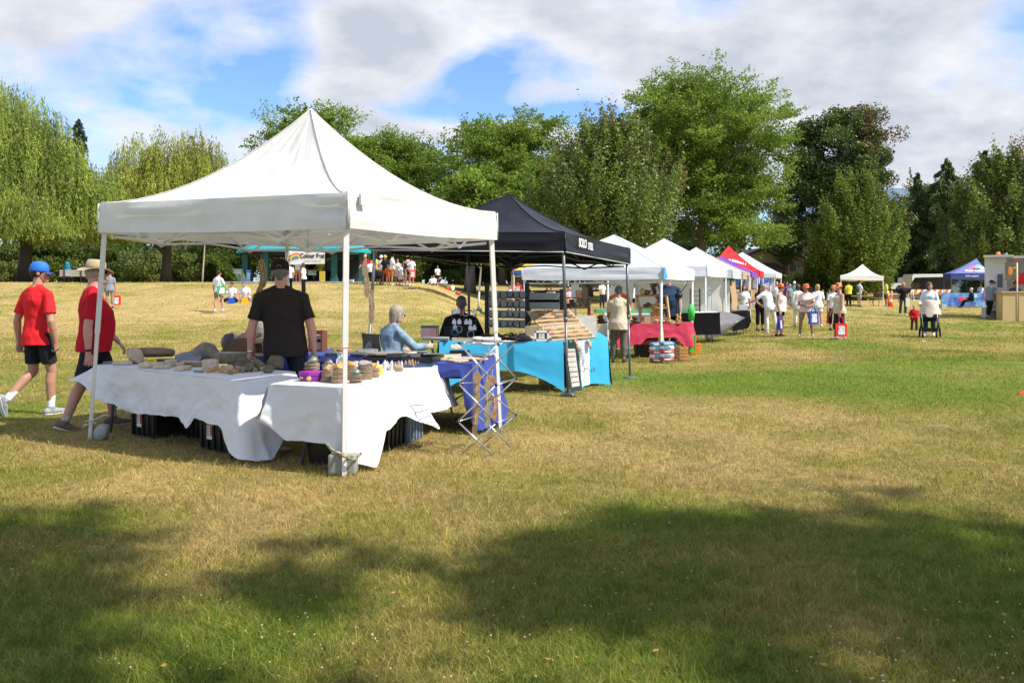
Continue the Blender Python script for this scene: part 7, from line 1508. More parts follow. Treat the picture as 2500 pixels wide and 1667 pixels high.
# shoppers on the lane
AD=[((-.2,0,-1),(-.05,.2,-1)),((.2,0,-1),(.05,.2,-1))]; FWDR=[((-.2,0,-1),(-.05,.2,-1)),((.2,.4,-1),(-.1,.9,-.5))]
M_=dict(vox=.016)
person('dark-haired woman in black top and black cropped trousers left of the white-clad reacher',ground(1856,808),-160,h=1.66,g=1.1,fem=True,skin=1,top=CDK,sleeve=.5,bottom=('pants',CDK,1.6),hair=('dark','long'),arms=FWDR,**M_)
person('woman all in white with a shoulder strap leaning to reach over a stall table',ground(1879,814),22,h=1.70,g=1.15,fem=True,skin=2,top=CW,sleeve=.5,hem=.05,bottom=('pants',CWO,1.95),shoes=SOLE,hair=('grey','short'),arms=[((-.75,.45,-.75),(-.6,.8,-.35)),((.2,.1,-1),(.05,.4,-1))],lean=(-.28,.12,1),legs=[((-.05,.05,-1),(0,-.05,-1)),((.22,-.05,-1),(.15,-.1,-1))],**M_)
w3_=person('sturdy woman in white tank top, black shorts and red patterned hat',ground(1905,822),-120,h=1.67,g=1.34,fem=True,belly=.03,skin=2,top=CW,sleeve=0,hem=.02,bottom=('shorts',CDK,.55),shoes=SHD,hair=('dark','short'),hat=('bucket',HATR),glasses=SUNG,arms=[((-.22,.15,-1),(.35,.9,-.45)),((.22,-.05,-1),(.02,.25,-1))],band=(-1,YBAND),legs=[((-.03,.1,-1),(0,-.1,-1)),((.03,-.05,-1),(0,-.15,-1))],**M_)
tote('blue tote bag hanging from the hand of the woman in white tank top',w3_['AR'][1][2]+Vector((.02,.05,-.08)),BBL,PICM,w=.26,hh=.36,hg=.12,rz=1.0)
person('woman in white linen tunic and trousers walking away with a dark crossbody purse',ground(1948,797),8,h=1.66,g=1.2,fem=True,skin=2,top=CWO,sleeve=.8,hem=.14,bottom=('pants',CWO,1.9),shoes=SHG,hair=('brown','bob'),arms=AD,**M_)
w5=person('woman in sunglasses and red hat with pale scarf, khaki shorts and a blue bag',ground(1968,822),158,h=1.66,g=1.12,fem=True,skin=3,top=cloth('top_blush',(.72,.55,.50)),sleeve=.5,hem=.03,bottom=('shorts',CKH,.75),shoes=SHG,hair=('dark','short'),hat=('bucket',HATR),glasses=SUNG,arms=[((-.2,.15,-1),(.5,.85,-.2)),((.2,.1,-1),(-.6,.8,-.1))],look=-35,legs=[((-.16,0,-1),(-.08,-.02,-1)),((.16,0,-1),(.08,-.02,-1))],**M_)
tote('blue tote bag with white print held by the woman with the pale scarf',w5['AR'][-1][2]+Vector((.10,-.12,-.02)),BBL,PICM,w=.30,hh=.40,hg=.14,rz=.2)
mb=MB(); a_=w5['T'](.40,.14); mb.loft([(a_+Vector((.30,-.1,.05)),(.10,0,.05),(0,.04,.08)),(a_+Vector((.05,-.1,-.05)),(.12,0,-.03),(0,.05,.05)),(a_+Vector((-.22,-.1,-.14)),(.03,0,0),(0,.02,.03))],10); mb.build('pale_scarf',cloth('scarf_pale',(.72,.58,.55)),label='pale pink scarf held across the chest of the woman in khaki shorts',cat='scarf')
person('white-clad woman in white shorts walking away right of the scarf holder',ground(1996,799),-6,h=1.66,g=1.15,fem=True,skin=2,top=CW,sleeve=.5,hem=.05,bottom=('shorts',CW,.7),shoes=SOLE,hair=('blond','bob'),arms=AD,legs=[((-.02,.1,-1),(0,-.05,-1)),((.05,-.1,-1),(0,-.25,-1))],**M_)
w7=person('woman in white t-shirt and flowered hat mostly behind the beige tank-top woman',ground(2034,806),-170,h=1.62,g=1.05,fem=True,skin=2,top=CW,sleeve=.5,bottom=('pants',CDK,1.6),hair=('brown','short'),hat=('bucket',HATM),arms=AD,**M_)
tote('red tote bag with long strap hanging behind the beige tank-top woman',P(2021,740,31.8),BR,None,w=.24,hh=.44,hg=.3,rz=1.2)
w8=person('woman in beige tank top, black capris and bright flowered hat facing left',ground(2049,829),95,h=1.68,g=1.24,fem=True,belly=.02,skin=2,top=CBG,sleeve=0,hem=.04,bottom=('pants',CNV,1.45),shoes=SHG,hair=('brown','short'),hat=('bucket',HATM),arms=[((-.2,.12,-1),(.0,.25,-1)),((.2,.1,-1),(.1,.5,-1))],band=(-1,YBAND),legs=[((-.03,-.1,-1),(0,-.12,-1)),((.03,.16,-1),(0,.0,-1))],look=10,**M_)
tote('bright red tote bag with white print carried by the beige tank-top woman',w8['AR'][-1][2]+Vector((.0,-.06,-.08)),BR,PICM,w=.33,hh=.38,hg=.22,rz=.05)
far=dict(vox=.026)
person('small figure in white cap and teal shirt far behind the linen woman',G(1939,58),180,h=1.72,skin=2,top=CTE,bottom=('shorts',CKH,.8),hair=('grey','short'),hat=('cap',CW,CW),**far)
person('small figure in purple top beside the last white canopy',G(1921,54),160,h=1.72,fem=True,skin=1,top=cloth('top_purple',(.15,.08,.35)),bottom=('pants',CDK,1.9),hair=('dark','long'),**far)
person('small grey-haired figure in white under the last white canopy',G(1896,50),180,h=1.70,skin=2,top=CW,bottom=('pants',CGY,1.9),hair=('grey','short'),**far)
person('small figure in grey sitting-height behind the purple top figure',G(1928,53),200,h=1.55,skin=2,top=CGY,bottom=('pants',CGY,1.9),hair=('grey','short'),**far)
person('shopper in red under the red canopy',G(1857,43),150,h=1.68,skin=1,top=CR2,bottom=('pants',CJN,1.9),hair=('dark','short'),**far)
person('stallholder in white behind the tan canopy rack',G(1816,33.5),170,h=1.66,fem=True,skin=1,top=CW,bottom=('pants',CKH,1.9),hair=('brown','long'),vox=.02)
# lone canopy group
def ptable(label,px,d,w,m,h=.74): g=G(px,d); return table(label,(g.x-w/2,g.y-.35),(g.x+w/2,g.y-.35),(g.x+w/2,g.y+.35),(g.x-w/2,g.y+.35),z=h,top=m)
ptable('yellow-topped table under the lone white canopy',2104,61,1.9,mat('top_yellow',(.65,.50,.04)))
person('person in yellow t-shirt and black trousers under the lone white canopy, back turned',G(2072,60.3),5,h=1.74,g=1.15,skin=1,top=CYL,bottom=('pants',CDK,1.95),hair=('dark','short'),arms=FWDR,**far)
person('person in white t-shirt with dark backpack under the lone white canopy',G(2098,58.6),-80,h=1.80,skin=1,top=CW,bottom=('shorts',cloth('shorts_camo',(.3,.34,.33)),.9),hair=('dark','short'),arms=FWDR,**far)
mb=MB(); mb.ell((0,0,0),.13,.16,.24,n=10,m=8); mb.ell((0,0,-.1),.15,.15,.13,n=10,m=6); o_=mb.build('backpack',CDG,label='dark backpack on the person in white under the lone canopy',cat='backpack'); o_.location=G(2093,58.5)+Vector((0,0,1.2))
chair('dark red camp chair at the right of the lone canopy table',G(2138,60),140,m=PBK,fab=mat('camp_maroon',(.14,.03,.05)))
person('person in lime yellow t-shirt and maroon shorts right of the lone canopy',G(2163,60.2),80,h=1.80,skin=1,top=CLI,bottom=('shorts',CMR,1.0),shoes=SHG,hair=('dark','short'),arms=FWDR,**far)
for px,l in ((2169,'slim orange traffic post nearest the lone canopy'),(2177,'slim orange traffic post right of its twin')):
    g=G(px,60.5 if px<2172 else 62); c=empty('traffic_post',g,0,l,'traffic post'); mb=MB(); mb.tube([(0,0,.05),(0,0,1.1)],[.06,.045],10); mb.build('post',mat('traffic_orange',(.85,.16,.02)),c); mb=MB(); mb.loft([((0,0,0),(.2,0,0),(0,.2,0)),((0,0,.06),(.18,0,0),(0,.18,0))],8); mb.build('base',PBK,c)
    for z in (.75,.95): mb=MB(); mb.tube([(0,0,z),(0,0,z+.08)],.055,10); mb.build('reflective_band',INKW,c)
g=G(2175,58.5); c=empty('traffic_cone',g,0,'orange traffic cone with white band in front of the slim posts','traffic cone'); mb=MB(); mb.loft([((0,0,.03),(.15,0,0),(0,.15,0)),((0,0,.7),(.03,0,0),(0,.03,0))],12); mb.build('cone',mat('traffic_orange',(.85,.16,.02)),c); mb=MB(); mb.box((0,0,.02),(.38,.38,.04)); mb.build('base',MATS['traffic_orange'],c); mb=MB(); mb.loft([((0,0,.34),(.099,0,0),(0,.099,0)),((0,0,.50),(.072,0,0),(0,.072,0))],12); mb.build('reflective_band',INKW,c)
# barricade
A=G(2222,72);B=G(2320,72); bk2=empty('barricade',(A+B)/2,0,'long orange and white striped barricade board on the grass before the van','barricade'); L_=(B.x-A.x); n=13; mb=MB();mb2=MB()
for i in range(n):
    x0=-L_/2+L_*i/n; x1=x0+L_/n; t_=(mb if i%2 else mb2); s_=.12; t_.hexa([(x0,-.02,.72),(x1,-.02,.72),(x1,.02,.72),(x0,.02,.72)],[(x0+s_,-.02,1.0),(x1+s_,-.02,1.0),(x1+s_,.02,1.0),(x0+s_,.02,1.0)])
mb.build('orange_stripes',MATS['traffic_orange'],bk2); mb2.build('board',INKW,bk2)
for x in (-L_/2+.2,L_/2-.2): mb=MB(); mb.tube([(x,-.35,0),(x,0,.9)],.03,4); mb.tube([(x,.35,0),(x,0,.9)],.03,4); mb.build('leg',INKW,bk2)
# ============================================================ vehicles
TYR=mat('tyre',(.015,.015,.016),rough=.8); RIM=mat('rim',(.35,.35,.36),metal=.7,rough=.3); WIN=mat('car_window',(.03,.04,.045),rough=.06,spec=.8); TL=mat('tail_lamp',(.5,.02,.02),rough=.2); HL=mat('head_lamp',(.7,.7,.72),rough=.1)
def paint(n,c): m=mat(n,c,rough=.28,var=.03,spec=.6); m.node_tree.nodes['Principled BSDF'].inputs['Coat Weight'].default_value=.6; return m
def vehicle(label,cat,px,d,prof,wid,m,wheels,wins,rz=0,r=.34,name='parked_car',extra=None):
    """prof: side outline (x,z); wheels x; wins: window outlines on the side"""
    v=empty(name,G(px,d),rz,label,cat); n=len(prof); hw=wid/2; mb=MB(); zmax=max(p[1] for p in prof)
    V=[]
    for y,k in ((-hw,0),(-hw*.9,1),(hw*.9,1),(hw,0)):
        for x,z in prof:
            tum=.0 if z<zmax*.55 else .09*(z-zmax*.55); V.append((x*(1 if k else .995),y*(1)-(tum if y<0 else -tum),z if k or z<.4 else z-.03))
    fs=[tuple(range(n)),tuple(reversed(range(3*n,4*n)))]
    for s_ in range(3):
        for i in range(n): fs.append((s_*n+(i+1)%n,s_*n+i,(s_+1)*n+i,(s_+1)*n+(i+1)%n))
    mb.add(V,fs); mb.build('body',m,v)
    for x in wheels:
        for y in (-hw+.08,hw-.08):
            mb=MB(); mb.loft([((x,y-.11,r),(r*.96,0,0),(0,0,r*.96)),((x,y-.09,r),(r,0,0),(0,0,r)),((x,y+.09,r),(r,0,0),(0,0,r)),((x,y+.11,r),(r*.96,0,0),(0,0,r*.96))],20); w=mb.build('wheel',TYR,v); mb=MB(); s_=-1 if y<0 else 1; mb.loft([((x,y+s_*.10,r),(r*.6,0,0),(0,0,r*.6)),((x,y+s_*.125,r),(r*.52,0,0),(0,0,r*.52))],16); mb.build('rim',RIM,w)
            mb=MB(); mb.tube([(x+r*1.22*math.cos(a),-hw-.012 if y<0 else hw+.012,r+r*1.22*math.sin(a)) for a in [math.pi*i/10 for i in range(11)]],.045,6); mb.build('wheel_arch',PBK,v)
    for wq in wins:
        for s_ in (-1,1):
            mb=MB(); k=len(wq); pts=[(x,s_*(hw+.008-.09*max(0,z-zmax*.55)),z) for x,z in wq]; mb.add(pts+[(x,y-s_*.03,z) for x,y,z in pts],[tuple(range(k)),tuple(reversed(range(k,2*k)))]+[(i,(i+1)%k,(i+1)%k+k,i+k) for i in range(k)]); mb.build('window',WIN,v)
    xs=[p_[0] for p_ in prof]; x0,x1=min(xs),max(xs)
    for y in (-hw*.8,hw*.8): mb=MB(); mb.box((x0+.03,y,.85),(.08,.22,.22)); mb.build('tail_light' ,TL,v); mb=MB(); mb.box((x1-.06,y,.72),(.12,.28,.16)); mb.build('headlight',HL,v)
    mb=MB(); mb.box((x1+.0,0,.45),(.12,wid*.94,.2)); mb.build('bumper',PGR,v); mb=MB(); mb.box((x0-.0,0,.45),(.12,wid*.94,.2)); mb.build('bumper',PGR,v)
    return v
PW=paint('paint_white',(.84,.84,.82)); PBL=paint('paint_black',(.02,.022,.025)); PSI=paint('paint_silver',(.42,.43,.44))
pick=[(-2.8,.45),(-2.8,1.05),(-1.0,1.08),(-.85,1.72),(.35,1.75),(1.0,1.15),(2.5,1.05),(2.65,.85),(2.65,.42)]
vehicle('white pickup truck at the left end of the parked vehicles','pickup truck',2222,98,pick,1.9,PW,(-1.75,1.75),[[(-.78,1.15),(-.70,1.62),(-.15,1.64),(-.15,1.15)],[(-.08,1.15),(-.08,1.64),(.33,1.62),(.78,1.15)]],r=.38,rz=.1)
van=[(-2.6,.4),(-2.62,1.9),(-2.5,2.05),(1.2,2.08),(1.55,1.95),(2.05,1.25),(2.75,1.05),(2.85,.75),(2.85,.4)]
vehicle('white cargo van between the two pickups','van',2272,95,van,1.95,PW,(-1.6,1.9),[[(1.1,1.25),(1.1,1.85),(1.5,1.85),(1.9,1.25)]],name='cargo_van',rz=.06)
dv_=vehicle('black pickup with covered bed beside the blue canopy','pickup truck',2302,89,[(-2.8,.45),(-2.8,1.2),(-2.4,1.75),(-.5,1.78),(.45,1.75),(1.0,1.2),(2.5,1.08),(2.65,.85),(2.65,.42)],1.95,PBL,(-1.75,1.75),[[(-.35,1.2),(-.35,1.65),(.35,1.62),(.8,1.2)]],r=.38)
text(S,'COMMUNITY',Vector((-1.3,-.985,1.42)),.22,frame((1,0,0),(0,0,1)),INKW,'lettering',dv_)
vehicle('silver hatchback behind the blue canopy','car',2385,84,[(-2.1,.38),(-2.15,.95),(-1.9,1.1),(-1.3,1.5),(.2,1.52),(1.0,1.05),(2.0,.9),(2.15,.7),(2.15,.38)],1.8,PSI,(-1.35,1.35),[[(-1.5,1.08),(-1.15,1.42),(-.45,1.45),(-.45,1.08)],[(-.38,1.08),(-.38,1.45),(.2,1.45),(.75,1.08)]],r=.32)
# food trailer
g=G(2405,42); ft=empty('food_trailer',g,-.49,'white food trailer with open side at the right edge','food trailer'); o=ft.location
A=P(2405,630,42)-o; zt=A.z; x0=0; WT=mat('trailer_white',(.70,.70,.68),rough=.4,var=.04)
mb=MB(); mb.box((x0+.45,1.6,zt/2+.3),(.9,3.6,zt-.55)); mb.box((x0+2.6,3.2,zt/2+.32),(3.6,.4,zt-.6)); mb.box((x0+2.3,1.6,zt+.02),(4.4,3.7,.12)); mb.box((x0+2.3,1.6,.45),(4.4,3.4,.2)); mb.build('body',WT,ft)
mb=MB(); mb.box((x0+.62,-.215,zt*.62),(.22,.03,.62)); mb.build('door_window',WIN,ft); mb=MB(); mb.box((x0+.22,-.215,zt*.60),(.34,.02,.4)); mb.build('notice',INKW,ft); mb=MB(); mb.box((x0+.62,-.22,zt*.25),(.24,.03,.5)); mb.build('door_panel',PGR,ft)
mb=MB(); mb.box((x0+.55,-.5,zt+.06),(1.25,.8,.10)); mb.build('awning',WT,ft); mb=MB(); mb.box((x0+3.2,-.4,zt+.35),(2.4,2.0,.6)); mb.build('upper_cab',WT,ft)
mb=MB(); mb.box((x0+1.3,-.25,zt-.12),(.28,.05,.08)); mb.build('marker_lamp',MATS['traffic_orange'],ft); mb=MB(); mb.loft([((x0+.55,0,zt+.08),(.12,0,0),(0,.12,0)),((x0+.55,0,zt+.28),(.08,0,0),(0,.08,0))],10); mb.build('vent_cap',mat('vent_orange',(.75,.25,.05)),ft); mb=MB(); mb.loft([((x0+.85,0,zt+.08),(.1,0,0),(0,.1,0)),((x0+.85,0,zt+.22),(.1,0,0),(0,.1,0))],10); mb.build('roof_vent',PGR,ft)
for x in (x0+1.4,x0+3.4): mb=MB(); mb.loft([((x,-.1,.3),(.3,0,0),(0,0,.3)),((x,.1,.3),(.3,0,0),(0,0,.3))],18); mb.build('wheel',TYR,ft)
bn2=empty('banner',P(2470,662,39.5),0,'dark banner with orange drink picture hanging at the food trailer','banner'); mb=MB(); q=Vector(); mb.box((0,0,0),(.60,.02,.80)); mb.build('sheet',mat('banner_dark',(.06,.05,.04),c2=(.14,.12,.06),scale=3),bn2); mb=MB(); mb.ell((-.08,-.012,.0),.12,.006,.2,n=10,m=6); mb.ell((.14,-.012,.14),.12,.006,.05,n=10,m=6); mb.build('picture',mat('picture_orange',(.55,.18,.03)),bn2)
mb=MB(); q=P(2483,600,39.6); mb.tube([(0,0,-tz(0,0)),(0,0,2.6)],.03,6); o_=mb.build('tent_pole',mat('pole_yellow',(.6,.6,.35)),label='pale yellow pole at the front of the food trailer counter',cat='pole'); o_.location=G(2483,38.6)
BAM=mat('bamboo_screen',(.42,.31,.13),c2=(.56,.44,.22),scale=3,wave=14,stretch=(1,1,.1),bump=.004); g0=G(2448,38.6); fc=empty('bamboo_counter',G(2475,38.6),0,'counter faced with yellow bamboo screen at the right edge','counter'); mb=MB(); w0=X(2448,38.6)-fc.location.x
mb.box((w0+1.35,.25,.64),(2.7,.5,1.28)); mb.build('screen',BAM,fc); mb=MB(); mb.box((w0+1.35,.25,1.30),(2.8,.6,.05)); mb.build('countertop',WOODL,fc); mb=MB(); mb.box((w0+.38*1.9,-.01,.64),(.03,.03,1.28)); mb.build('joint_strip',WOODL,fc)
sb=empty('sign_board',G(2440,40.5),0,'leaning brown sign board beside the bamboo counter','sign'); mb=MB(); mb.hexa([(-.1,-.3,0),(.35,-.3,0),(.35,-.25,0),(-.1,-.25,0)],[(-.25,.1,1.15),(.05,.1,1.15),(.05,.14,1.15),(-.25,.14,1.15)]); mb.build('board',WOOD,sb)
person('stout man in grey sweatshirt and black brimmed hat ordering at the food trailer',G(2415,42.6) and G(2417,41.3),-70,h=1.82,g=1.3,belly=.04,skin=2,top=CGY,sleeve=.95,hem=.05,bottom=('pants',CDK,1.9),shoes=SHG,hair=('grey','short'),hat=('brim',CDK),arms=[((-.2,.3,-1),(.1,.8,-.4)),((.2,.2,-1),(0,.9,-.3))],legs=[((-.05,.15,-1),(0,-.1,-1)),((.05,-.25,-1),(0,-.45,-1))],lean=(0,.12,1),vox=.02)
person('dark-haired server in purple behind the bamboo counter',G(2478,40.2),180,h=1.75,g=1.15,skin=3,top=cloth('top_indigo',(.06,.04,.16)),sleeve=.5,bottom=('pants',CDK,1.9),hair=('dark','short'),vox=.02)
b,w,h=boxthing('plastic_bin','pale grey plastic bin behind the grey-sweatshirt man','bin',(2407,750),(2432,778),.4,mat('bin_pale',(.5,.5,.5)),42.3)
# blue canopy stall
bt=G(2362,59.4); bt_=empty('banner_table',bt,0,'table with glossy blue printed front banner under the navy canopy','table'); mb=MB(); mb.box((0,.35,.93),(3.6,.75,.04)); mb.build('tabletop',PGR,bt_); mb=MB(); mb.box((0,-.03,.48),(3.6,.03,.92)); mb.build('front_banner',mat('print_blue',(.03,.08,.40),c2=(.25,.50,.80),scale=1.3,thr=(.52,4)),bt_); mb=MB(); mb.ell((-.35,-.05,.5),.32,.01,.18,n=12,m=6); mb.ell((1.2,-.05,.7),.2,.01,.12,n=10,m=6); mb.build('red_splash',mat('print_red',(.6,.06,.10)),bt_)
person('helper in pale green t-shirt and grey cap leaning over the blue banner table',G(2333,61),120,h=1.70,g=1.1,skin=2,top=cloth('shirt_mint',(.55,.70,.60)),bottom=('pants',CDK,1.9),hair=('grey','short'),hat=('cap',CGY,CGY),arms=FWDR,nod=.3,**far)
person('tall dark-haired helper in dark green standing behind the blue banner table',G(2356,61.5),200,h=1.86,g=1.1,skin=3,top=cloth('shirt_darkgreen',(.02,.06,.05)),sleeve=.9,bottom=('pants',CKH,1.9),hair=('dark','long'),**far)
person('helper in pale blue shirt at the right end of the blue banner table',G(2394,60.6),185,h=1.62,fem=True,skin=1,top=cloth('shirt_paleblue',(.50,.55,.70)),bottom=('pants',CDK,1.9),hair=('dark','short'),**far)
p_=G(2372,56.2); chair('low camp chair with pale blue seat before the blue banner table',p_,40,m=PBK,fab=mat('camp_blue',(.25,.45,.6)),seatz=.42)
person('person in black with white hair sitting in a camp chair before the blue banner table',p_,52,h=1.72,g=1.25,skin=0,top=CDK,sleeve=.9,bottom=('pants',CDK,1.9),hair=('white','short'),arms=[((-.2,.3,-1),(.1,.9,-.2)),((.2,.3,-1),(-.1,.9,-.2))],legs=[((-.1,1,-.15),(0,.55,-1)),((.1,1,-.15),(0,.55,-1))],hipz=.50,**far)
boxthing('water_cooler','pale square plastic container left of the blue banner table','container',(2300,743),(2311,768),.4,mat('container_pale',(.45,.47,.52)),55); b,w,h=boxthing('drinks_cooler','dark cooler under the left edge of the navy canopy','cooler',(2306,722),(2318,752),.5,mat('cooler_dark',(.05,.06,.09)),60)
# woman in black tee
person('woman in black t-shirt with a bag of greens walking toward the camera',G(2205,44.5),176,h=1.70,g=1.0,fem=True,skin=1,top=CDK,bottom=('pants',cloth('trouser_charcoal',(.07,.08,.085)),1.9),shoes=SOLE,hair=('blond','long'),arms=[((-.25,.05,-1),(.05,.4,-1)),((.2,0,-1),(.1,.15,-1))],legs=[((-.02,.12,-1),(0,-.05,-1)),((.04,-.12,-1),(.02,-.2,-1))],vox=.018)
tote('pale canvas bag carried by the woman in black t-shirt',P(2216,722,44.2),CWO,None,w=.2,hh=.45,hg=.1)
# toddler and stroller
person('blond toddler in red jacket walking beside the stroller',ground(2232,812),165,h=.95,g=1.25,skin=0,top=CR2,sleeve=.95,hem=.04,bottom=('pants',cloth('toddler_maroon',(.08,.03,.045)),1.85),shoes=SOLE,hair=('blond','bob'),arms=[((-.25,.15,-1),(.3,.7,-.2)),((.25,.15,-1),(-.3,.7,-.2))],legs=[((-.08,.1,-1),(0,0,-1)),((.08,-.1,-1),(0,-.15,-1))],vox=.014)
gs=ground(2270,824); st=empty('stroller',gs,math.radians(154),'black stroller with beige sunshade blanket pushed toward the camera','stroller'); 
for sx in(-1,1):
    mb=MB(); mb.tube([(sx*.26,-.45,1.0),(sx*.27,-.1,.62),(sx*.20,.42,.16)],.018,8); mb.build('frame_tube',PBK,st); mb=MB(); mb.tube([(sx*.24,.05,.60),(sx*.27,-.35,.14)],.018,8); mb.build('frame_tube',PBK,st)
    for x,y,r_ in ((sx*.29,-.38,.145),(sx*.19,.42,.10)):
        mb=MB(); mb.loft([((x-.025,y,r_),(0,r_,0),(0,0,r_)),((x+.025,y,r_),(0,r_,0),(0,0,r_))],18); w_=mb.build('wheel',TYR,st); mb=MB(); mb.loft([((x-.03,y,r_),(0,r_*.55,0),(0,0,r_*.55)),((x+.03,y,r_),(0,r_*.55,0),(0,0,r_*.55))],12); mb.build('rim',RIM,w_)
mb=MB(); mb.tube([(-.26,-.45,1.0),(-.2,-.52,1.04),(.2,-.52,1.04),(.26,-.45,1.0)],.02,8); mb.build('handlebar',PBK,st)
mb=MB(); mb.box((0,.02,.24),(.40,.50,.10)); mb.tube([(-.24,.30,.62),(-.20,.36,.30),(.20,.36,.30),(.24,.30,.62)],.02,8); mb.build('basket',PBK,st)
mb=MB(); mb.hexa([(-.2,-.1,.5),(.2,-.1,.5),(.2,.28,.5),(-.2,.28,.5)],[(-.22,-.2,.95),(.22,-.2,.95),(.2,.1,.62),(-.2,.1,.62)]); mb.build('seat',CDK,st)
V=[];Fc=[]
for i in range(17):
    a=math.pi*i/16
    for j in range(9): v=j/8; r_=.22+.10*v+.015*nz(i*.8,v*3); V.append((math.cos(a)*(r_*.95+.02*v),.05+math.sin(a)*r_*1.2+.05*v,1.17-.05*(1-math.sin(a))-.42*v+.03*nz(i*.9,v)+(.0 if i not in(7,8,9) else -.10*v)))
for i in range(16):
    for j in range(8): k=i*9+j; Fc.append((k,k+1,k+10,k+9))
top=[k*9 for k in range(17)]; Fc.append(tuple(top)); me=bpy.data.meshes.new('sunshade_blanket'); me.from_pydata(V,[],Fc); me.polygons.foreach_set('use_smooth',[True]*len(Fc)); link('sunshade_blanket',me,cloth('blanket_beige',(.62,.50,.42)),st)
person('mother in pale blue-white shawl pushing the stroller',G(2269,gs.y+.95),150,h=1.72,g=1.15,fem=True,skin=2,top=cloth('shawl_paleblue',(.60,.68,.70)),sleeve=.9,hem=.25,bottom=('pants',CNV,1.7),shoes=CWO,hair=('brown','bob'),arms=[((-.30,.35,-1),(-.05,.9,-.25)),((.30,.35,-1),(.05,.9,-.25))],look=35,vox=.016)
# ============================================================ people on the mound and at the pavilion
person('walker in white t-shirt with green tote and pink floral shorts on the dry slope',G(533,36.8),-25,h=1.80,g=.95,skin=2,top=CW,sleeve=.5,bottom=('shorts',mat('shorts_floral',(.05,.03,.05),c2=(.65,.25,.25),scale=9,thr=(.5,7)),.75),shoes=SHG,socks=(CW,.06),hair=('dark','short'),arms=FWDR,legs=[((-.04,-.08,-1),(0,-.12,-1)),((.05,.28,-1),(0,.05,-1))],vox=.018)
tote('green tote bag on the shoulder of the walker on the slope',P(541,690,36.3),BGR,PICM,w=.36,hh=.36,hg=.14,rz=.5)
GS=[((-.75,.6,-.25),(.8,.35,-.35)),((.75,.6,-.25),(-.8,.35,-.35))]
person('dark-haired person in white t-shirt sitting cross-legged with a blue bag',G(566,41),170,h=1.65,skin=1,top=CW,bottom=('pants',CDK,1.8),hair=('dark','bun'),legs=GS,hipz=.16,arms=[((-.3,.4,-1),(.4,.9,-.5)),((.3,.4,-1),(-.4,.9,-.5))],nod=.3,vox=.022)
person('curly-haired person in white t-shirt sitting on the slope with an orange bag',G(602,41),170,h=1.75,g=1.1,skin=2,top=CW,bottom=('pants',CKH,1.8),hair=('greydark','short'),legs=GS,hipz=.16,lean=(.1,.15,1),arms=[((-.3,.4,-1),(.4,.9,-.5)),((.45,.2,-1),(-.2,.9,-.5))],nod=.2,vox=.022)
for px,m,l in ((565,BBL,'blue bag in the lap of the cross-legged sitter'),(598,cloth('bag_orange',(.85,.35,.02)),'orange bag in the lap of the curly-haired sitter')):
    g=G(px,40.4); b_=empty('lap_bag',g,.2,l,'bag'); mb=MB(); mb.hexa([(-.17,-.06,0),(.17,-.06,0),(.17,.08,0),(-.17,.08,0)],[(-.13,-.03,.25),(.13,-.03,.25),(.12,.05,.25),(-.12,.05,.25)]); mb.build('body',m,b_); mb=MB(); mb.tube([(-.08,0,.24),(-.05,0,.34),(.05,0,.34),(.08,0,.24)],.01,5); mb.build('handle',m,b_)
w_=person('woman in grey t-shirt with a red bag walking away behind the tan-hatted man',G(268,38.5),15,h=1.66,g=1.15,fem=True,skin=2,top=CGY,sleeve=.5,hem=.06,bottom=('pants',CKH,1.7),hair=('brown','short'),arms=AD,vox=.02)
tote('red bag with white print carried across the slope by the grey-shirted woman',w_['AR'][1][2]+Vector((.03,0,-.07)),BR,PICM,w=.36,hh=.42,hg=.16,rz=.1)
person('person in blue hooded top seated on the park bench facing the trees',G(163,57.5),5,h=1.7,skin=1,top=cloth('hood_blue',(.02,.20,.32)),sleeve=.95,bottom=('pants',CDK,1.9),hair=None,hat=None,legs=SIT(),hipz=.55,lean=(0,.12,1),extra=None,vox=.024)
mb=MB(); mb.ell((0,0,0),.15,.15,.17,n=12,m=8); mb.ell((0,-.02,-.16),.20,.14,.10,n=12,m=6); o_=mb.build('hood',cloth('hood_blue',(.02,.20,.32)),label='blue hood covering the head of the bench sitter',cat='hood'); o_.location=G(163,57.5)+Vector((0,.06,1.25))
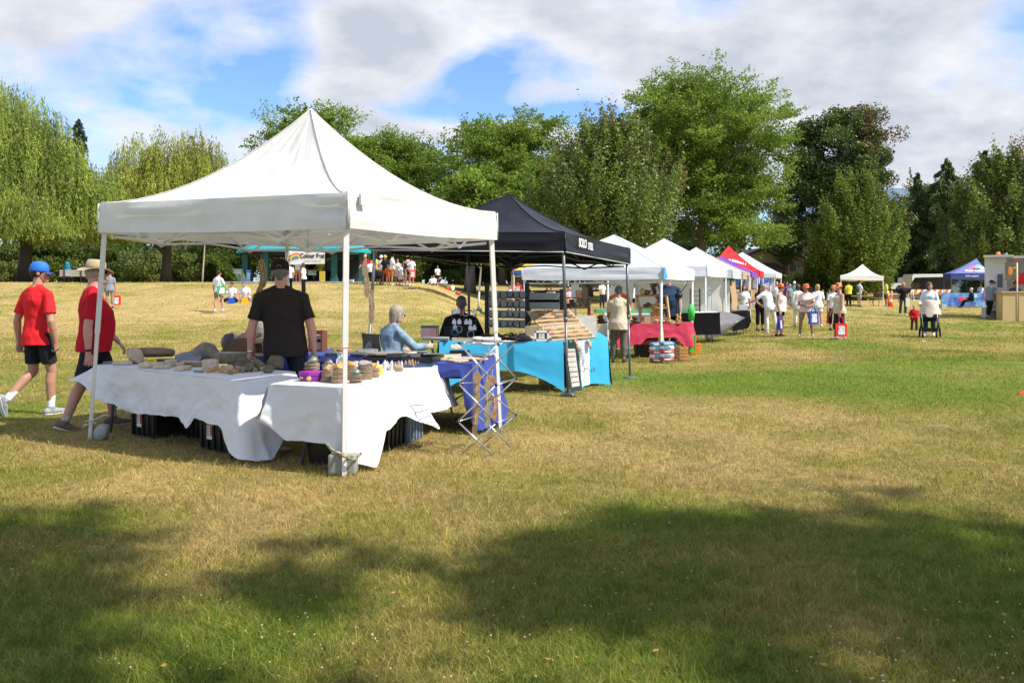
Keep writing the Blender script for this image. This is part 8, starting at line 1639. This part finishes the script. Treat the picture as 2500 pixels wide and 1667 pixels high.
pe=[(706,44.6,170,'man in white t-shirt standing under the left end of the banner',CW,('pants',CDK,1.9),('grey','short'),None,1.66),(727,55,185,'person in white and orange behind the banner poles',CW,('shorts',COR,.7),('brown','long'),None,1.68),(741,44.2,80,'long-haired woman in white top and black trousers beneath the banner',CW,('pants',CDK,1.9),('brown','long'),None,1.62),
 (782,59,180,'person in yellow deep inside the pavilion',CYL,('pants',CDK,1.9),('dark','short'),None,1.75),(760,60,170,'person in black inside the pavilion behind the banner',CDK,('pants',CDK,1.9),('dark','short'),None,1.72),(800,59.5,190,'person in dark clothes inside the pavilion right side',CDG,('pants',CDK,1.9),('brown','short'),None,1.78),
 (892,53,160,'person with striped straw hat and red scarf left of the waiting group',CR2,('pants',CDK,1.9),('dark','short'),('bucket',STRAW),1.76),(905,52,200,'person in white kneeling height beside the straw hat',CW,('pants',CDK,1.9),('dark','short'),None,1.45),(916,52.5,175,'steward in orange and yellow safety vest in the waiting group',mat('vest_hi_vis',(.80,.25,.03),c2=(.70,.75,.08),scale=4,thr=(.5,10)),('pants',CDG,1.9),('dark','short'),('cap',CNV,CNV),1.74),
 (931,51.5,165,'woman in white sun hat and orange shorts in the waiting group',cloth('top_palemint',(.6,.72,.7)),('shorts',COR,.5),('brown','long'),('bucket',CW),1.72),(940,51,190,'woman in straw hat and black top in the waiting group',CDK,('shorts',COR,.5),('brown','short'),('bucket',STRAW),1.74),(947,50.8,180,'child in orange outfit in the waiting group',COR,('shorts',COR,.9),('brown','short'),None,1.2),(958,50.4,-85,'tall man in white t-shirt, red shorts and grey cap in the waiting group',CW,('shorts',mat('shorts_coral',(.80,.12,.05)),.75),('grey','short'),('cap',CGY,CGY),1.86),
 (971,51,170,'girl in white top and lilac tutu in the waiting group',CW,('skirt',cloth('tutu_lilac',(.66,.56,.70)),.5),('brown','bun'),None,1.52),(980,50.6,185,'younger girl in pale pink tutu in the waiting group',CW,('skirt',cloth('tutu_pink',(.72,.56,.62)),.6),('brown','bun'),None,1.28),(989,50.2,-60,'boy in black vest over white shirt in the waiting group',mat('vest_black',(.02,.02,.02),c2=(.7,.7,.7),scale=3,thr=(.6,10)),('shorts',CKH,.9),('brown','short'),None,1.55),(996,50.6,170,'shirtless-looking man in peach top at the back of the waiting group',cloth('top_peach',(.72,.45,.36)),('shorts',CGN,.9),('dark','short'),None,1.86),(1004,50.2,175,'woman in white top and black shorts at the right end of the waiting group',CW,('shorts',CDK,.6),('dark','long'),None,1.68)]
for px,d,hd,l,tp,bt_2,hr,ht,hh in pe:
    person(l,G(px,d),hd,h=hh,fem='woman' in l or 'girl' in l,skin=2 if px%2 else 1,top=tp,bottom=bt_2,hair=hr,hat=ht,arms=FWDR if px%3 else AD,shoes=SOLE if px>940 else SHD,vox=.024)
tote('red tote bag carried at the right end of the waiting group',P(1007,655,49.9),BR,PICM,w=.36,hh=.45,hg=.1,rz=.2)
# pushchair and coolers near the group
q=G(922,50.5); pc=empty('pushchair',q,.3,'black pushchair parked among the waiting group','stroller'); mb=MB(); mb.ell((0,0,.6),.3,.35,.25,n=12,m=8); mb.build('seat',CDK,pc)
for sx in(-1,1): mb=MB(); mb.tube([(sx*.25,-.4,1.0),(sx*.25,.4,.15)],.02,6); mb.build('frame_tube',PBK,pc); mb=MB(); mb.loft([((sx*.25-.02,.35,.13),(0,.13,0),(0,0,.13)),((sx*.25+.02,.35,.13),(0,.13,0),(0,0,.13))],14); mb.build('wheel',TYR,pc)
boxthing('cool_box','white and blue cool box on the grass right of the pavilion','cool box',(836,681),(846,689),.35,mat('coolbox',(.6,.62,.66),c2=(.1,.2,.5),scale=5,thr=(.55,9)),54); boxthing('cool_box','second white cool box with blue lid by the pavilion post','cool box',(851,682),(862,689),.35,mat('coolbox2',(.62,.64,.66)),53.5,lidm=mat('bin_blue',(.03,.2,.55)))
pt=table('table with goods under the pavilion banner',(X(716,55),55),(X(776,55),55),(X(776,56),56),(X(716,56),56),z=.8,top=WOODL)
b,w,h=boxthing('goods_box','crate of green and white goods on the pavilion table','box',(752,660),(770,672),.3,mat('goods_green',(.15,.4,.15),c2=(.6,.6,.5),scale=7,thr=(.5,8)),55.2); boxthing('cardboard_box','small tan carton on the pavilion table','box',(714,661),(727,671),.3,CARD,55.2)
b,w,h=boxthing('yellow_slide','leaning yellow board beneath the banner','board',(780,662),(792,688),.2,mat('board_yellow',(.55,.42,.04)),54.5)
# children and toys beyond the mound
for px,d,l,tp,hh,sit in ((1059,60,'girl in white sitting at the crest beside the playground',CW,1.3,1),(1054,59,'child in white sitting in front of the playground girl',CW,1.1,1),(1105,58,'toddler in white sitting among orange toys',CW,.95,1),(1068,78,'tiny person in white far under the dark trees',CW,1.7,0),(1245,50,'woman in white tank top under the yellow canopy',CW,1.68,0),(1264,49.6,'bearded man in white t-shirt beside the red bag',CW,1.8,0),(1291,48.5,'person in yellow t-shirt and red shorts under the yellow canopy',CYL,1.72,0),(1335,47,'dark-haired person in black seen through the stall, left of the white leg',CDK,1.70,0),(1345,46.5,'person in white and black beside the yellow chair',CW,1.7,0),(1389,42,'visitor in peach top behind the grey canopy post',CPK,1.65,0),(1470,56,'visitor in grey-white shirt and navy trousers behind the stall trunks',CWO,1.75,0),(1494,54,'visitor in teal right of the grey tree trunk',CTE,1.7,0),(1545,52,'visitor in white glimpsed right of the orange-topped visitor',CW,1.7,0)):
    person(l,G(px,d),170+px%40,h=hh,skin=1+px%2,top=tp,bottom=('shorts',CR2 if px==1291 else CDK,.8) if hh<1.75 and px!=1470 else ('pants',CNV,1.9),hair=('dark' if px%2 else 'brown','short'),legs=GS if sit else None,hipz=.14 if sit else None,arms=FWDR,vox=.026)
tote('red tote bag with white print hanging before the bearded man',P(1262,690,48.9),BR,PICM,w=.55,hh=.5,hg=.1)
for px,d,l,m,sc_ in ((1093,58,'red plastic toy standing at the playground edge',mat('toy_red',(.8,.06,.03)),.32),(1118,56,'brick-red toy box beside the toddler',mat('toy_brick',(.45,.10,.05)),.35),(1170,47,'dark green planter at the foot of the wrapped sapling',mat('planter_green',(.02,.12,.10)),.35),(1240,50,'teal-green tub under the yellow canopy',mat('tub_teal',(.05,.40,.28)),.34),(1324,46,'lime green chair-like seat behind the bracelet rack',mat('seat_lime',(.15,.6,.08)),.4),(1333,46,'yellow folding seat right of the lime one',mat('seat_yellow',(.75,.68,.08)),.5),(1384,44,'grey wheeled bin behind the grey canopy post',mat('bin_grey2',(.4,.4,.4)),.5)):
    g=G(px,d); o_=empty('play_tub',g,R.uniform(0,1),l,'tub'); mb=MB(); s_=sc_*.65; mb.loft([((0,0,0),(s_*.7,0,0),(0,s_*.5,0)),((0,0,s_*.5),(s_*.85,0,0),(0,s_*.6,0)),((.1*s_,0,s_*1.1),(s_*.4,0,0),(0,s_*.4,0))],8); mb.build('body',m,o_); mb=MB(); mb.loft([((0,0,s_*.5),(s_*.9,0,0),(0,s_*.65,0)),((0,0,s_*.56),(s_*.9,0,0),(0,s_*.65,0))],8); mb.build('rim',m,o_)
mb=MB(); mb.ell((0,0,.0),.16,.16,.16,n=12,m=8); o_=mb.build('red_ball',mat('toy_red',(.8,.06,.03)),label='red ball on the grass behind the dark wooden shelf',cat='ball'); o_.location=G(1441,45)+Vector((0,0,.16))
ptable('low picnic table seen behind the black rack',1300,52,2.4,WOOD)
ptable('dark picnic table among the far trees',1390,60,2.4,WOODD)
# small things on the lawn
mb=MB(); mb.box((0,0,.01),(.12,.09,.02)); o_=mb.build('paper_scrap',INKW,label='white scrap of paper on the grass before the stroller',cat='litter'); o_.location=G(2257,25)
mb=MB(); mb.box((0,0,.03),(.12,.04,.05)); mb.box((.05,0,.05),(.03,.03,.04)); o_=mb.build('orange_marker',mat('traffic_orange',(.85,.16,.02)),label='orange marker lying in the grass at the right edge',cat='marker'); q=ground(2497,966); o_.location=q
slab('rusty leaf-shaped stone on the grass between the two tables',694,1101,.07,.05,.02,'red',300,z=0,name='loose_stone',cat='stone')
# every thing named as one
for o_ in bpy.data.objects:
    if o_.parent is None and o_.get('category') and not o_.get('kind'): o_['kind']='thing'
bpy.data.scenes.remove(TMP)
